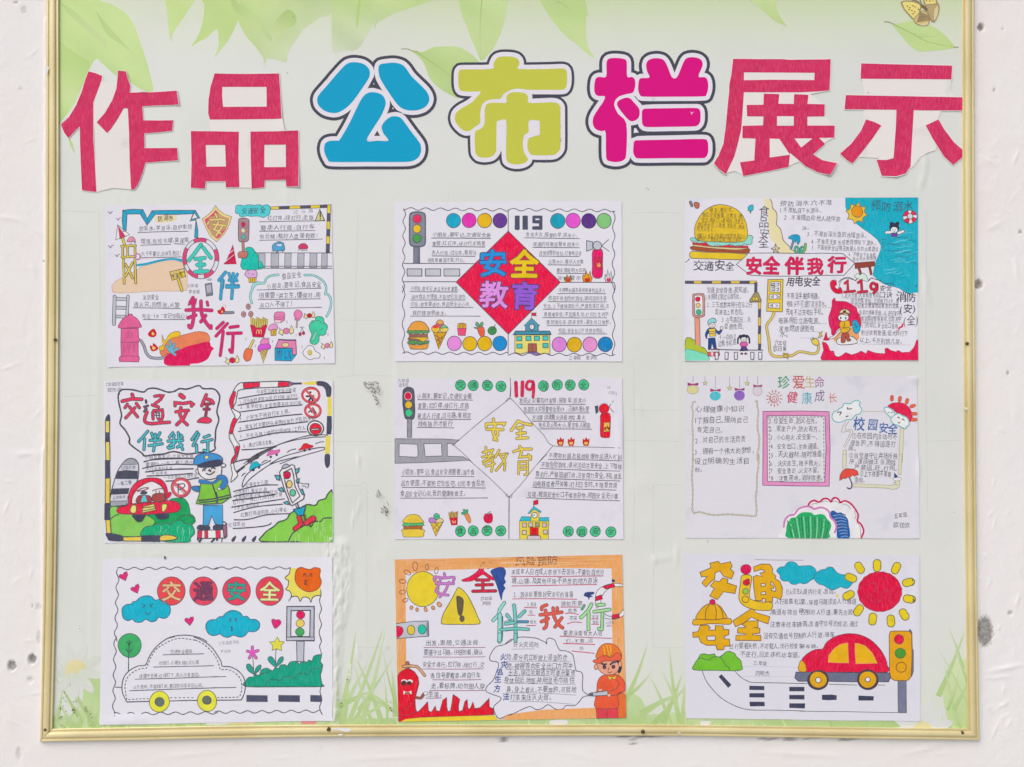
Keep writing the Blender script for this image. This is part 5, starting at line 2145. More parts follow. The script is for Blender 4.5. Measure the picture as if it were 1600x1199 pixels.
F('D6A23C', '565 712 738 712 636 935', '5A4420', 6, sm=0)
L('580 750 690 800;600 800 670 845;720 745 600 830;690 760 620 900;610 730 660 880', 5, '6A4A20')
F('F0B070', '600 610 610 570 645 548 685 560 705 605 680 600 650 612 625 595', '5A3A30', 5)
F('EE6C84', '600 608 625 598 650 614 680 602 705 612 690 640 650 650 600 640', '5A3A30', 5)
F('F0BE50', '542 670 550 640 590 615 640 640 650 680 620 712 565 708', '5A3A30', 5)
F('E0524C', '552 645 590 615 635 640 600 660', None)
F('F0D070', '655 680 665 640 705 615 750 640 760 675 730 708 675 708', '5A3A30', 5)
F('7AC894', '668 640 705 615 745 640 750 655 710 650 680 665', '3A6A50', 5)
endpart()
part('french_fries_drawing')
F('E8B24A', '885 660 885 605 920 592 960 590 995 605 995 660', '6A4A28', 5, sm=0)
L('905 595 908 655;925 592 928 655;945 590 948 655;968 592 968 655', 5, '6A4A28')
F('E85C80', '882 660 998 660 985 755 895 752', '7A3048', 5, sm=0)
endpart()
part('carrot_drawing')
F('6AA47C', '1150 640 1120 610 1135 575 1165 600 1175 640', '3A5A48', 5)
F('6AA47C', '1180 640 1185 590 1215 578 1220 610 1200 645', '3A5A48', 5)
F('6AA47C', '1150 650 1100 645 1115 662 1145 665', '3A5A48', 4)
F('EE6C54', '1148 655 1190 640 1225 650 1240 700 1230 760 1200 770 1170 740 1150 690', '7A3A30', 5)
L('1155 695 1180 690;1205 710 1230 705;1170 735 1190 730', 4, '7A3A30')
endpart()
part('fruit_drawing')
C('4A8E54', 1340, 690, 56, None, '2C4A34', 5)
L('1365 655 1378 610', 6)
L('1320 670 1350 678 1370 665', 5, '2C4A34')
endpart()
part('school_drawing')
crop(790, 435)
F('E9DC86', '122 748 580 745 585 1000 520 985 470 1000 430 985 280 975 200 1000 122 975', OUT, 6, sm=0)
F('4C92AA', '130 695 580 695 600 740 98 745', OUT, 6, sm=0)
F('5C9EB6', '262 620 262 695 430 692 428 620 450 625 342 525 240 628', OUT, 6, sm=0)
C('F0F0F4', 344, 640, 34, None, OUT, 7)
L('344 640 344 622;344 640 332 642', 4)
B('555566', '342 520 342 455', 5)
F('CE3A52', '345 458 405 455 395 475 405 495 345 492', OUT, 4, sm=0)
for x, y in ((180, 795), (300, 792), (412, 790), (524, 788), (182, 892), (524, 885)):
    F('5ACCC4', [(x - 33, y - 26), (x + 33, y - 28), (x + 34, y + 26), (x - 33, y + 28)], '2C6A68', 7, sm=0)
F('A86454', '298 862 405 860 408 965 295 968', '5A342C', 6, sm=0)
L('350 862 350 965', 6, '5A342C')
L('275 975 350 972 420 975;330 990 400 985 430 992;360 1005 445 1000', 8, '7A5CA4')
endpart()

# ------------------------------------------------------------------ top row, right
poster('white poster with a big yellow hamburger, turquoise sea corner and red flame edge',
       [(1070.3, 310), (1434.7, 308.5), (1434.7, 563.6), (1069.2, 564.2)], 3.9, (.002, .0015, .001, .0025), smudge=.5)
crop(1065, 300)
part('hamburger_drawing')
F('E3C24E', '185 610 170 520 175 460 210 370 270 280 350 215 450 175 560 172 660 200 740 245 800 310 845 400 865 500 865 600 820 660 600 662 300 655', '6E5A50', 6)
F('9FDCCC', '112 625 125 605 175 605 200 640 300 655 500 662 700 668 820 655 865 600 870 575 920 572 940 600 925 630 928 670 900 695 860 695 820 685 790 712 740 705 700 715 640 690 600 705 540 715 480 700 400 720 350 700 320 665 280 675 210 675 170 650 130 650', '4A7A74', 6, sm=0)
F('D2414C', '140 665 230 680 320 668 360 705 420 722 520 715 620 700 700 720 800 712 870 712 875 738 700 735 400 725 150 692', '7A3038', 5, sm=0)
F('F0D29A', '145 695 400 725 700 738 878 742 880 765 700 765 400 745 150 715', '7A5A40', 4, sm=0)
F('A8583C', '140 718 400 748 700 768 882 748 888 790 870 810 700 800 400 790 145 765', '5A3428', 5)
F('E6C850', '105 810 130 782 300 795 600 800 865 822 790 895 600 890 300 880 130 875 105 850', '6E5A50', 6, sm=0)
endpart()
part('handwriting', z=4)
tc_ = '6A5214'
for t, x0, y0, x1, y1 in (('朋友，要记住，', 370, 275, 690, 265), ('食品安全很重，注意生，懂', 265, 335, 800, 355), ('常识，病从口入要预防，注意卫', 260, 405, 820, 425), ('食品安全吃，小零食，不乱吃，病从', 205, 465, 830, 495), ('吃方不信么', 205, 525, 420, 525),
                          ('也要小心食品，不吃腐烂的变质食，路边小', 195, 610, 835, 620), ('食不吃，工商食品监督，大街小摊点。', 200, 655, 800, 665)):
    T(t, x0, y0, x1, y1, 72, tc_, .008)
for i, c_ in enumerate('食品安全'):
    T(c_, 1010, 335 + i * 138, 1150, 335 + i * 138, 160 - 8 * i, '3E3C4A', .006)
T('交通安全', 145, 1040, 720, 1040, 140, '3E3C4A', .010)
T('预防溺水六不准', 1290, 195, 2000, 175, 84, '383846')
T('1.不准私自下水游泳。', 1285, 282, 1840, 275, 78, '383846')
T('2.不准擅自和他人结伴游', 1345, 372, 2090, 395, 78, '383846')
crop(1250, 300)
T('泳。', 25, 500, 125, 500, 60, '383846')
T('3.不准到深水急的水域游泳。', 90, 590, 880, 615, 82, '30303E')
T('4.不准在无家长或老师带队下游水。', 145, 690, 1000, 705, 78, '30303E')
T('5.不准到安全设施无救援人员的水域游泳', 150, 765, 1035, 790, 74, '30303E')
T('6.不擅自下水施救', 635, 850, 1000, 860, 62, '383846')
T('溺水时大声呼救', 690, 915, 1005, 905, 60, '383846')
endpart()
part('sea_drawing')
F('12AFC4', '598 82 1558 76 1552 600 1552 1180 1552 1320 1490 1325 1440 1345 1380 1320 1300 1265 1220 1245 1110 1215 1040 1170 960 1100 975 1000 990 940 1040 820 1065 750 1065 700 1010 620 930 555 820 480 720 400 640 300 600 200', '1C8CA0', 5, sm=0)
for q in ('1150 690 1200 682 1240 700 1310 692;1300 690 1360 680 1400 695;1110 770 1160 772 1220 780 1300 768 1340 772;1260 850 1310 842 1360 855 1420 858;1360 800 1420 800 1460 815 1520 822;1420 630 1470 640 1525 660;1060 640 1090 625 1140 630;1130 600 1180 590;1240 615 1300 600 1370 598 1420 605;1460 930 1500 940 1540 955;1070 690 1110 655;1075 740 1110 715',):
    L(q, 8, '127A94')
for i in range(42):
    x, y = random.uniform(980, 1400), random.uniform(440, 1180)
    if x > 1080 or y > 900:
        L([(x, y), (x + 70, y - random.uniform(0, 18)), (x + random.uniform(110, 160), y - random.uniform(5, 40))], random.uniform(2, 6), random.choice(['4CC8D6', '0A9CB4', '6AD0DC']))
endpart()
part('sea_title_lettering', z=4)
T('预防溺水', 930, 255, 1480, 250, 140, '1F4E66', .006)
endpart()
part('sun_drawing', z=4)
sp_ = []
for i in range(32):
    t = 2 * pi * i / 32
    r = (145 if i % 4 == 0 else 112 if i % 4 != 2 else 104)
    sp_.append((745 + r * cos(t + .2), 280 + r * sin(t + .2)))
F('EBC85C', sp_, '7A5A30', 6, sm=0)
C('E89A3C', 752, 260, 74, None, '7A5A30', 6)
endpart()
part('lifebuoy_drawing', z=4)
C('EEECF2', 1445, 330, 96, 86, '4A3040', 6)
for a0, a1 in ((-75, -20), (15, 65), (100, 150), (185, 250)):
    q = [radians(a0 + (a1 - a0) * i / 5) for i in range(6)]
    F('D8465E', [(1445 + 94 * cos(t), 330 + 84 * sin(t)) for t in q] + [(1447 + 36 * cos(t), 322 + 36 * sin(t)) for t in q[::-1]], '4A3040', 4, sm=0)
C('D8DEE8', 1447, 322, 36, None, '4A3040', 5)
endpart()
part('swimming_girl_drawing', z=4)
B('F4F0F4', '1135 535 1210 530;1355 520 1290 545', 34, '2C3048', 4)
C('33344A', 1205, 420, 26, 24)
C('33344A', 1282, 418, 26, 24)
C('33344A', 1240, 470, 66, 60)
C('F0ECF0', 1238, 500, 44, 36)
F('7A4AA8', '1200 545 1280 545 1275 590 1205 590', '2C3048', 4, sm=0)
L('1215 500 1222 495;1250 495 1258 498;1230 520 1245 522', 5)
endpart()
part('beach_path_drawing')
crop(1065, 300)
F('E8DCA4', '1080 100 1165 95 1190 150 1195 210 1245 270 1255 350 1250 430 1300 490 1320 560 1340 640 1420 720 1450 760 1530 800 1280 800 1240 700 1170 620 1150 500 1140 400 1130 250 1100 180', None, 4, 'c')
L('1165 95 1190 150 1195 210 1245 270 1255 350 1250 430 1300 490 1320 560 1340 640 1420 720 1450 760 1530 800', 6)
endpart()
part('beach_umbrella_drawing', z=2)
B('7A90B0', '1470 650 1440 750', 22, OUT, 3)
F('3CA8D0', '1405 610 1440 575 1500 562 1550 580 1558 640 1530 695 1510 650 1470 655 1450 625', '28607A', 6)
L('1500 570 1450 620;1520 570 1510 650;1490 580 1500 680', 4, '28607A')
endpart()
part('seaweed_drawing', z=2)
B('5CB89C', '1495 790 1490 740 1505 720;1530 800 1535 750 1520 725;1560 800 1565 745 1590 725', 20, '2C6A58', 4)
crop(1250, 300)
B('7AB86A', '30 800 60 760 72 690', 26, '3C6A40', 4)
B('5CB8A8', '10 740 20 790', 20, '2C6A58', 4)
endpart()
part('starfish_drawing', z=2)
crop(1065, 300)
F('E6DDBC', '1235 685 1255 730 1290 740 1265 765 1275 805 1235 785 1205 805 1210 765 1175 745 1218 730', OUT, 5, sm=0)
L('1235 685 1235 760;1290 740 1235 760;1275 805 1235 760;1205 805 1235 760;1175 745 1235 760', 4)
endpart()
part('ice_lolly_drawing')
F('4CB8CC', '875 205 905 178 940 175 935 245 880 250', '2C7484', 6)
B('4A4A5E', '905 258 905 280', 14)
endpart()
part('butterfly_sketch')
F('8E8484', '98 135 128 125 148 190 125 195', OUT, 5)
F('C4705C', '160 150 190 140 232 155 220 215 178 210', OUT, 6)
endpart()
part('arrow_banner_drawing')
L('45 930 85 905 105 880;270 885 265 886;862 825 720 958 905 1098 1100 1108 1560 1112', 6, sm=0)
L('895 808 1200 805 1600 812', 6, sm=0)
crop(1250, 300)
L('0 812 300 808 560 812 722 940 580 1098 300 1100 0 1110', 6, sm=0)
endpart()
part('title_character_drawing')
crop(1065, 300)
RD = 'D63A62'
T('安全', 840, 1080, 1290, 1095, 245, RD, .030, .25, 'm', '8A2040', .012)
T('伴', 1360, 1090, 1620, 1090, 250, RD, .030, .25, 'm', '8A2040', .012)
crop(1250, 300)
T('我', 90, 1080, 310, 1080, 230, RD, .028, .25, 'm', '8A2040', .012)
T('行', 360, 1060, 610, 1060, 225, RD, .030, .25, 'm', '8A2040', .012)
endpart()
part('bench_drawing')
F('94483C', '722 935 980 915 985 975 900 990 725 1010', '5A2C28', 5, sm=0)
B('94483C', '775 1010 800 1080;915 985 935 1080', 26, '5A2C28', 3, sm=0)
F('D8ECE0', '725 1100 760 1070 790 1095 820 1068 860 1090 880 1120 890 1180 730 1130', OUT, 4)
endpart()
part('cloud_outline')
L('500 1300 540 1170 620 1140 680 1150 730 1165 760 1130 830 1115 890 1170 930 1140 1000 1150', 5)
crop(1250, 430)
L('505 100 540 60 620 30 690 50 730 75 770 35 850 30 900 75 940 40 1000 60 1060 75 1110 115 1200 110 1250 140 1310 175 1380 165 1440 190 1470 160 1540 140', 6)
endpart()
part('striped_barrier_drawing')
crop(1065, 430)
for i, (a, b_) in enumerate(((42, 160), (160, 262), (262, 398), (398, 520), (520, 645), (645, 765), (765, 890), (890, 985))):
    F('56566C' if i % 2 == 0 else 'E6C866', [(a, 78), (b_, 78), (b_, 114), (a, 114)], OUT, 4, sm=0)
for i, (a, b_) in enumerate(((100, 230), (355, 450), (450, 555), (555, 670), (670, 775), (775, 905), (905, 980))):
    x = 960 if i == 0 else 1008
    F('56566C' if i % 2 == 0 else 'E6C866', [(x, a), (x + 34, a), (x + 30, b_), (x - 2, b_)], OUT, 4, sm=0)
F('A89C6A', '965 225 1005 235 1045 330 1040 352 900 355 892 335', OUT, 6, sm=0)
F('E8CE58', '968 250 1012 330 925 330', OUT, 4, sm=0)
L('950 275 965 300 985 275;965 300 962 325', 6)
L('350 975 700 985 1070 988', 6, sm=0)
for x in (460, 590, 712, 928, 1032):
    F('E6E4EC', [(x - 22, 1018), (x + 22, 1018), (x + 18, 1108), (x - 20, 1108)], OUT, 6, sm=0)
endpart()
part('traffic_light_drawing')
B('E3A088', '205 560 212 900', 62, OUT, 4, sm=0)
F('D89A92', '145 280 165 250 270 245 300 280 305 500 290 545 230 560 165 550 145 510', OUT, 5)
F('F0EEF4', '168 290 190 268 255 268 275 300 278 490 260 530 190 528 172 490', OUT, 5)
C('D8334E', 212, 318, 32, None, '7A2A38', 4)
C('EACB8A', 216, 400, 30, None, OUT, 4)
C('4CBA8A', 225, 488, 34, None, '2C6A50', 5)
endpart()
part('bush_drawing')
F('B4C24A', '45 900 60 830 110 825 160 855 230 885 245 940 290 955 320 990 340 1060 200 1060 45 1020', '4A5A30', 6)
F('8ADCC0', '50 980 150 990 250 1020 330 1050 350 1125 60 1128', '4A8A74', 4)
endpart()
part('police_officer_drawing')
F('2E4C84', '350 830 440 825 460 970 425 980 400 900 385 975 348 975', OUT, 4, sm=0)
F('34508C', '360 700 430 695 480 740 520 715 530 740 490 785 455 760 350 770 330 840 308 790 330 730', OUT, 4)
F('E8CE62', '355 710 445 702 450 800 370 810', OUT, 4, sm=0)
L('360 745 448 738;362 775 448 768', 5)
C('F0E0DA', 400, 660, 42, 36, OUT, 4)
F('9ADCE0', '350 600 400 568 440 575 455 620 400 625 350 650', OUT, 5)
C('F0E0DA', 525, 698, 18, 24, OUT, 4)
L('380 655 390 650;410 655 422 650;392 672 410 672', 5)
F('E26478', '345 1015 495 1010 500 1060 350 1068', OUT, 5, sm=0)
F('F0EEF4', '390 1015 410 1015 412 1062 392 1062', None, sm=0)
F('F0EEF4', '445 1012 465 1012 466 1060 447 1062', None, sm=0)
L('350 990 380 975 400 985;440 985 470 970 490 990', 8, 'C84A60')
endpart()
part('school_girl_drawing')
B('33344A', '770 795 742 840 740 900;860 795 888 830 892 895', 22)
C('33344A', 815, 820, 52, 40)
C('F2E6E2', 818, 848, 40, 34, OUT, 4)
F('E06CB0', '780 885 850 880 868 920 840 940 785 940 768 920', OUT, 5)
F('5E4492', '790 940 845 940 875 995 768 998', OUT, 5, sm=0)
C('6A5058', 790, 1035, 20, 15)
C('6A5058', 842, 1035, 20, 15)
L('800 848 808 845;828 845 838 848;812 862 824 862', 4)
endpart()
part('handwriting')
for t, x0, y0, x1, y1 in (('交通安全隐患，我知道。', 330, 235, 880, 235), ('1.未按绿灯就过马路危险。', 310, 330, 780, 320), ('2.三五成群并排行在马上行', 330, 430, 930, 430), ('走横道上很危险。', 440, 525, 820, 525), ('3.在弯路边玩...玩', 525, 628, 910, 622), ('耍很危险。', 560, 715, 820, 715),
                          ('4.一边骑车边', 500, 855, 715, 850), ('边看手机路', 480, 940, 725, 925), ('六年级', 1215, 935, 1385, 935), ('欧阳果', 1205, 1010, 1385, 1005)):
    T(t, x0, y0, x1, y1, 84, '30303E', .003)
T('用电安全', 1370, 150, 1830, 145, 130, '33323E', .02)
for t, x0, y0, x1, y1 in (('不用湿手触摸电器。', 1385, 320, 1820, 315), ('电插头不可拔打湿浸湿水。', 1375, 425, 1910, 420), ('充电不边充电玩手机。', 1370, 530, 1870, 530), ('电器用后立断电源。', 1270, 640, 1830, 640), ('家电燃烧速断电', 1280, 745, 1750, 745), ('水。', 1290, 825, 1400, 820)):
    T(t, x0, y0, x1, y1, 92, '30303E', .004)
crop(1250, 430)
T('安全', 1045, 215, 1225, 215, 92, '33323E', .01)
T('口诀', 1030, 300, 1225, 300, 92, '33323E', .01)
T('消防', 1255, 340, 1540, 350, 140, '33323E', .012)
T('(安)', 1310, 500, 1510, 500, 125, '33323E', .01, sp=.3)
T('(全)', 1360, 655, 1555, 660, 150, '33323E', .008, sp=.3)
for t, x0, y0, x1, y1 in (('1.火灾无情，火警报警电话', 545, 300, 1040, 290), ('逃生时莫贪财，立即拨打119，弯', 665, 375, 1300, 380), ('切记着火屋里物品着急的逃离', 715, 435, 1300, 445), ('湿毛巾捂鼻把烟，人，右邻家呼。', 770, 525, 1340, 545), ('楼层高报警等系呢，切急用中', 800, 615, 1335, 615), ('门把牢记。安全出口是哪', 815, 695, 1290, 710), ('附近求救警通，烟大爬行下', 800, 790, 1420, 805), ('以上，千万别跳几层。', 780, 890, 1345, 910)):
    T(t, x0, y0, x1, y1, 78, '30303E', .004)
for q in ('545 302 800 305 1060 302', '670 382 1000 385 1300 388', '780 552 1000 550 1350 555', '800 622 1100 625 1330 626', '400 430 200 432 0 434', '0 640 150 640 360 640', '0 745 150 745 250 748', '0 828 150 830 280 830', '780 905 1100 915 1450 920'):
    L(q, 3, '9A9AAC')
endpart()
part('power_strip_drawing')
crop(1065, 430)
F('E6CC5A', '1135 60 1335 55 1325 485 1118 478 1128 250', '6A5A30', 7, sm=0)
for q in ('1165 92 1300 88 1298 228 1162 222', '1152 255 1295 250 1292 312 1152 318', '1145 370 1292 368 1290 438 1142 432'):
    F('ECE9F0', q, OUT, 5, sm=0)
L('1180 115 1225 110 1225 130 1180 135 1180 115;1180 145 1230 142 1228 160 1182 165;1182 185 1228 182 1225 205 1182 205;1245 120 1280 110 1282 130 1250 150;1248 175 1275 170 1270 205 1250 205;1175 290 1205 270 1205 300 1175 290;1245 270 1280 285 1250 300;1165 405 1195 385 1200 415 1165 405;1235 390 1270 400 1240 415', 6, sm=0)
B('E0CA78', '1215 495 1190 560 1120 660 1130 760 1150 880 1160 1000 1200 1060 1280 1075 1400 1068', 26, '7A6A40', 4)
B('E0CA78', '1350 1065 1450 1060 1540 1010 1640 1020 1720 1035 1780 1020 1800 960 1795 900', 24, '7A6A40', 4)
B('E0C050', '1340 1035 1400 1045 1390 1100', 12, '7A6A40', 4)
crop(1250, 430)
F('E6CE6A', '160 850 200 832 245 870 240 920 190 920 155 885', '6A5A30', 6)
L('135 840 155 860;165 820 185 845', 8, '6A5A30')
F('D8D070', '245 760 295 740 275 775 295 805 235 825 262 785', '6A5A30', 5, sm=0)
L('1030 60 1050 95 1035 130', 4, 'B8A878') if False else None
endpart()
part('telephone_and_number_drawing')
F('D8344E', '440 65 475 90 480 130 455 150 480 180 510 185 530 160 560 235 470 240 415 190 395 120 410 80', '8A2038', 5)
L('465 60 475 80;485 70 470 85', 4)
B('D03A50', '590 110 625 80 630 215;585 225 720 210', 26, '7A2038', 4, sm=0)
B('D03A50', '765 100 805 75 815 215;765 228 880 215', 26, '7A2038', 4, sm=0)
B('D03A50', '1000 130 960 105 930 140 945 185 1000 180 1010 120 1012 190 970 235', 28, '7A2038', 4)
endpart()
part('fire_scene_drawing')
F('DA3A62', '455 300 470 340 530 345 600 350 660 375 700 400 740 430 755 480 780 520 800 580 800 680 740 720 640 700 560 690 490 720 450 790 415 780 410 720 385 660 375 560 400 480 420 400 420 340', '8A2040', 4)
F('EBAA7A', '460 880 440 820 490 740 560 700 700 690 760 740 780 830 740 850 600 800 520 810', None, 4)
F('EEEDF4', '485 850 560 810 640 800 720 830 755 880 720 905 560 920 490 905', OUT, 6)
F('EEEDF4', '390 840 450 830 520 760 600 710 700 690 690 670 600 690 520 720 440 800 390 820', OUT, 5)
F('B25A4A', '555 770 635 765 650 830 670 860 620 870 600 800 595 880 540 885', OUT, 5)
F('EBB64A', '515 640 560 600 640 600 660 660 640 740 550 760 530 700', OUT, 5)
L('585 620 580 680 560 700 640 690', 5)
C('F4F0F2', 570, 560, 70, 48, OUT, 5)
F('F0DCB0', '520 500 545 460 590 448 640 470 660 520 590 525', OUT, 6)
C('5A4038', 585, 478, 22, 16)
L('530 510 590 498 655 515', 14, '7A4034')
C('3A3A48', 535, 565, 10, 16)
C('3A3A48', 600, 568, 10, 16)
F('3CAED0', '690 610 730 595 770 640 790 690 770 750 730 765 700 720', '1E6C8A', 7)
L('710 660 730 640 735 690 755 670', 8, '1E6C8A')
endpart()
part('fire_cone_drawing')
F('C83A60', '340 745 355 770 360 810 390 850 370 862 305 860 315 825 325 790', None)
L('1350 645 1340 680 1310 690 1300 715', 22, 'D8405C', k='m')
endpart()
part('flame_border_drawing')
F('E0355E', '290 880 340 890 370 930 395 1000 440 1000 460 1060 500 1080 545 1060 600 1020 680 1050 760 1025 800 1000 870 1035 890 990 960 1015 1020 1030 1120 1035 1115 970 1150 960 1190 990 1260 1010 1290 990 1340 1020 1440 1015 1500 950 1530 860 1552 850 1552 1122 800 1125 285 1120 270 1090 310 990', 'A02848', 5, sm=0)
endpart()


# ------------------------------------------------------------------ middle row, left
poster('white poster with a smiling green-vested police officer between a red car and tilted traffic light',
       [(161.5, 595.1), (520, 594.5), (520.5, 847.4), (162.1, 849.2)], 5.2, (.001, .001, .0015, .001), smudge=.22)
DK = '3A3A46'
crop(155, 585)
part('title_panel_outline')
L('275 1185 265 1185') if False else None
L([(255, 260), (300, 205), (440, 205), (580, 235), (640, 195), (720, 183), (800, 200), (900, 235), (990, 225), (1060, 190), (1160, 195), (1310, 150), (1370, 190), (1510, 195), (1575, 260), (1585, 330), (1550, 490), (1575, 600), (1535, 730), (1530, 830), (1520, 930), (1525, 985), (1460, 1020),
   (1330, 1030), (1150, 1050), (980, 1018), (850, 1050), (720, 1060), (600, 1075), (560, 1035), (480, 980), (400, 910), (400, 840), (340, 730), (275, 650), (295, 540), (265, 400), (250, 300), (262, 255)], 15, DK)
endpart()
part('title_character_drawing')
R5, R5o = 'E24C68', '5A3444'
B(R5, '435 265 445 300;305 355 430 325 560 330', 34, R5o, 6, sm=0)
B(R5, '370 395 340 440;490 385 530 440;400 430 450 490 505 560;470 440 410 510 350 575', 28, R5o, 6, sm=0)
again()
B('4A4456', '615 345 620 375', 34)
B('6A5A6E', '640 415 600 430 620 460 595 490', 26, R5o, 4, sm=0)
B(R5, '730 290 790 280 835 285 810 330 740 385;700 405 780 430', 28, R5o, 6, sm=0)
B(R5, '710 590 705 510 720 480 830 470 840 540 820 610 780 590', 26, R5o, 6, sm=0)
B('4A3A4C', '745 500 760 580;735 540 800 540;745 510 795 510;790 505 790 580', 14, sm=0)
B(R5, '630 500 600 580 610 630 680 650 800 640 925 632', 30, R5o, 6)
again()
B(R5, '1070 275 1110 305', 48, R5o, 6)
B(R5, '1000 415 1000 375 1110 385 1200 370 1235 395 1215 420', 30, R5o, 6, sm=0)
B(R5, '1010 495 1090 480 1175 475;1075 440 1060 520 1090 600 1160 665;1150 500 1110 580 1020 665', 30, R5o, 6, sm=0)
again()
B(R5, '1410 270 1380 340 1350 415', 30, R5o, 6)
B(R5, '1430 330 1480 350 1500 380', 36, R5o, 6)
B('A8445C', '1395 395 1460 390;1380 460 1450 460;1425 400 1400 560', 26, R5o, 6, sm=0)
F(R5, '1290 630 1330 580 1400 560 1460 580 1480 615 1440 645 1360 640', R5o, 8)
C6, C6o = '5CC4CC', '2F5C6E'
for q in ('640 750 580 820 520 885;600 850 590 990;690 775 710 830;800 770 770 830;670 870 810 865;655 940 830 915;740 790 735 900 715 1010',
          '970 770 925 830;905 880 1100 870;985 800 975 960 920 975 905 960;930 940 1000 900;1040 770 1050 880 1100 990;1090 930 1030 960;1075 800 1095 830',
          '1290 760 1220 860;1310 790 1235 940;1280 930 1285 1030;1380 830 1450 805;1350 890 1485 860;1430 890 1430 1020 1380 1000'):
    again()
    B(C6, q, 24, C6o, 7, sm=0)
endpart()
part('handwriting')
T('六年级欧阳果', 90, 165, 325, 150, 62, '444452')
T('欧阳政', 110, 240, 300, 225, 60, '444452')
T('小朋友要牢记，交通安全最', 600, 1120, 1245, 1092, 56, '50505E')
L('590 1155 700 1125 900 1115 1240 1105', 12, DK)
crop(155, 715)
T('重要的，一走二看三通过', 605, 120, 1240, 85, 58, '50505E')
T('人行道靠右走大。', 620, 180, 990, 160, 54, '50505E')
T('不抢道走', 690, 235, 900, 220, 46, '50505E')
T('一定注意的，交通安全', 850, 290, 1290, 255, 56, '50505E')
for q in ('590 55 760 20 1000 10 1240 15', '570 145 750 110 1000 90 1240 95', '610 192 900 160 1240 150', '630 245 900 235 1230 210', '880 312 1100 300 1310 268'):
    L(q, 12, DK)
endpart()
part('barrel_post_drawing')
F('DADAE4', '150 640 155 480 190 340 240 190 300 90 360 30 430 10 490 40 520 110 510 290 440 400 380 520 370 620', DK, 9)
F('A6A8B2', '300 92 360 35 430 12 490 45 512 85 420 92', DK, 5)
F('4C4E5E', '245 182 350 165 510 178 508 285 215 282', None, sm=0)
F('4C4E5E', '170 410 400 402 385 480 158 490', None, sm=0)
F('A6A8B2', '150 575 370 570 360 625 150 645', DK, 5, sm=0)
T('红绿灯停', 285, 165, 480, 155, 56, '50505E')
T('一看二慢', 245, 380, 435, 345, 62, '444452')
T('人车有序', 175, 555, 350, 540, 50, '50505E')
endpart()
part('grass_bank_drawing')
F('1FA060', '640 765 800 700 930 560 1000 540 1050 535 1120 545 1165 600 1190 680 1200 740 1240 770 1265 830 1230 880 1180 900 1000 900 800 900 700 850', '1F6A44', 9)
F('8CC968', '150 655 260 655 300 720 600 760 700 800 735 850 700 900 560 1030 350 1040 170 1030 145 900 145 800', '2F6A34', 8)
F('1FAE7C', '545 1030 590 930 650 905 700 900 760 870 820 890 870 860 940 880 1000 840 1080 825 1130 870 1200 880 1240 920 1255 1000 1200 1060 1180 1112 900 1112 700 1060', '1F6A54', 9)
L('150 815 200 770 260 750;1040 800 1100 765 1180 765 1250 800 1265 850', 9, '2A5A3A')
for i in range(60):
    x, y = random.uniform(700, 1230), random.uniform(900, 1080)
    L([(x, y), (x + random.uniform(-14, 6), y + random.uniform(30, 90))], 4, random.choice(['58C89C', '1A9A6A', '7AD4B0']))
endpart()
part('red_car_drawing', z=18)
F('E23F58', '235 700 260 660 380 620 390 500 440 380 520 310 620 275 740 270 830 300 885 380 900 470 890 560 1010 580 1060 620 1070 660 1030 710 900 730 600 750 380 745 270 735', '7A2434', 8)
F('EAE8F0', '430 600 440 520 490 430 560 370 680 315 760 340 830 390 860 470 860 575 640 590 430 612', '7A2434', 9)
F('A04A50', '500 600 500 530 540 500 640 500 680 520 680 585', '4A2A34', 7)
F('A8524E', '705 570 710 490 780 475 850 478 850 570', '4A2A34', 7)
F('4C4E5E', '540 475 575 440 630 450 632 475 590 490', None)
F('6AC8D4', '580 500 610 500 635 580 550 585', None, sm=0)
L('500 440 570 405 650 400 600 430 500 445;700 440 770 415 850 410;750 440 752 470;790 435 795 470', 9, '8A3A50')
F('E3E489', '410 700 430 640 455 625 490 640 485 720 440 732', '6A5A2A', 8)
F('E3E489', '830 620 880 612 895 640 870 700 830 710', '6A5A2A', 8)
F('E3E489', '575 650 720 610 750 690 570 728', '6A5A2A', 8, sm=0)
L('570 665 740 645;565 705 745 670', 9, '6A3A3A')
F('44465A', '440 755 600 760 590 800 560 840 510 850 465 810', None)
F('44465A', '745 750 910 740 910 790 860 812 780 810', None)
F('E23F58', '890 470 945 460 940 500 890 540', '7A2434', 6)
endpart()
part('no_parking_sign_drawing', z=22)
C('ECEAF2', 1078, 395, 132, 125, '7A2A3A', 8, k='v')
C(None, 1078, 395, 112, 106, 'D84A5C', 22)
L('1000 345 1080 400 1150 465', 22, 'D84A5C')
L('985 365 1060 420 1135 490', 6, '5A2430')
B('55505E', '1042 345 1042 470;1050 355 1110 345 1130 375 1090 410 1055 420', 14)
endpart()
part('striped_barrier_drawing', z=16)
for i, (a, b_) in enumerate(((10, 120), (120, 270), (270, 590), (590, 820), (820, 1005), (1005, 1080))):
    w0 = 108
    F(('4C4E60', 'E6CC6A')[i % 2] if i != 0 else 'E6CC6A', [(82, a), (145, a), (148 if b_ < 1000 else 165, b_), (78 if b_ < 1000 else 110, b_)], DK, 6, sm=0) if False else None
crop(155, 585)
F('4C4E60', '85 610 90 570 115 530 140 535 148 600 140 615', None)
F('E6D67A', '85 612 140 612 138 770 84 768', DK, 8, sm=0)
F('4C4E60', '80 768 140 770 145 885 78 888', None, sm=0)
F('E6D67A', '86 888 140 886 145 1135 90 1135', DK, 8, sm=0)
crop(155, 715)
F('4C4E60', '78 35 145 35 148 270 80 275', None, sm=0)
F('E6CC6A', '84 275 146 268 142 600 82 605', DK, 7, sm=0)
F('4C4E60', '72 605 140 600 145 820 70 822', None, sm=0)
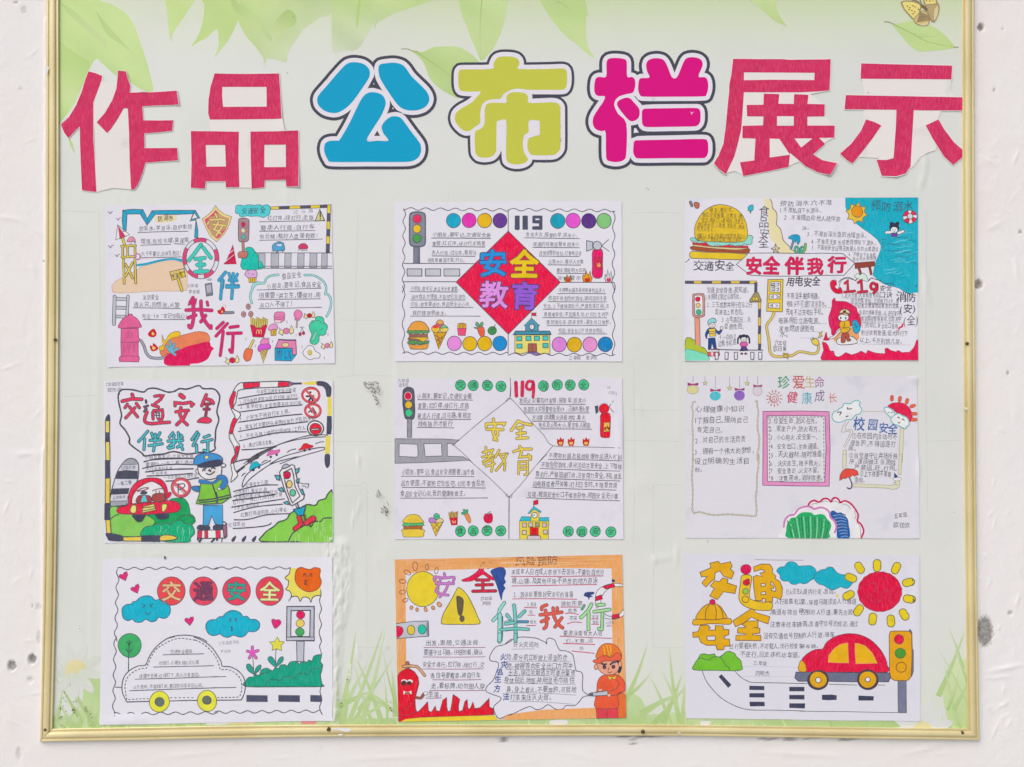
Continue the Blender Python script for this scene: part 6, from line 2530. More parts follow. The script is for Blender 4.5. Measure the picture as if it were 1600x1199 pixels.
F('E6CC6A', '88 822 145 818 160 1000 102 1004', DK, 7, sm=0)
F('4C4E60', '85 1000 165 995 320 1035 315 1100 140 1095 110 1060', None)
F('E6CC6A', '318 1048 560 1040 558 1100 320 1098', DK, 7, sm=0)
F('4C4E60', '556 1025 680 1020 808 1025 805 1110 556 1108', None, sm=0)
F('E6CC6A', '806 1040 870 1020 960 1025 1030 1055 990 1080 900 1090 806 1095', DK, 7)
endpart()
part('police_officer_drawing', z=20)
crop(155, 715)
B('EDEAF2', '1300 180 1310 190', 50, DK, 6)
F('EEE8EA', '1300 120 1320 220 1370 270 1430 290 1490 285 1560 260 1600 235 1614 150 1605 20 1400 40', DK, 9)
B('EEE8EA', '1625 105 1645 105', 34, DK, 7)
F('4A84BE', '1225 385 1320 380 1325 450 1240 430', DK, 8)
F('5AA9D8', '1375 630 1620 625 1625 880 1530 875 1480 765 1440 890 1370 895', '3A5C7C', 9, sm=0)
F('5AA9D8', '1590 620 1620 620 1625 880 1545 875', None, sm=0)
F('84C450', '1340 310 1500 330 1590 250 1640 260 1710 400 1730 520 1620 600 1350 615 1280 605 1320 480', '3A5A34', 9, sm=0)
F('4A84BE', '1320 290 1400 300 1500 320 1590 240 1640 250 1580 300 1500 345 1330 340', '3A5C7C', 7)
L('1310 565 1500 545 1730 490;1320 590 1500 575 1740 520;1490 345 1540 500 1560 590;1540 460 1560 540 1540 590', 12, DK)
F('EEE8EA', '1560 400 1640 380 1655 410 1580 430', DK, 6)
crop(340, 715)
F('4A84BE', '0 240 60 230 110 250 135 320 110 390 60 415 30 390 60 330 50 290 0 275', '3A5C7C', 8)
crop(155, 715)
L('1360 180 1380 150 1410 145;1380 155 1395 175;1480 150 1500 125 1530 150;1500 130 1515 145;1440 175 1455 160 1470 180 1455 185;1410 210 1460 225 1520 185', 11, DK)
F('EEE8EA', '1600 100 1600 30 1610 90', None) if False else None
F('4C4E60', '1290 85 1400 90 1560 70 1600 10 1620 30 1560 100 1420 125 1310 120', None)
crop(155, 585)
F('5296D0', '1245 1150 1270 1090 1330 1050 1430 1035 1540 1050 1610 1090 1620 1130 1560 1160 1430 1185 1260 1190', '34506E', 9)
F('44485E', '1300 1190 1440 1140 1590 1120 1620 1170 1560 1215 1330 1230', None)
F('E9E08C', '1400 1060 1425 1075 1445 1070 1440 1095 1450 1110 1420 1110 1390 1120 1395 1095 1380 1080 1400 1078', '34506E', 6, sm=0)
endpart()
part('officer_platform_drawing', z=18)
crop(155, 715)
F('4C4E60', '1290 910 1330 885 1450 900 1450 950 1300 950', None)
F('4C4E60', '1510 890 1640 880 1645 950 1510 955', None)
F('EDEBF2', '1300 960 1660 950 1665 1060 1295 1065', DK, 8, sm=0)
F('E04862', '1310 960 1355 958 1350 1062 1295 1062', DK, 6, sm=0)
F('E04862', '1390 958 1430 957 1432 1060 1392 1062', DK, 6, sm=0)
F('E04862', '1535 955 1595 953 1598 1060 1540 1060', DK, 6, sm=0)
L('1300 1065 1300 1085;1345 1065 1320 1110;1520 1070 1480 1110;1555 1065 1550 1090', 18, DK)
crop(340, 715)
F('9A6A7C', '70 905 120 870 125 1040 85 1050', DK, 7, sm=0)
L('60 850 100 850 125 880;65 1060 55 1110', 9, DK)
endpart()
part('road_dash_drawing')
for x in (213, 348, 482):
    again()
    F('50505F', [(x - 22, 1110), (x - 30, 1080), (x + 5, 1040), (x + 30, 1030), (x + 28, 1065), (x + 5, 1105)], None)
endpart()
part('winding_barrier_drawing')
crop(340, 585)
F('EDEBF2', '335 110 560 100 940 95 945 160 560 180 300 205 260 260 240 370 205 450 285 500 300 545 255 610 215 700 200 770 250 880 290 940 270 1050 235 1150 180 1180 190 1110 230 1050 210 950 160 850 155 760 190 640 230 560 200 500 175 440 155 350 190 260 230 180 280 125', DK, 9)
R7 = 'E44058'
F(R7, '335 118 555 105 552 165 345 190', DK, 6, sm=0)
F(R7, '800 102 940 98 945 158 795 165', DK, 6, sm=0)
F(R7, '205 235 240 240 210 360 205 440 175 450 155 350 170 300', DK, 6)
F(R7, '215 575 260 605 215 690 200 775 158 775 170 680 195 610', DK, 6)
F(R7, '235 955 285 950 280 1000 220 1140 180 1180 190 1110 235 1040', DK, 6)
crop(340, 715)
F('EDEBF2', '175 90 210 80 225 150 265 220 250 260 185 320 175 310 195 230 190 180', DK, 8)
L('225 60 340 30 430 20', 11, DK)
endpart()
part('striped_border_drawing')
crop(340, 585)
F('4C4E60', '945 110 1110 108 1108 135 950 140', None, sm=0)
F('E6D870', '1112 120 1200 98 1300 95 1310 135 1180 138', None)
F('4C4E60', '1310 92 1420 100 1490 160 1500 200 1488 292 1435 295 1420 210 1380 160 1310 145', None)
F('E6D870', '1445 298 1500 300 1505 545 1448 545', None, sm=0)
F('4C4E60', '1440 548 1502 550 1505 700 1495 790 1432 795', None, sm=0)
F('E6D870', '1425 808 1490 812 1475 1050 1412 1048', None, sm=0)
F('4C4E60', '1412 1058 1475 1055 1480 1130 1475 1200 1440 1235 1412 1180', None)
endpart()
part('no_pedestrian_sign_drawing')
C('ECEAF2', 1228, 275, 122, 104, '7A2430', 10)
C(None, 1228, 275, 108, 90, 'D8404E', 20)
B('3C3A44', '1220 235 1225 240;1220 270 1225 320;1170 290 1260 285;1210 330 1205 345;1245 325 1250 345', 24)
L('1160 210 1220 270 1290 340', 20, 'D8404E')
endpart()
part('no_bicycle_sign_drawing')
C('ECEAF2', 1255, 480, 112, 96, '7A2430', 10)
C(None, 1255, 480, 98, 82, 'D8404E', 20)
B('3C3A44', '1195 500 1225 480;1250 440 1300 520;1215 450 1240 500', 16)
L('1190 420 1250 480 1290 550', 20, 'D8404E')
endpart()
part('no_entry_sign_drawing')
C('ECEAF2', 1288, 712, 105, 100, DK, 12)
C('DC3C4C', 1290, 720, 76, 74, '7A2430', 8)
B('ECEAF2', '1240 728 1330 722', 14, '7A2430', 8)
endpart()
part('handwriting')
for t, x0, y0, x1, y1 in (('小学生交通安全知识歌谣', 515, 260, 1030, 240), ('1.过马路时走斑马线，红灯停，绿灯行。', 290, 390, 1080, 315), ('2.乘坐校车，安全带要系好不打闹。', 300, 460, 1130, 405),
                          ('3.小学生不骑自行车上路。', 290, 615, 965, 515), ('4.乘车时不要把头手伸出窗外不乱扔东西', 285, 735, 1290, 600), ('5.不在马路上嬉戏打闹踢球。工作人', 300, 850, 1165, 735), ('6.横过马路左右看。', 345, 970, 740, 920)):
    T(t, x0, y0, x1, y1, 66, '3C3C4C')
for q in ('280 320 500 280 700 255 965 240', '265 410 500 370 750 340 1050 325', '290 498 500 470 800 430 1110 405', '275 632 500 600 800 555 1110 525', '275 755 500 715 800 670 1190 625', '285 878 500 830 800 770 1170 758', '320 995 550 980 780 945'):
    L(q, 11, DK)
crop(340, 715)
for t, x0, y0, x1, y1 in (('交通安全儿歌', 365, 400, 670, 350), ('小朋友们，要牢记，路', 225, 490, 660, 450), ('交通规则要记牢，不闯红灯', 225, 560, 800, 480), ('红灯停，一绿灯行，红灯亮了停', 210, 625, 860, 510), ('大步走，黄灯亮时', 220, 695, 560, 640), ('红黄灯亮请别急，小心等会', 305, 790, 920, 710), ('红绿原则', 145, 915, 365, 905)):
    T(t, x0, y0, x1, y1, 66, '3C3C4C')
for q in ('210 448 400 400 600 365 795 362', '210 512 400 475 680 455', '200 568 450 535 760 488', '185 655 450 610 880 545', '215 725 500 650 860 615', '220 820 400 815 650 755 940 740', '205 935 400 925 600 905 690 880 705 860'):
    L(q, 11, DK)
endpart()
part('road_drawing')
crop(340, 585)
L('345 1180 500 1060 700 970 900 890 1100 830 1250 802 1430 800 1428 822 1250 830', 9, DK)
L('400 1150 600 1020 760 950', 20, DK)
L('1250 830 1000 870 800 930 700 990 500 1110 430 1180', 9, DK)
L('690 1180 850 1090 1050 1030 1250 980 1390 962 1410 980 1380 1000 1200 1050 1000 1110 820 1180;915 1030 960 1000 1030 982;580 1168 620 1140 655 1130;1290 915 1340 895 1400 888', 9, DK)
crop(340, 715)
L('230 220 380 90 480 20 560 -20;230 200 430 60 540 5;700 40 600 90 480 150 380 230 335 320 325 380 345 380 420 290 560 180 700 90 850 40 1060 -10;320 245 345 215 365 208', 10, DK)
L('225 215 350 120', 20, DK)
endpart()
part('pink_car_drawing')
crop(340, 585)
F('E07AB8', '650 1075 670 1030 710 1000 760 1005 810 990 820 1010 790 1040 700 1060', 'A8407A', 6)
C('44465A', 700, 1088, 17)
C('44465A', 778, 1060, 17)
endpart()
part('red_car_drawing')
F('DC3C48', '1068 1000 1100 965 1130 920 1170 910 1210 930 1255 940 1240 965 1150 985', 'A02A38', 6)
C('3A3A48', 1145, 1005, 16)
C('3A3A48', 1212, 988, 16)
endpart()
part('turquoise_car_drawing')
crop(340, 715)
F('2CB4C8', '420 165 440 100 480 60 520 55 540 80 568 90 560 115 500 130 450 160', '1C7A90', 6)
C('33465A', 470, 163, 20)
C('33465A', 545, 130, 18)
endpart()
part('hill_drawing')
F('8CCC5C', '575 1105 600 1020 660 960 740 910 800 850 870 830 920 800 950 745 1020 700 1100 660 1180 620 1290 630 1330 570 1420 540 1450 485 1520 475 1520 1108 1040 1108', '2E4A34', 13)
L('935 1105 980 1010 1050 950 1130 900 1200 880 1230 910 1280 840 1350 845 1400 800 1500 795', 13, '2E4A34')
for i in range(70):
    x, y = random.uniform(760, 1500), random.uniform(760, 1060)
    if y > 1080 - (x - 600) * .45:
        L([(x, y), (x + random.uniform(-8, 8), y + random.uniform(40, 140))], 5, random.choice(['A4DA7C', '7ABC4A', 'B4E090']))
endpart()
part('walking_traffic_light_drawing', z=16)
F('ECEAF2', '815 195 850 150 980 95 1010 105 1020 150 1070 400 1140 500 1135 545 1060 590 980 635 960 620 880 420', DK, 10, sm=0)
F('B9BBC6', '855 150 860 110 900 85 940 100 950 118', DK, 8)
F('9C9EAC', '850 190 975 130 1000 140 1080 520 960 600 985 590 1100 510 1075 480 1060 500 985 160 975 140 870 190 960 590 950 580', None, sm=0) if False else None
F('E9E6F0', '870 195 975 145 1000 230 1020 380 1085 510 985 598 930 470 890 330', DK, 10, sm=0)
C('CE3058', 915, 232, 44, 48, '5A2434', 9)
C('EAD08A', 945, 352, 38, 48, '5A4A34', 9)
C('72CCA0', 990, 465, 38, 42, '2E5A4A', 9)
for q in ('755 235 815 235 820 300 780 290', '800 410 850 395 875 450 820 440', '870 590 920 575 945 620 890 610', '1020 160 1075 140 1065 190 1030 215', '1035 300 1075 275 1070 320 1045 335', '1085 430 1115 415 1145 490 1115 485'):
    F('5CBCC8', q, DK, 9, sm=0)
L('1065 330 1130 345 1195 350 1185 400;1110 375 1150 378 1170 400;1195 350 1205 345', 5)
F('B9BBC6', '1020 610 1050 600 1070 650 1045 660', DK, 8, sm=0)
B('E24858', '1070 780 1095 870 1020 935', 46, '7A2434', 8)
B('E24858', '1170 860 1260 800', 60, '7A2434', 8)
F('2AA8C4', '1000 685 1060 670 1160 640 1130 760 1060 765', '2A4A5C', 11, sm=0)
F('5A6A3A', '1130 780 1150 745 1165 790 1150 850', None)
endpart()

# ------------------------------------------------------------------ middle row, middle
poster('white poster with an uncoloured centre diamond, yellow lettering and green lettered discs',
       [(616.5, 591.5), (972.3, 590.3), (974.7, 843), (616.5, 843)], 6.1, (.0015, .0015, .0025, .001), 'E2DFE8', .55, 1.3, extra=((968, 690, 5, 40, 0, .0012), (960, 640, 4, 30, .2, .0008)))
GD, GDo = '55C890', '2C6E4C'
crop(610, 585)
part('guide_line')
L('1578 50 1580 200 1570 310;1575 320 1200 610 1000 780 835 925 838 935 1000 1080 1090 1179;1580 315 1600 335', 5)
crop(790, 585)
L('60 50 68 200 62 300;0 355 62 318 200 460 350 640 500 800 625 942 1000 955 1540 970;625 942 520 1060 420 1180', 5)
crop(610, 710)
L('1040 80 1300 310 1565 560 1600 520;1565 560 1560 1120', 5)
crop(790, 710)
L('0 520 45 560 200 400 400 150 545 0;45 560 42 800 42 1120', 5)
endpart()
part('lettered_disc_drawing')
for cx_, cy_, lst in ((610, 585, (('交', 922, 145), ('通', 1090, 148), ('安', 1277, 148), ('全', 1455, 160))), (790, 585, (('消', 498, 155), ('防', 680, 140), ('安', 850, 142), ('全', 1028, 140))),
                      (610, 710, (('食', 922, 1012), ('品', 1090, 1008), ('安', 1272, 1005), ('全', 1452, 1008))), (790, 710, (('校', 825, 1015), ('园', 1004, 1018), ('安', 1180, 1015), ('全', 1385, 1022)))):
    for ch, x, y in lst:
        part('lettered_disc_drawing')
        crop(cx_, cy_)
        C(GD, x, y, 66, 68, GDo, 8)
        T(ch, x - 50, y + 42, x + 50, y + 42, 96, '1F5A3C', .012)
endpart()
part('traffic_light_drawing')
crop(610, 585)
F('5C5C68', '165 260 175 205 220 172 270 178 310 220 318 400 320 520 300 590 220 588 190 560 165 400', '3A3A48', 8)
F('8A8A94', '222 590 282 590 280 832 222 830', '5A5A68', 6, 'c', 0)
C('DA3052', 233, 287, 46, 54, 'E8E6EE', 4)
C('E3BE4A', 240, 402, 44, 44, None)
C('4CC78C', 243, 510, 44, 46, None)
endpart()
part('road_barrier_drawing')
F('97979F', '58 848 400 850 700 852 910 865 850 910 855 918 750 912 750 1078 960 1085 1050 1135 700 1150 400 1165 60 1172', OUT, 5, 'c', 0,
  holes=('118 915 355 922 365 1060 350 1090 115 1082', '440 915 670 912 680 1075 460 1082'))
endpart()
part('handwriting')
for t, x0, y0, x1, y1, ua, ub in (('小朋友，要牢记，交通安全最', 350, 325, 1075, 325, 360, 1085), ('重要，红灯停，绿灯行，走路', 360, 450, 1030, 455, 365, 1005), ('要走人行道，过马路，看规定', 355, 580, 1070, 580, 370, 1060), ('线有指示才能行', 360, 690, 820, 690, 350, 835)):
    T(t, x0, y0, x1, y1, 84, '30303A')
    L([(ua, y0 + 10), ((ua + ub) / 2, y0 + 13), (ub, y1 + 16)], 6)
T('六年级', 100, 112, 245, 112, 58, '5A5A66')
T('欧阳妍', 115, 165, 235, 165, 56, '5A5A66')
crop(790, 585)
for t, x0, y0, x1, y1, ua, ub in (('发现火灾要及时报警，报警早，损失小', 175, 385, 1060, 385, 190, 1050), ('我国的火灾报警电话是119，正确的报火警', 240, 495, 1100, 495, 240, 1105), ('方法要讲清着火详细地址，着火', 340, 605, 1055, 605, 355, 1050), ('地点及火势大小，是否有人被困', 430, 705, 1120, 710, 450, 1135)):
    T(t, x0, y0, x1, y1, 80, '30303A')
    L([(ua, y0 + 14), ((ua + ub) / 2, y0 + 15), (ub, y1 + 14)], 6)
T('不携带利器及易燃易爆物品进入校园', 565, 1110, 1530, 1130, 84, '30303A')
L('560 1122 1000 1126 1525 1140', 6)
crop(610, 710)
for t, x0, y0, x1, y1, ua, ub in (('小朋友，要牢记，食品安全很重要，油炸食', 150, 272, 1110, 275, 145, 1100), ('品方便面，不能把它当饭吃，切忌零食乱吃', 135, 420, 1250, 425, 155, 1250), ('食品安全记心间，我的健康我做主。', 130, 560, 985, 555, 130, 1280)):
    T(t, x0, y0, x1, y1, 88, '30303A')
    L([(ua, y0 + 18), ((ua + ub) / 2, y0 + 18), (ub, y1 + 20)], 6)
crop(790, 710)
for t, x0, y0, x1, y1, ua, ub in (('不做危险游戏，课间活动注意安全，上下楼梯', 460, 175, 1530, 200, 450, 1505), ('靠右行，严禁追逐打闹，注意用力安全，不乱摸乱', 390, 300, 1530, 330, 390, 1505), ('动电器或者开关等，打扫卫生时，不随意焚烧', 350, 425, 1470, 450, 355, 1455), ('垃圾，楼道安全出口不堆放杂物，校园安全无小事', 290, 560, 1480, 590, 275, 1500)):
    T(t, x0, y0, x1, y1, 84, '30303A')
    L([(ua, y0 + 12), ((ua + ub) / 2, (y0 + y1) / 2 + 20), (ub, y1 + 22)], 6)
crop(790, 585)
T('加强', 1330, 190, 1380, 190, 40, '8A8A96')
T('校园安全', 1350, 265, 1470, 275, 50, '8A8A96')
endpart()
YC, YCo = 'E6D068', '8A7434'
part('title_character_drawing')
crop(610, 585)
B(YC, '1355 590 1360 640;1260 690 1265 655 1500 645 1490 670;1270 725 1480 728;1380 660 1350 760 1380 850 1400 870;1410 735 1410 800 1360 860', 30, YCo, 5, sm=0)
again()
crop(790, 585)
B(YC, '165 615 75 740;170 620 240 650 340 665;155 710 225 695;150 780 260 770;150 845 290 835;195 710 195 840', 30, YCo, 5, sm=0)
again()
crop(610, 585)
B(YC, '1255 960 1265 1080;1215 1030 1330 1000;1210 1090 1350 1070;1350 990 1290 1110 1220 1150;1430 1000 1380 1090;1430 1060 1540 1045', 22, YCo, 5, sm=0)
crop(610, 710)
B(YC, '1230 130 1350 50 1320 90;1340 60 1350 120 1330 225;1260 160 1370 125;1450 20 1510 110 1500 210;1530 0 1490 100 1390 215', 22, YCo, 5, sm=0)
again()
crop(790, 585)
B(YC, '185 950 200 975;105 1020 200 985 340 985;215 1000 190 1090 330 1080;300 1060 330 1120', 28, YCo, 5, sm=0)
crop(790, 710)
B(YC, '170 260 175 100 290 95 290 260 250 270;185 155 275 150;185 200 275 195', 22, YCo, 5, sm=0)
endpart()
part('number_drawing')
crop(790, 585)
B('DA3C5C', '135 110 142 285', 40, '8A2440', 3)
B('DA3C5C', '222 105 218 280', 40, '8A2440', 3)
B('DA3C5C', '360 100 300 95 270 160 300 200 345 190 365 110 370 200 360 300', 30, '8A2440', 3)
endpart()
part('fire_extinguisher_drawing')
F('DC2440', '1255 525 1370 518 1378 650 1370 810 1350 835 1265 830 1245 780 1248 640', '6A2434', 5)
C('E02A42', 1295, 452, 66, 64, '6A2434', 5)
F('52525E', '1172 418 1218 412 1222 500 1185 525', None, sm=0)
L('1365 425 1418 352;1365 435 1420 500', 6)
F('E6BE62', '1292 635 1370 632 1368 752 1290 758', '6A2434', 4, sm=0)
F('A04428', '1300 735 1305 690 1325 700 1335 665 1350 700 1365 690 1360 735', None)
F('E6CE7A', '1318 735 1330 705 1350 735', None, sm=0)
endpart()
part('flame_drawing')
for x in (722, 862, 1058):
    again()
    F('C23C34', [(x - 46, 900), (x - 42, 845), (x - 18, 865), (x + 2, 825), (x + 22, 860), (x + 46, 845), (x + 44, 900), (x + 30, 945), (x - 30, 942)], None, sm=0)
    F('EFC87A', [(x - 24, 905), (x - 10, 888), (x + 2, 902), (x + 14, 885), (x + 26, 905), (x + 12, 925), (x - 12, 925)], None)
endpart()
part('hamburger_drawing')
crop(610, 710)
F('EBCB5E', '175 900 185 850 230 805 300 790 370 805 415 860 425 900', '6A5A34', 5)
F('5EBE72', '155 935 175 905 430 905 445 935 400 945 370 930 330 945 300 932 260 948 230 932 195 950', '2E6A44', 5, sm=0)
F('B06A3C', '175 950 420 940 420 985 175 985', '5A3424', 4, sm=0)
F('EBCB5E', '165 990 430 990 438 1040 425 1085 300 1088 180 1085 162 1040', '6A5A34', 5)
for x, y in ((235, 860), (280, 850), (320, 865), (355, 870), (260, 880)):
    C('D8A63C', x, y, 7, n=8)
endpart()
part('ice_cream_drawing')
F('E0C25A', '525 900 690 900 597 1080', '5A4A24', 5, sm=0)
L('545 930 630 1010;580 905 650 970;630 905 560 990;680 915 590 1030', 5, '6A5420')
F('CC8ED6', '515 895 508 850 545 835 595 855 605 900', OUT, 5)
F('E6D29A', '600 900 615 850 650 838 690 860 688 895', OUT, 5)
C('5ABE94', 608, 818, 38, 40, OUT, 5)
L('590 815 600 825 612 815 625 825', 4)
endpart()
part('french_fries_drawing')
for i in range(6):
    x = 785 + i * 17
    B('DDBA66', f'{x} 840 {x - 12 + i * 5} {775 - (i % 3) * 8}', 12, '6A4A24', 3)
F('D8343A', '778 840 882 830 878 925 805 932', '7A2430', 5, sm=0)
C('EFC8B0', 820, 880, 8, n=8)
C('EFC8B0', 855, 880, 8, n=8)
L('820 905 840 895 858 905', 6, 'EFC8B0')
endpart()
part('carrot_drawing')
B('4CB484', '990 780 970 735;1000 780 1010 740;975 785 945 775', 22, '2C6A50', 4)
F('E5965A', '975 795 1020 780 1050 830 1058 880 1045 908 1010 870', '7A4A34', 5)
endpart()
part('fruit_drawing')
F('DE3056', '1230 820 1250 785 1290 785 1330 780 1345 830 1335 890 1290 908 1245 890 1228 850', '7A2434', 5)
L('1275 800 1285 770 1320 755;1262 812 1285 825 1305 805', 6)
endpart()
part('school_drawing')
crop(790, 710)
F('EBD35E', '182 880 570 880 562 1122 465 1122 440 1080 290 1080 280 1122 185 1122', '6A5A34', 5, sm=0)
F('4CBCCC', '215 820 335 825 335 880 182 878', '2C6A78', 5, sm=0)
F('4CBCCC', '440 835 565 830 570 882 438 878', '2C6A78', 5, sm=0)
F('EBD35E', '335 760 372 715 440 765 438 880 335 880', '6A5A34', 5, sm=0)
F('4CBCCC', '295 775 372 688 470 755 462 768 375 725 305 782', '2C6A78', 5, sm=0)
C('F0EEF4', 383, 802, 34, 36, OUT, 6)
L('383 802 360 802;383 802 385 790', 5)
L('368 690 368 620', 6)
F('D83448', '368 615 425 598 428 655 372 668', '7A2434', 4, sm=0)
for x, y in ((248, 932), (330, 928), (417, 925), (512, 930), (245, 1028), (522, 1022)):
    F('D6C8C4' if x != 417 else 'A89A74', [(x - 27, y - 26), (x + 27, y - 26), (x + 27, y + 26), (x - 27, y + 27)], '5A4A44', 5, sm=0)
F('DA2838', '322 962 430 965 428 1065 322 1062', '7A2434', 5, sm=0)
L('372 965 372 1062', 5, '7A2434')
F('D8CCD4', '290 1070 450 1070 465 1122 285 1122', OUT, 5, sm=0)
endpart()

# ------------------------------------------------------------------ middle row, right
poster('pale greyish poster with hanging baubles, a pink-framed text panel and green and blue shell shapes',
       [(1071.5, 587.5), (1433.5, 587), (1437.6, 841.8), (1071.5, 841.2)], 7.7, (.001, .0015, .002, .001), 'DFDDE4', .6, 1.2, extra=((1436, 736, 4, 20, 0, .0015), (1430, 592, 8, 6, .5, .0015)))
crop(1065, 580)
SG = '9A9488'
part('hanging_bauble_drawing')
for x, y0, y, rx, ry, c_, bow in ((148, 70, 245, 74, 58, 'DAD18C', 1), (445, 70, 328, 72, 62, '18BCC8', .95), (763, 70, 322, 70, 68, '8250B8', .9), (1000, 70, 265, 60, 58, 'D8CCD6', .8)):
    part('hanging_bauble_drawing')
    L([(x + (3 if x < 200 else 0), y0), (x, y - ry - 15)], 4, '7A7A86')
    C(c_, x - 3, y, rx, ry, SG if x in (148, 1000) else None, 4, 'c')
    F('B8347C' if x < 200 else 'B04A80', [(x - 2, y - ry - 12), (x - 70 * bow, y - ry - 35 * bow), (x - 68 * bow, y - ry + 5), (x - 2, y - ry - 8), (x + 66 * bow, y - ry + 2), (x + 70 * bow, y - ry - 32 * bow)], '8A2C60', 4, sm=0)
for x, y0, y, r in ((308, 65, 160, 34), (632, 75, 225, 38), (862, 70, 162, 36)):
    part('hanging_star_drawing')
    L([(x, y0), (x, y - r)], 4, '7A7A86')
    F('D4CE9E', [(x + (r if i % 2 == 0 else r * .45) * sin(pi * i / 5), y - (r if i % 2 == 0 else r * .45) * cos(pi * i / 5)) for i in range(10)], '8A8A6A', 4, sm=0)
endpart()
part('twisted_rope_frame_drawing')


def rope(p, wd=24, col='C8C0A2', ln='928C78'):
    q = smooth(pts(p), False, 6)
    v, f = ribbon(q, wd * .55 / CR[2], False, .3)
    PT.add(v, f, ink(col, 'c'))
    PT.z += 1
    acc, side = 0, 1
    ds = [0.0]
    for a, b_ in zip(q, q[1:]):
        ds.append(ds[-1] + math.dist(a, b_))
    for sgn in (1, -1):
        o = []
        for i, a in enumerate(q):
            b_ = q[min(i + 1, len(q) - 1)]
            c_ = q[max(i - 1, 0)]
            dx, dy = b_[0] - c_[0], b_[1] - c_[1]
            l = math.hypot(dx, dy) or 1
            k = sgn * wd / CR[2] * .5 * sin(ds[i] * .42)
            o.append((a[0] - dy / l * k, a[1] + dx / l * k))
        v, f = ribbon(o, 4.5 / CR[2], False)
        PT.add(v, f, ink(ln, 'p'))


rope('185 400 155 415 135 480 150 560 140 700 150 850 145 1000 150 1180')
rope('965 405 990 400 995 470 1010 540 1000 650 1000 760 1020 880 1015 1000 1000 1080 1000 1180')
crop(1065, 710)
rope('150 0 145 150 135 300 145 450 145 600 140 720 160 770 240 760 350 790 450 800 600 790 750 800 850 805 960 815 985 760 980 650 975 540 990 450 990 300 1010 150 1015 0')
endpart()
part('handwriting')
crop(1065, 580)
for t, x0, y0, x1, y1, h in (('心理健康小知识', 180, 550, 835, 535, 92), ('1了解自己、接纳自己', 165, 695, 880, 680, 96), ('肯定自己。', 200, 815, 545, 810, 92), ('2.对自己的生活负责', 175, 955, 845, 935, 92), ('3.拥有一个伟大的梦想，', 165, 1105, 960, 1080, 92)):
    T(t, x0, y0, x1, y1, h, '3C3C46', .002)
for t, x0, y0, x1, y1 in (('1.珍爱生命，防火在先。', 1150, 700, 1790, 692), ('2.家家户户，防火有方。', 1155, 805, 1825, 800), ('3.小心用火，安全第一。', 1160, 915, 1790, 905), ('4.安全出口，生命通道。', 1165, 1030, 1810, 1030), ('5.灭火器材，随时准备。', 1165, 1140, 1880, 1130)):
    T(t, x0, y0, x1, y1, 88, '34343F', .003)
crop(1065, 710)
T('设立明确的生活目', 165, 135, 900, 130, 92, '3C3C46', .002)
T('标。', 165, 235, 280, 235, 76, '3C3C46', .002)
for t, x0, y0, x1, y1 in (('6.火灾逃生，随手救火。', 1165, 160, 1825, 155), ('7.安全意识，火灾不留。', 1170, 260, 1815, 250), ('8.注意用电，消除隐患。', 1175, 355, 1865, 350)):
    T(t, x0, y0, x1, y1, 86, '34343F', .003)
crop(1250, 580)
for t, x0, y0, x1, y1 in (('①在校园内活动时不', 680, 890, 1285, 905), ('得急跑，不得追逐打', 655, 985, 1260, 1005), ('闹。', 630, 1050, 740, 1050), ('②自觉遵守公共场所秩', 640, 1145, 1285, 1165)):
    T(t, x0, y0, x1, y1, 88, '34343F', .003)
crop(1250, 710)
for t, x0, y0, x1, y1 in (('序，课间做正当游戏', 640, 130, 1270, 140), ('严禁追，赶，打闹。', 710, 210, 1285, 225), ('③上下楼要不需要', 785, 295, 1200, 300), ('急和。', 720, 375, 860, 375)):
    T(t, x0, y0, x1, y1, 84, '34343F', .003)
T('五年级', 1235, 845, 1415, 830, 76, '34343F', .003)
T('欧佳欣', 1225, 970, 1455, 965, 84, '34343F', .003)
endpart()
part('title_character_drawing')
crop(1065, 580)
for ch, x, y, h, c_ in (('珍', 1262, 225, 190, '259A62'), ('爱', 1450, 240, 195, 'C4504A'), ('健', 1378, 410, 175, 'C63858')):
    again()
    T(ch, x, y, x + h * .95, y, h, c_, .010)
crop(1250, 580)
for ch, x, y, h, c_ in (('生', 50, 215, 165, 'BCA94E'), ('命', 195, 230, 160, 'A04A92'), ('康', 20, 425, 165, '1FA8B6'), ('成', 190, 410, 170, '6E5484'), ('长', 365, 420, 150, 'C46A50')):
    again()
    T(ch, x, y, x + h * .9, y, h, c_, .008)
for ch, x, y, h in (('校', 680, 775, 185), ('园', 875, 780, 150), ('安', 1025, 810, 160), ('全', 1150, 840, 155)):
    again()
    T(ch, x, y, x + h * .9, y + 8, h, '2E5FA6', .016)
endpart()
part('spiral_sun_drawing')
crop(1065, 580)
C(None, 1215, 358, 58, None, 'B85650', 7)
L([(1215 + (8 + t * 2.2) * cos(t * .55), 360 + (8 + t * 2.2) * sin(t * .55)) for t in range(19)], 7, 'B85650')
for i in range(13):
    t = 2 * pi * i / 13 + .1
    L([(1218 + 78 * cos(t), 358 + 80 * sin(t)), (1218 + 104 * cos(t), 358 + 108 * sin(t))], 9, 'B0605C')
endpart()
part('pink_frame_drawing')
F('E29CC6', '1065 530 1300 528 1600 522 1935 538 1945 800 1948 1230', None) if False else None
CR = (0, 0, 1)
F('E29AC4', '1192 643 1255 642.4 1295.3 643.5 1297 700 1295.5 760 1240 759.5 1191.5 758.5 1192 700', '5A3A54', .7, sm=0, holes=('1198.5 650 1255 649.5 1289 650.5 1290.5 700 1288.5 753.5 1240 753.5 1199 752.5 1198.8 700',))
dashes('1199.5 652 1288 652', .7, 3, 2.5)
dashes('1201.5 654 1202.5 750', .7, 3, 3)
dashes('1287 654 1287.5 750', .7, 3, 3)
endpart()
part('cloud_drawing')
crop(1250, 580)
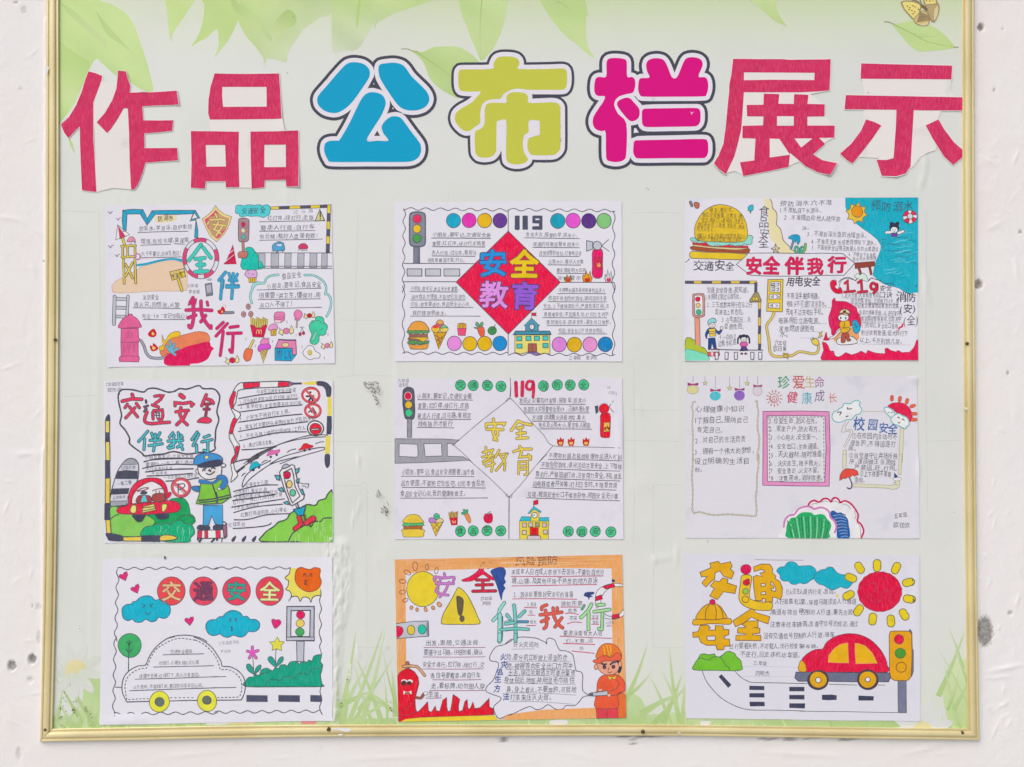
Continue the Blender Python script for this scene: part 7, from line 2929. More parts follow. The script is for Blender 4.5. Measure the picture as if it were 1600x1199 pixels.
F('EEEDF2', '430 560 420 610 450 660 510 675 560 665 610 640 680 635 730 580 790 560 815 500 780 455 790 410 750 385 700 400 660 430 580 425 560 470 510 500 490 525 450 530', '5AB4BC', 9)
L('625 480 630 500 680 495;490 545 540 540 520 580', 9)
B('4A4A5A', '605 600 630 592', 14)
endpart()
part('sun_behind_clouds_drawing')
F('DC3A58', '1155 465 1210 425 1290 415 1370 430 1440 490 1475 580 1470 640 1440 670 1400 600 1330 570 1270 550 1220 500', 'A02A44', 5)
for x, y, r in ((1208, 358, .05), (1312, 370, .15), (1405, 398, .3), (1480, 460, 1.2), (1500, 562, 1.6), (1500, 640, 1.6)):
    B('DE6E58', [(x - 22 * sin(r), y + 22 * cos(r)), (x + 22 * sin(r), y - 22 * cos(r))] and f'{x - 20 * sin(r)} {y + 20 * cos(r)} {x + 20 * sin(r)} {y - 20 * cos(r)}', 38, 'A84A3C', 3)
F('EEEDF2', '1105 490 1140 475 1200 500 1240 550 1250 600 1230 620 1190 610 1150 570 1120 530', '5AB4BC', 8)
F('EEEDF2', '1195 620 1250 575 1300 560 1350 590 1400 610 1430 660 1430 710 1395 735 1385 760 1330 735 1270 710 1210 680', '5AB4BC', 8)
L('1280 615 1295 605 1305 625;1340 640 1355 630 1370 650;1285 675 1300 685 1315 675;1160 545 1170 545;1200 545 1212 545', 8)
endpart()
part('school_panel_frame_drawing')
RP = 'DAD6B4'
L('825 538 960 530 1120 540', 5, 'B4A868')
L('600 660 545 800 660 800 565 1000;640 660 590 770 695 790 590 1005', 5, '9A9680')
F(RP, '1318 750 1365 755 1345 1200 1300 1200', '9A9680', 4, 'c', 0)
F(RP, '565 1040 610 1040 605 1200 562 1200', '9A9680', 4, 'c', 0)
crop(1250, 710)
F(RP, '560 0 610 0 605 190 560 190', '9A9680', 4, 'c', 0)
F(RP, '1305 0 1340 0 1325 270 1290 260', '9A9680', 4, 'c', 0)
F(RP, '690 385 900 395 1130 405 1210 410 1260 345 1310 350 1310 410 1280 450 1220 462 1130 445 900 435 700 430', '9A9680', 4, 'c', 0)
C('EEEDF2', 1275, 325, 54, 26, '9A9680', 4)
F('34508C', '1238 240 1290 300 1240 312', '2A3A5A', 3, sm=0)
L('1240 365 1255 372;1250 395 1270 400', 5)
endpart()
part('umbrella_drawing', z=4)
F('EE5E52', '520 345 525 280 560 215 620 190 700 195 750 220 768 270 740 275 720 290 690 275 650 305 620 300 600 320 570 315', '7A3430', 6, sm=0)
B('3C3A58', '650 310 675 370 680 430 650 455 620 440', 16)
endpart()
part('shell_cloud_drawing')
F('ECEAF0', '105 675 130 630 190 605 250 625 300 580 370 585 405 625 440 580 500 590 530 635 600 620 680 660 735 740 775 800 770 880 820 940 835 1020 800 1108 600 1108 300 1108 -270 1108', None, 4)
L('105 675 135 630 190 608 250 630 310 585 370 590 405 625 430 585 470 572 510 600 530 635 590 612 660 645 710 700 735 740 765 800 755 880 800 920 835 1000 820 1060 800 1105', 24, 'C23A66', k='m')
L('150 670 190 645 230 655;280 630 320 615 370 630;420 630 460 615 510 640;560 655 620 670 665 715;710 750 735 800 720 850;745 900 790 960 795 1080', 5, '8A8A94')
F('2C62A6', '400 760 440 740 490 770 540 765 590 810 630 860 640 940 655 1020 640 1108 500 1108 480 1040 480 950 440 870 400 830', None, 4)
for i in range(16):
    L([(430 + i * 7, 790 + i * 20), (520 + i * 5, 775 + i * 20), (600 + i * 2, 800 + i * 19)], 7, ['1C427C', '7AA4D4'][i % 2])
F('ECEAF0', '-250 1105 -240 1000 -180 850 -20 720 100 685 200 710 300 700 370 740 400 830 450 900 480 960 460 1030 350 1105', None, 4)
L('-215 960 -200 870 -150 810 -75 790 -20 720 60 690 130 690 190 720 260 700 330 715 380 760 400 830 450 880 475 950 455 1030', 24, 'CE86B8', k='m')
F('34AE6A', '-150 1105 -180 1000 -170 920 -120 840 -60 830 -20 790 30 765 90 762 150 770 190 800 260 785 320 800 355 850 400 900 408 960 380 1030 350 1108', None, 4)
for i in range(19):
    x = -165 + i * 30
    L([(x, 900 - 80 * sin((i + 2) / 22 * pi)), (x * .9 + 20, 1000), (x * .8 + 30, 1105)], 9, ['1A6A40', '86D4A4', '1F7A4C'][i % 3])
endpart()


# ------------------------------------------------------------------ bottom row, left
poster('clean white poster with a dashed outline car, smiling turquoise clouds and a wavy border',
       [(160, 873.6), (519.4, 870.3), (519.5, 1126.8), (154.8, 1133.4)], 8.8, (.0015, .001, .002, .0025), 'E5E4EC', .25, extra=((200, 1125, 30, 6, .1, .001),))
crop(150, 862)
part('wavy_border_line')
L(wave(285, 225, 1600, 215, 16, 188, 3.6), 8, sm=0)
L(wave(290, 235, 258, 1180, 18, 200, .4), 8, sm=0)
crop(335, 862)
L(wave(0, 218, 1000, 215, 15, 188, 1.5), 8, sm=0)
L('1390 470 1405 560 1385 650 1410 760 1380 850 1410 960 1380 1060 1410 1180', 8)
crop(150, 995)
L(wave(255, 0, 232, 1045, 17, 205, 5.0), 8, sm=0)
L(wave(235, 1015, 1600, 1002, 17, 196, 3.8), 8, sm=0)
crop(335, 995)
L(wave(0, 995, 1395, 980, 17, 192, 3.0), 8, sm=0)
L('1395 0 1410 60 1385 130 1410 230 1395 340 1415 430 1395 520 1415 620 1390 720 1415 830 1385 930 1420 1025', 8)
endpart()
for x, y, r in ((370, 330, .35), (525, 495, .4), (1232, 915, .1)):
    part('heart_drawing')
    crop(150, 862)
    q = [(0, 58), (-58, -5), (-62, -30), (-35, -45), (-5, -28), (20, -50), (55, -50), (55, -10)]
    F('D84480', [(x + a * cos(-r) - b_ * sin(-r), y + a * sin(-r) + b_ * cos(-r)) for a, b_ in q], '8A3058', 6, sm=0)
part('heart_drawing')
crop(335, 862)
F('D8407C', '800 1012 765 950 755 905 775 888 810 900 850 895 878 925 865 960', '8A3058', 6)
endpart()
for cx_, x, c_, ch, fc, oc in ((150, 992, 'EE5A5E', '交', 'F2C298', '8A5038'), (150, 1415, 'E4586A', '通', '7E4462', '3E2440'), (335, 292, 'E85468', '安', '44A494', '2C5450'), (335, 728, 'E85464', '全', 'E6E8A8', '6A5A40')):
    part('lettered_disc_drawing')
    crop(cx_, 862)
    C(c_, x, 520, 182, 188, '6A4A64', 7, wob=.008)
    T(ch, x - 135, 645, x + 135, 645, 270, fc, .018, .15, 'm', oc, .018)
endpart()
part('smiling_cloud_drawing')
crop(150, 862)
F('16B4CC', '345 810 350 740 400 700 465 690 490 660 530 655 580 605 660 582 730 595 780 640 840 628 900 650 960 700 980 770 960 840 900 880 825 865 790 910 720 922 655 890 600 928 520 925 480 890 420 908 365 880', '1E6C8C', 9)
L('610 695 645 712 608 738;750 690 710 712 748 732;650 795 665 820 690 825 715 800', 9, '1E5C7C')
endpart()
part('smiling_cloud_drawing')
crop(335, 862)
F('16B4CC', '-110 1010 -100 940 -50 900 20 895 60 860 110 855 150 810 210 780 280 778 340 805 380 855 430 850 470 890 540 895 590 930 595 990 560 1040 500 1055 450 1050 410 1100 340 1125 250 1100 180 1130 110 1110 75 1085 0 1105 -70 1085', '1E6C8C', 9)
L('220 880 200 900 215 925;290 875 275 895 290 915', 12, '1E5C7C')
L('235 985 220 1000 238 1012 222 1040 240 1038', 9, '1E5C7C')
endpart()
part('sun_drawing')
F('EBDC74', '1000 215 1100 222 1395 230 1400 580 1350 575 1290 600 1265 640 1220 605 1170 600 1135 635 1100 600 1050 590 1010 600 1010 560 985 515 945 500 975 440 970 390 930 350 980 290', None, 4, sm=0)
L('1000 215 985 290 930 350 975 385 970 450 940 500 990 520 1015 570 1005 610 980 650;1005 605 1050 588 1100 598 1130 655 1160 605 1210 600 1250 620 1270 665 1290 610 1340 580 1400 578', 8)
F('EE7038', '1095 225 1150 208 1200 225 1260 235 1320 210 1395 232 1385 320 1410 400 1380 470 1320 515 1220 525 1130 480 1070 400 1065 300', '9A4020', 8)
L('1175 330 1180 295 1195 290 1210 325;1250 325 1262 290 1278 290 1280 330;1215 375 1190 390 1215 405 1185 425 1225 440', 10, '7A3420')
endpart()
part('traffic_light_drawing')
F('C2C5D0', '955 722 1315 722 1310 1175 950 1170', OUT, 9, sm=0, holes=('1010 778 1262 772 1255 1120 1005 1118',))
C('DC3468', 1135, 832, 54, 54, '5A3048', 6)
C('EBD07A', 1130, 943, 54, 52, '6A5434', 6)
C('4EA664', 1125, 1058, 56, 56, '2C5A3C', 6)
crop(335, 995)
F('C2C5D0', '1082 58 1182 60 1175 330 1088 325', OUT, 7, sm=0)
F('C2C5D0', '950 5 1318 5 1315 50 948 52', OUT, 7, sm=0)
endpart()
part('tree_drawing')
crop(150, 995)
C('4CAE6E', 445, 115, 155, 155, '2C5A48', 7)
L('437 45 435 200 430 270 428 460;435 110 400 65;435 105 475 60;435 215 395 160;435 215 478 165', 9, '1F5A40')
endpart()
part('dashed_car_drawing')
L('1035 0 930 30 820 110 740 200 690 290 650 375 560 385 450 440 375 520 345 620 345 720 370 790 405 860', 9)
L('405 860 560 855 705 853', 9, sm=0)
L('965 848 1100 842 1330 838', 9, sm=0)
L('1585 838 1790 835 1900 832', 9, sm=0)
crop(150, 862)
L('885 1178 960 1135 1060 1108 1180 1100 1300 1115 1400 1150 1460 1185', 9)
crop(335, 995)
L('-270 5 -180 40 -80 100 -10 170 50 260 90 330 105 388 200 395 300 440 370 510 405 600 405 690 390 760 355 832', 9)
L('355 832 200 835 35 836', 9, sm=0)
dashes('-250 45 -180 75 -100 130 -20 215 40 310 75 420 90 435 150 430 230 450 320 520 355 590 360 690 340 770 315 805', 8, 26, 24)
dashes('315 795 200 800 40 802', 8, 24, 26)
crop(150, 995)
dashes('405 830 385 700 385 620 420 530 500 460 590 420 660 415 685 360 740 240 800 160 900 95 1000 45 1110 20 1200 30 1300 45', 8, 24, 24)
dashes('430 828 600 818 700 818', 8, 20, 28)
dashes('980 805 1150 803 1330 803', 8, 20, 36)
C('E6E560', 835, 855, 132, 137, '6A6A40', 7)
C('6A7670', 838, 858, 62, 58, '4A564C', 7)
C('E6E560', 1462, 845, 128, 137, '6A6A40', 7)
C('6A7670', 1460, 835, 56, 54, '4A564C', 9)
endpart()
part('handwriting')
for t, x0, y0, x1, y1 in (('交通安全歌谣', 975, 225, 1270, 218), ('红绿灯，小朋友排队过马路', 830, 378, 1355, 365), ('请遵守交通，红绿灯下，走人行道靠边。', 565, 545, 1370, 525), ('人行走时，不嬉戏打闹，要过斑马线牢记心间。', 490, 690, 1415, 668)):
    T(t, x0, y0, x1, y1, 60, '3C3C46')
L('880 240 1150 232 1420 225;760 400 1150 392 1550 382', 7, sm=0)
L('515 560 1000 548 1610 525;445 712 1000 692 1610 672', 7, sm=0)
crop(335, 995)
L('-20 530 60 528 155 525;-20 672 100 672 285 668', 7, sm=0)
T('三年级雷诗雨', 55, 115, 330, 95, 56, '8A8A92')
T('李诗颖', 80, 215, 215, 210, 50, '8A8A92')
endpart()
part('pink_flower_drawing')
L('505 260 515 380 522 530', 7)
F('3CA090', '520 490 460 460 425 410 430 365 470 365 510 420', '2A5A54', 7)
F('3CA090', '530 490 545 420 580 380 615 375 605 430 560 470', '2A5A54', 7)
B('E67CC4', '502 210 500 135;502 210 575 182;502 210 550 280;502 210 460 280;502 210 435 190', 26, '8A3C78', 5)
C('E86CC8', 502, 210, 36)
endpart()
part('star_flower_drawing')
L('815 160 805 280 815 395', 7)
F('3CA090', '810 400 740 350 705 300 720 265 760 268 800 330', '2A5A54', 7)
F('3CA090', '815 395 830 330 870 270 905 268 900 320 850 370', '2A5A54', 7)
F('E8E468', '830 5 862 62 920 68 878 118 885 182 820 158 762 178 770 118 728 68 798 62', '6A6A3A', 6, sm=0)
endpart()
part('hedge_drawing')
F('16A084', '412 655 415 580 460 535 520 530 540 495 590 510 620 440 690 415 765 450 800 410 845 420 870 375 930 370 960 390 1000 335 1070 325 1120 360 1150 325 1200 330 1215 350 1240 310 1285 320 1310 260 1360 240 1410 240 1395 330 1425 370 1415 440 1395 500 1415 620 1410 655 900 658', '1C6A5C', 9)
L('665 650 700 590 760 560 830 570 860 585 920 530 980 520 1050 550 1100 495 1180 485 1230 500 1280 435 1350 415 1415 425;590 510 640 480 760 455', 8, '1C6A5C')
L('412 657 900 660 1412 658', 8, '1C5A50', sm=0)
endpart()
for a, b_ in ((425, 698), (845, 1122), (1265, 1412)):
    part('road_dash_drawing')
    F('50556A', [(a, 770), (b_, 774), (b_, 857), (a, 853)], '3A3E50', 4, sm=0)
endpart()
part('road_edge_line')
crop(150, 995)
L('255 665 345 668', 8)
endpart()

# ------------------------------------------------------------------ bottom row, middle
poster('orange-bordered poster with a yellow warning triangle and a cartoon firefighter in orange',
       [(616.5, 874), (972.3, 866.3), (978.8, 1122), (622, 1128)], 9.9, (.0015, .001, .0015, .002), 'E3E1EB', .25)
OR = 'F0A044'
CR = (0, 0, 1)
part('orange_border_drawing')
F(OR, '616.8 874.3 790 870 972 866.6 978.5 1121.8 895 1123.5 790 1126 790 1117 850 1109 930 1106 958 1105 955.5 888.5 800 887 725 890 680 891 634 897 634 973 635 1040 632 1072 619 1055', None, k='c', sm=0)
F(OR, '780 1124 800 1117 850 1110 930 1106 950 1106 950 1122 880 1124', None, k='c', sm=0)
endpart()
CR = (0, 0, 1)
part('border_pencil_strokes', z=4)
for i in range(60):
    y = random.uniform(871, 889)
    x = random.uniform(620, 930)
    L([(x, y), (x + 15, y - random.uniform(0, .8)), (x + random.uniform(25, 45), y - random.uniform(0, 1.5))], random.uniform(.4, .9), random.choice(['F6BC78', 'DE8A34', 'F4CC9A', 'E2903C']), k='c')
for i in range(40):
    x = random.choice((random.uniform(619, 632), random.uniform(959, 973)))
    y = random.uniform(895, 1060)
    L([(x, y), (x + .4, y + 14), (x + random.uniform(-1, 1), y + random.uniform(20, 34))], random.uniform(.4, .9), random.choice(['F6BC78', 'DE8A34', 'F4CC9A', 'E2903C']), k='c')
endpart()
part('sun_drawing', z=6)
crop(610, 860)
F('E6D052', [(427 + 212 * cos(t * pi / 16), 510 + 230 * sin(t * pi / 16)) for t in range(32)], '5A5440', 6)
for q, c_ in (('325 165 328 255', None), ('485 190 480 250', None), ('610 235 600 300', None), ('190 275 255 310', None), ('125 408 200 408', None), ('125 555 195 545', None), ('170 670 225 645', None),
              ('285 735 270 775', 'E0A878'), ('350 760 352 800', 'E0A878'), ('458 755 470 800', 'E0A878'), ('548 740 575 775', 'E0A878'), ('625 690 660 735', 'E0A878')):
    v = [float(t) for t in q.split()]
    cx, cy = (v[0] + v[2]) / 2, (v[1] + v[3]) / 2
    l = math.dist(v[:2], v[2:])
    C(c_, cx, cy, l * .62, l * .36 if c_ is None else l * .45, '8A5428', 6, rot=math.atan2(v[3] - v[1], v[2] - v[0]))
endpart()
part('title_character_drawing', z=8)
B('CC8ACC', '710 305 715 350;580 400 585 350 700 365 835 355 825 410;600 438 830 440;660 380 620 490 600 540 680 580 760 590;770 420 720 540 650 615', 26, '8A4A84', 4)
again()
F('DE3858', '1210 170 1240 175 1225 250 1250 290 1370 370 1355 395 1290 370 1215 320 1100 395 1000 412 945 405 950 385 1050 345 1150 270', '7A2438', 5)
B('C83C50', '1135 392 1295 392;1130 458 1340 452;1085 540 1385 535;1218 400 1215 530', 30, '7A2438', 5, sm=0)
again()
B('9ADCD0', '1500 690 1440 780 1420 850 1350 925', 34, '3A6A70', 5)
B('9ADCD0', '1440 850 1440 1000 1435 1200', 46, '3A6A70', 5)
B('9ADCD0', '1535 860 1570 895;1520 950 1620 935;1510 1045 1640 1030', 30, '3A6A70', 5)
L('1475 870 1480 1000 1470 1190', 9, '3A5A7C')
crop(610, 992)
B('9ADCD0', '1438 0 1436 70', 46, '3A6A70', 5)
crop(790, 860)
B('80CCC4', '110 725 125 850 130 1000 135 1160', 38, '3A6A70', 5)
B('80CCC4', '250 800 180 870;20 850 55 900', 34, '3A6A70', 5)
B('5C9AB4', '170 940 290 940', 26, '3A5A7C', 5)
B('80CCC4', '0 970 120 950;-60 1045 130 1030 300 1040', 30, '3A6A70', 5)
crop(790, 992)
B('80CCC4', '130 0 130 80', 38, '3A6A70', 5)
again()
crop(790, 860)
B('E0685A', '540 720 480 745 475 780;455 850 600 835 740 815;525 790 540 900 535 1000 505 1030;470 940 560 900;625 760 640 880 700 980 750 1020;740 890 650 1010;680 760 680 790', 34, '8A3A3A', 5)
again()
B('A9DCA0', '1130 710 1080 800 990 885;1095 830 1090 930 1090 1040', 36, '4A6A50', 5)
B('6AB08A', '1035 725 1005 775', 26, '3A5A50', 4)
B('A9DCA0', '1215 720 1295 715;1165 810 1370 780;1275 830 1270 950 1265 1040 1225 1030', 34, '4A6A50', 5)
endpart()
part('blue_swirl_drawing', z=4)
crop(610, 860)
F('3A5596', '1315 275 1380 235 1460 220 1510 250 1520 310 1500 370 1520 420 1490 460 1515 500 1480 560 1465 660 1440 610 1410 500 1380 420 1350 350', None)
again()
F('4A5484', '1255 215 1320 155 1335 175 1350 205 1310 240 1270 245', None)
crop(790, 860)
again()
F('3A4A72', '1395 400 1410 350 1460 325 1505 315 1490 350 1490 380 1450 410 1410 420', None)
again()
F('3A4A7A', '1030 600 1040 565 1080 548 1165 550 1155 580 1120 590 1150 610 1110 620 1095 655 1080 620', None)
endpart()
part('warning_triangle_drawing')
crop(610, 860)
F('E3CE56', '895 490 960 530 1030 620 1100 760 1150 880 1168 970 900 975 700 972 670 940 700 830 790 670 860 540', '6A5A34', 7)
F('655A44', '870 620 900 605 955 640 960 720 940 845 900 850 880 760', '4A4034', 5)
C('655A44', 942, 900, 30, 42, '4A4034', 5)
endpart()
part('traffic_light_drawing', z=5)
F('C6C9D2', '75 965 300 935 500 930 505 1130 300 1145 75 1160', OUT, 6, sm=0)
F('8C90A0', '475 950 500 945 500 1125 475 1110', None, sm=0)
F('DC3858', '75 1010 120 1000 160 1020 168 1070 140 1120 85 1145', '7A2438', 4)
C('E3CB5E', 272, 1050, 50, 62, '5A5434', 6)
C('40C4AA', 418, 1040, 52, 62, '2C5A54', 6)
endpart()
part('handwriting')
crop(790, 860)
T('风险预防', 130, 200, 690, 195, 128, '7A3A18', .012)
for t, x0, y0, x1, y1 in (('未成年人应在成人带领下去游泳，不要到自然河', 75, 320, 1300, 330), ('塘，山塘、及其他环境不熟悉的地方游泳', 75, 445, 1215, 440), ('2.游泳前要做好安全可的准备', 105, 620, 895, 620)):
    T(t, x0, y0, x1, y1, 88, '30303A', .003)
T('2热身', 285, 745, 405, 740, 66, '30303A')
T('在', 310, 840, 370, 835, 60, '30303A')
T('就大', 320, 975, 410, 970, 60, '30303A')
T('游前先要', 725, 735, 1010, 725, 70, '30303A')
T('危水', 820, 825, 945, 815, 66, '30303A')
T('不深', 830, 930, 945, 925, 66, '30303A')
T('安全', 1135, 895, 1225, 895, 54, '30303A')
T('情和', 1140, 968, 1225, 968, 50, '30303A')
T('不让学校', 1320, 985, 1430, 975, 50, '30303A')
T('要游泳需有大人陪', 760, 1130, 1275, 1130, 84, '30303A')
for q in ('70 345 600 345 1280 338', '85 470 600 462 1200 450', '90 640 500 638 940 645', '245 752 330 756 410 758', '295 855 340 853 388 855', '275 990 330 992 398 990', '728 750 850 746 985 748', '785 830 870 828 960 845', '810 968 900 945 1000 952', '1130 905 1175 903 1220 905', '1130 975 1175 972 1225 975', '715 1130 900 1140 1395 1160'):
    L(q, 8, 'B8465A')
L('1330 998 1400 995', 7, 'B8465A')
crop(610, 860)
T('四年级', 1185, 665, 1345, 655, 58, '3C3C46')
T('尹智辉', 1205, 730, 1325, 725, 56, '3C3C46')
crop(610, 992)
for t, x0, y0, x1, y1, u in (('出发，跟随，交通法规', 460, 150, 1160, 140, (440, 1250, 168)), ('要遵守过马路，仔细的看，确认', 435, 275, 1220, 265, (430, 1250, 292)), ('安全才通行，红灯停，绿灯行，交', 420, 425, 1235, 435, (420, 1220, 450)),
                             ('通信号要看清，骑自行车', 530, 575, 1190, 570, (555, 1195, 592)), ('走，看标牌，切勿图人穿', 535, 710, 1240, 715, (515, 1245, 733)), ('生道，', 495, 820, 680, 820, (465, 675, 832))):
    T(t, x0, y0, x1, y1, 84, '30303A', .003)
    L([(u[0], u[2]), ((u[0] + u[1]) / 2, u[2] + 3), (u[1], u[2] - 2)], 6, '8A3A72')
crop(790, 992)
T('好火灾逃险', 105, 170, 435, 165, 78, '3A3A48', .003)
T('们，不要，远', 790, 110, 1160, 105, 62, '30303A', .003)
T('水', 970, 205, 1040, 200, 66, '30303A', .003)
L('760 115 950 120 1175 128;875 215 1000 228 1165 245', 9, 'C83A50')
for t, x0, y0, x1, y1 in (('险，要分机立断披上浸湿的衣', 10, 340, 810, 345), ('物，被褥等向安全出口方向冲', 10, 450, 885, 450), ('出去，穿过浓烟逃生时要尽量使', 30, 540, 920, 545), ('身体贴近地面并用湿毛巾捂住', -30, 640, 905, 640), ('鼻，身上着火，不要奔跑，可就地', 10, 760, 930, 765), ('打滚来压灭火苗。', 55, 870, 600, 865)):
    T(t, x0, y0, x1, y1, 92, '30303A', .005)
L('80 190 230 188 380 187;0 350 400 352 850 355;0 455 400 455 870 460;20 540 400 540 910 550;0 640 400 645 920 655;0 765 500 770 930 795;60 880 400 880 900 915', 4, '7A7A88')
crop(610, 992)
for i, (ch, x, y) in enumerate((('火', 1440, 335), ('灾', 1450, 440), ('逃', 1400, 530), ('生', 1365, 635), ('方', 1360, 750), ('法', 1475, 860))):
    T(ch, x, y, x + 90, y, 98, '2A4A94', .026)
endpart()
part('speech_cloud_outline')
L('1600 75 1500 130 1400 155 1340 220 1305 300 1325 345 1400 355 1425 400 1400 480 1350 600 1270 680 1260 740 1330 780 1450 825 1440 870 1370 930 1360 980 1385 1050 1430 1100 1520 1070 1600 1040', 7)
crop(790, 992)
L('0 115 60 70 110 55;155 35 250 30 400 45 470 75 520 95 538 120 545 60 590 45 650 75 680 150 720 205 800 215 880 260 905 360 920 450 940 480 990 490 1015 540 1010 700 1030 750 1085 790;1100 800 1020 820 960 890 900 935 800 930 760 970 700 985 640 970 560 920 480 970 400 985 320 945 200 990 100 1040 0 1070', 7)
endpart()
part('lifebuoy_drawing', z=4)
crop(790, 860)
F('ECEAF2', '1545 450 1440 435 1330 455 1240 500 1190 570 1180 680 1200 760 1250 700 1255 640 1290 570 1350 510 1450 480 1550 475', OUT, 5)
F('DC3450', '1270 480 1420 432 1440 480 1320 512', OUT, 5, sm=0)
F('DC3450', '1190 610 1260 585 1275 640 1180 670', OUT, 5, sm=0)
F('ECEAF2', '1545 780 1510 830 1450 860 1400 870 1410 905 1460 900 1530 870 1560 840', OUT, 5)
F('DC3450', '1400 850 1490 835 1500 880 1410 905', OUT, 5, sm=0)
L('1300 830 1340 860 1400 870;1310 895 1360 905 1410 905', 5)
endpart()
part('red_monster_extinguisher_drawing', z=5)
crop(610, 992)
B('B07858', '225 375 228 430', 42, '5A3A30', 5, sm=0)
B('E6B088', '170 415 260 410 350 420;355 425 400 470 450 535', 26, '6A4A3A', 5)
F('DC3442', '85 560 130 490 200 450 260 450 320 490 365 560 375 640 355 720 340 780 325 860 330 960 345 1010 370 1010 420 960 490 880 500 1000 540 1020 590 935 605 1000 650 1005 690 860 740 825 740 940 755 1010 790 1000 810 900 825 785 880 820 912 850 895 940 900 1010 950 995 980 880 1010 850 1020 970 1050 975 1085 880 1110 970 1180 960 1300 835 1300 950 1350 970 1365 1050 1100 1062 800 1075 500 1080 300 1095 180 1130 110 1150 95 1000 92 700', '5A2A34', 6, sm=0)
F('E9CE58', '110 1152 200 1110 380 1090 640 1080 1100 1065 1370 1058 1420 1120 900 1135 400 1148', None, 4, sm=0)
L('105 1030 200 980 290 890;110 1100 200 1060 345 1015', 6, '7A2434')
C('F0EEF0', 180, 610, 38, 24)
C('F0EEF0', 258, 612, 36, 24)
C('4A3A34', 178, 635, 34, 34)
C('4A3A34', 250, 635, 30, 26)
F('F0EEF0', '170 735 200 750 240 750 275 735 280 780 240 775 210 770 175 785', None, 4, sm=0)
C('B0685A', 225, 770, 38, 20)
B('A8624E', '345 825 400 830 440 775', 26, '5A3A30', 4)
C('F0EEF4', 465, 770, 28, 22, OUT, 4)
endpart()
part('firefighter_drawing', z=5)
crop(790, 992)
F('E0784A', '1480 700 1540 760 1590 850 1575 1090 1470 1090 1470 880', '8A3A24', 5)
F('E8804C', '1200 310 1200 240 1240 160 1300 120 1380 115 1460 150 1510 220 1520 290 1400 310', '8A3A24', 6)
L('1290 150 1300 220 1310 270;1330 135 1345 200 1370 280 1385 200 1370 140', 12, 'E8C050', k='m')
F('E8A890', '1200 380 1220 450 1280 510 1360 530 1440 510 1490 450 1510 340 1400 330', '6A4034', 5)
C('E8A890', 1190, 425, 26, 34, '6A4034', 5)
F('3A3444', '1440 340 1500 345 1520 380 1530 440 1500 505 1475 490 1490 420 1470 370', None)
C('E8A890', 1505, 385, 22, 36, '6A4034', 4)
F('F07058', '1150 340 1200 320 1270 280 1330 275 1370 300 1410 280 1450 240 1500 250 1525 290 1510 330 1400 345 1300 345 1230 380 1165 365', '8A3A24', 6)
L('1260 375 1290 390 1325 385;1375 395 1410 365 1445 360', 16, '3A3040')
C('3A3444', 1300, 425, 24, 26)
C('3A3444', 1418, 420, 24, 26)
C('8A6A70', 1302, 428, 8, n=8)
C('8A6A70', 1420, 422, 8, n=8)
L('1355 430 1360 455 1345 460;1345 485 1365 500 1395 485', 6, '8A4038')
F('E4664C', '1200 720 1210 620 1260 545 1330 530 1470 525 1540 580 1575 660 1560 740 1470 780 1475 960 1185 965 1190 800', '8A3A24', 6)
F('E8C85A', '1335 535 1360 580 1365 600 1400 570 1440 590 1460 535 1400 560', '8A5A24', 5, sm=0)
F('D8505A', '1190 968 1330 970 1330 1095 1200 1095', '8A3A24', 5, sm=0)
F('D8505A', '1335 970 1470 965 1480 1095 1335 1095', '8A3A24', 5, sm=0)
F('C4C8D0', '1140 765 1340 735 1350 795 1150 805', OUT, 6, sm=0)
F('6A6E7C', '1095 775 1135 760 1140 805 1090 800', OUT, 4, sm=0)
L('1470 600 1490 650 1450 710 1380 740;1380 800 1450 790 1530 760', 6, '8A3A24')
C('F0B8A0', 1245, 725, 30, 18, '8A4A3A', 4)
C('F0B8A0', 1360, 795, 24, 22, '8A4A3A', 4)
endpart()

# ------------------------------------------------------------------ bottom row, right
poster('white poster with thick golden lettering, a crimson sun and crimson car with yellow windows',
       [(1070, 865.5), (1437.4, 868.5), (1438.8, 1128), (1072, 1123)], 11.3, (.001, .001, .002, .001), 'DEDDE6', .3, extra=((1432, 930, 5, 50, 0, .0008),))
GO, GOo = 'E0AE12', '7A5018'
crop(1065, 860)
part('title_character_drawing')
F(GO, '240 290 385 230 370 170 480 145 515 180 640 150 665 210 640 245 690 290 655 375 550 340 500 270 440 300 435 380 380 420 320 485 265 430 335 345 260 350', GOo, 7, sm=0, holes=())
F(GO, '435 400 495 415 535 365 610 380 600 430 725 470 700 570 550 545 470 650 370 600 430 500 375 470', GOo, 7, sm=0)
again()
F(GO, '945 220 1050 180 1160 185 1195 240 1195 300 1240 340 1225 370 1290 410 1325 500 1320 600 1300 650 1240 620 1195 620 1195 678 1100 680 1100 640 1060 635 1060 665 970 660 950 500 940 350 990 330 1060 345 1030 300 1095 285 1060 250 955 280', GOo, 7, sm=0,
  holes=('1045 440 1100 435 1100 470 1045 475', '1045 550 1105 545 1105 580 1045 585', '1175 410 1210 440 1240 510 1235 540 1180 530 1180 500 1215 500 1200 460 1170 450'))
F('E6C24A', '795 332 918 340 900 500 892 620 950 660 1050 680 1185 690 1180 780 1100 792 950 780 820 730 760 660 755 560 775 440', GOo, 7)
C('D8245E', 845, 250, 68, 66, '8A1A44', 5)
F('D82C48', '810 410 840 390 880 375 892 400 890 440 850 462 815 445', '7A1A30', 7)
C('8AC85A', 840, 540, 36, 38, GOo, 7)
C(None, 838, 645, 44, 42, GOo, 7)
again()
F(GO, '195 905 220 820 290 740 370 700 440 700 510 740 560 810 590 900 400 915', GOo, 7)
F(GO, '150 930 190 905 400 915 610 895 655 920 650 960 600 975 400 965 200 985 145 970', GOo, 7)
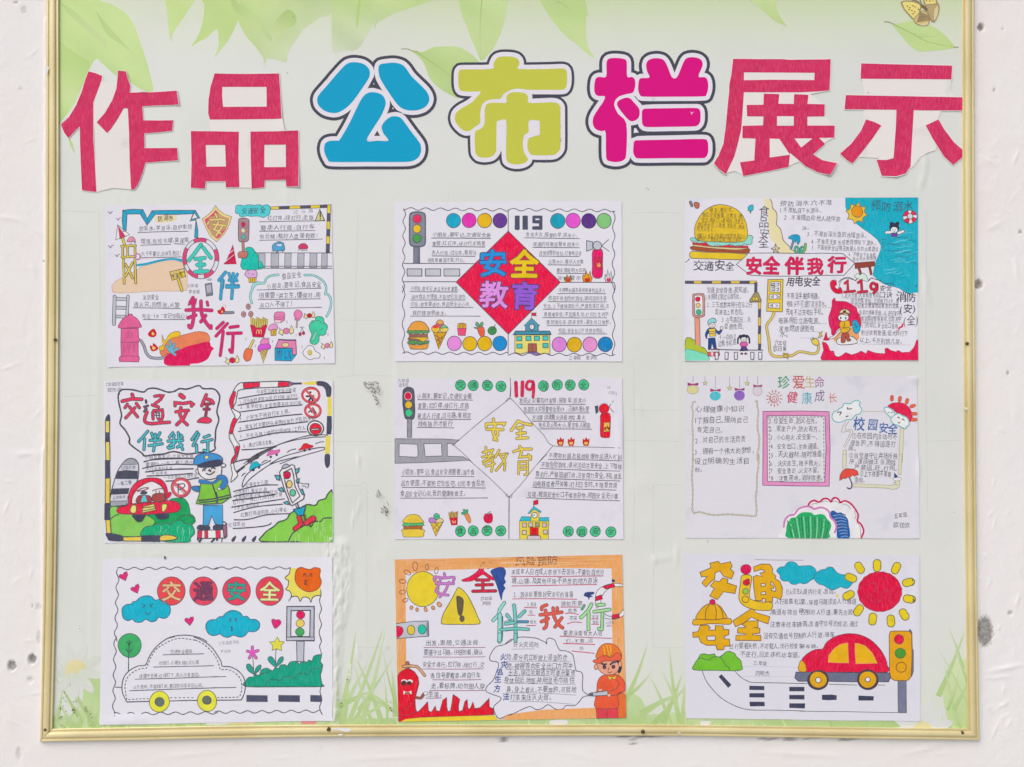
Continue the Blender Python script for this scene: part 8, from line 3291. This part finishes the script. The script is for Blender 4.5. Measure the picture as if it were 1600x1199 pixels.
L('370 710 320 790 310 910;430 705 455 800 450 912;480 720 530 800 548 900', 7, GOo)
C('D8245E', 405, 680, 36, 36, '8A1A44', 5)
F(GO, '245 990 340 985 375 1015 355 1050 440 1050 445 990 545 995 550 1040 620 1045 620 1110 560 1130 560 1165 630 1170 630 1240 640 1260 560 1262 555 1308 470 1310 450 1248 330 1250 250 1210 225 1140 150 1145 145 1080 215 1070', GOo, 7, sm=0,
  holes=('335 1130 435 1125 450 1160 430 1185 345 1185 330 1160',))
again()
F(GO, '670 930 930 760 975 820 1160 875 1135 968 1000 920 920 880 880 910 810 960 710 1005', GOo, 7, sm=0)
F(GO, '790 975 860 930 1005 930 1005 1015 940 1020 1030 1025 1028 1090 935 1100 935 1115 1040 1120 1045 1190 712 1185 715 1118 845 1112 845 1098 735 1088 740 1020 840 1015 835 1000', GOo, 7, sm=0)
endpart()
part('cloud_drawing')
F('10B0C4', '1250 270 1300 220 1350 215 1390 165 1450 150 1510 175 1530 205 1620 205 1700 205 1760 250 1770 310 1740 370 1690 400 1650 430 1600 440 1550 430 1500 450 1440 440 1405 405 1340 405 1300 370 1290 320', '1C7A90', 7)
crop(1250, 860)
F('10B0C4', '215 295 290 255 330 250 370 222 430 228 480 290 540 320 600 325 640 370 690 420 670 460 620 500 560 490 530 480 440 520 370 500 310 460 240 440 185 370', '1C7A90', 7)
endpart()
part('sun_drawing')
F('D81450', [(1048 + (288 + 5 * sin(t * 2.3)) * cos(t * pi / 20), 545 + (262 + 4 * sin(t * 3.1)) * sin(t * pi / 20)) for t in range(40)], '9A1440', 6)
L('890 470 930 430 980 440 1000 490 970 560 930 600 940 660 1000 690 1070 650 1070 580 1120 530 1170 540 1190 600 1170 640', 7, 'B00C3C')
for x, y, r in ((782, 230, -.55), (1012, 200, 0), (1262, 235, .45), (1425, 422, 1.35), (1435, 640, 1.75), (1368, 845, -.55), (1195, 930, -.08), (955, 905, .12), (768, 790, .6), (638, 592, 1.1), (668, 362, 1.95)):
    part('sun_ray_drawing', z=5)
    B('E2CC4A', f'{x - 30 * sin(r)} {y + 30 * cos(r)} {x + 30 * sin(r)} {y - 30 * cos(r)}', 94, '6A6430', 6)
C('E2D488', 488, 598, 20, 24)
endpart()
part('handwriting')
crop(1065, 860)
T('行人须在人', 1365, 580, 1600, 580, 84, '34343F', .003)
T('人行道靠右边', 1225, 710, 1600, 705, 80, '34343F', .003)
T('，横道有效信号', 1145, 855, 1600, 845, 84, '34343F', .003)
T('注意来往车辆', 1160, 1015, 1580, 1010, 84, '34343F', .003)
T('没有交通信号控制', 1075, 1170, 1600, 1160, 88, '34343F', .003)
crop(1250, 860)
T('道内行走，游戏。', 40, 580, 470, 575, 82, '34343F', .003)
T('走，穿越马路须走人行横道', 20, 720, 740, 710, 84, '34343F', .003)
T('控制的人行道，要先左顾', 10, 850, 695, 850, 84, '34343F', .003)
T('两，须遵守信号的规定，通过', 30, 1005, 770, 1005, 84, '34343F', .003)
T('的人行道，骑车', 20, 1150, 460, 1145, 82, '34343F', .003)
crop(1065, 992)
T('过行要看天桥，不可载人，出行检查车', 630, 190, 1600, 185, 84, '34343F', .003)
T('不逆行，应走非机动车道。', 765, 290, 1560, 305, 84, '34343F', .003)
T('三年级', 940, 405, 1130, 410, 72, '34343F', .003)
T('刘明杰', 960, 540, 1160, 540, 78, '34343F', .003)
crop(1250, 992)
T('辆车辆。', 0, 180, 245, 180, 66, '34343F', .003)
endpart()
part('guide_line')
crop(1065, 860)
L('970 122 1200 128 1600 130', 5, '8A8A98')
crop(1065, 992)
L('790 415 1200 420 1550 430;760 545 1200 550 1500 552;780 295 1100 298', 2.5, 'B4B4C2')
endpart()
part('bush_drawing')
F('78BE42', '158 460 165 390 220 310 240 270 290 250 370 265 430 250 450 285 510 290 540 265 590 225 640 220 700 250 720 290 770 330 790 400 765 470 400 468', '3E6A34', 7)
L('215 315 260 305 310 325 370 330 410 295 480 290 530 320 580 400 620 430 630 465;370 270 380 255;505 290 530 270', 7, '3E6A34')
endpart()
part('road_drawing')
L('270 475 320 600 400 710 520 830 650 910 800 970 950 990 1200 992 1610 1003;705 482 780 560 860 605 940 628 1200 632 1610 642', 6)
crop(1250, 992)
L('0 638 100 640', 5)
L('380 652 500 655 750 662', 5)
L('1030 662 1120 664', 5)
L('0 1005 600 1012 1290 1025', 5, sm=0)
endpart()
crop(1065, 992)
for q in ('485 550 525 520 655 660 612 700', '890 670 1088 674 1088 728 890 725', '892 768 1088 768 1090 826 890 824', '892 880 1090 882 1094 940 898 942'):
    part('road_dash_drawing')
    F('41445A', q, None, sm=0)
crop(1250, 992)
for q in ('-142 686 58 686 58 744 -142 744', '-142 792 58 792 58 852 -142 848', '-142 902 68 902 62 970 -142 962', '288 790 380 788 400 785 482 796 482 856 380 862 288 856', '768 800 970 808 966 866 768 866'):
    part('road_dash_drawing')
    F('41445A', q, None, sm=0)
endpart()
part('red_car_drawing', z=5)
F('6E748A', '-55 490 1180 500 1188 560 1165 618 800 620 300 612 -20 612 -70 570', OUT, 6, sm=0)
F('DA1450', '20 340 60 280 140 220 230 190 300 185 340 110 430 40 540 0 650 -15 780 0 900 50 1000 130 1080 230 1130 330 1145 400 1140 492 600 490 80 488 60 400', '6A1434', 6)
F('E2AE36', '5 345 40 350 70 400 78 480 0 482 -25 440', '6A4420', 5)
F('E6B414', '368 360 380 270 440 190 520 130 600 110 628 112 630 200 638 368 500 368', 'F0905A', 6, sm=0)
F('E6B414', '722 112 770 115 860 150 950 240 1012 372 735 380 725 250', 'F0905A', 6, sm=0)
C('4A404A', 236, 595, 140, 134)
C('DCA92A', 238, 590, 112, 108, '6A4420', 5)
C('F4EEF0', 238, 595, 34, 36, '4A3A34', 7)
C('4A404A', 890, 590, 140, 138)
C('DCA92A', 888, 588, 112, 112, '6A4420', 5)
C('F4EEF0', 888, 588, 32, 32, '4A3A34', 7)
endpart()
part('traffic_light_drawing', z=5)
F('7A7E92', '1285 580 1395 580 1400 1025 1290 1025', '4A4E60', 5, sm=0)
F('6E7286', '1430 -75 1455 -70 1474 -40 1480 180 1494 200 1494 480 1470 550 1400 580 1440 300', None, sm=0)
crop(1250, 860)
F('E0A62A', '1172 1120 1185 1070 1230 1062 1410 1062 1450 1075 1468 1110 1472 1400 1460 1650 1440 1690 1400 1715 1240 1712 1195 1680 1178 1600', '6A4420', 7, sm=0)
C('DC2C50', 1302, 1172, 62, 62, '7A1A30', 6)
C('4C9A3C', 1318, 1355, 70, 64, '2C5A2C', 6)
C(None, 1330, 1538, 66, 66, GOo, 7)
endpart()
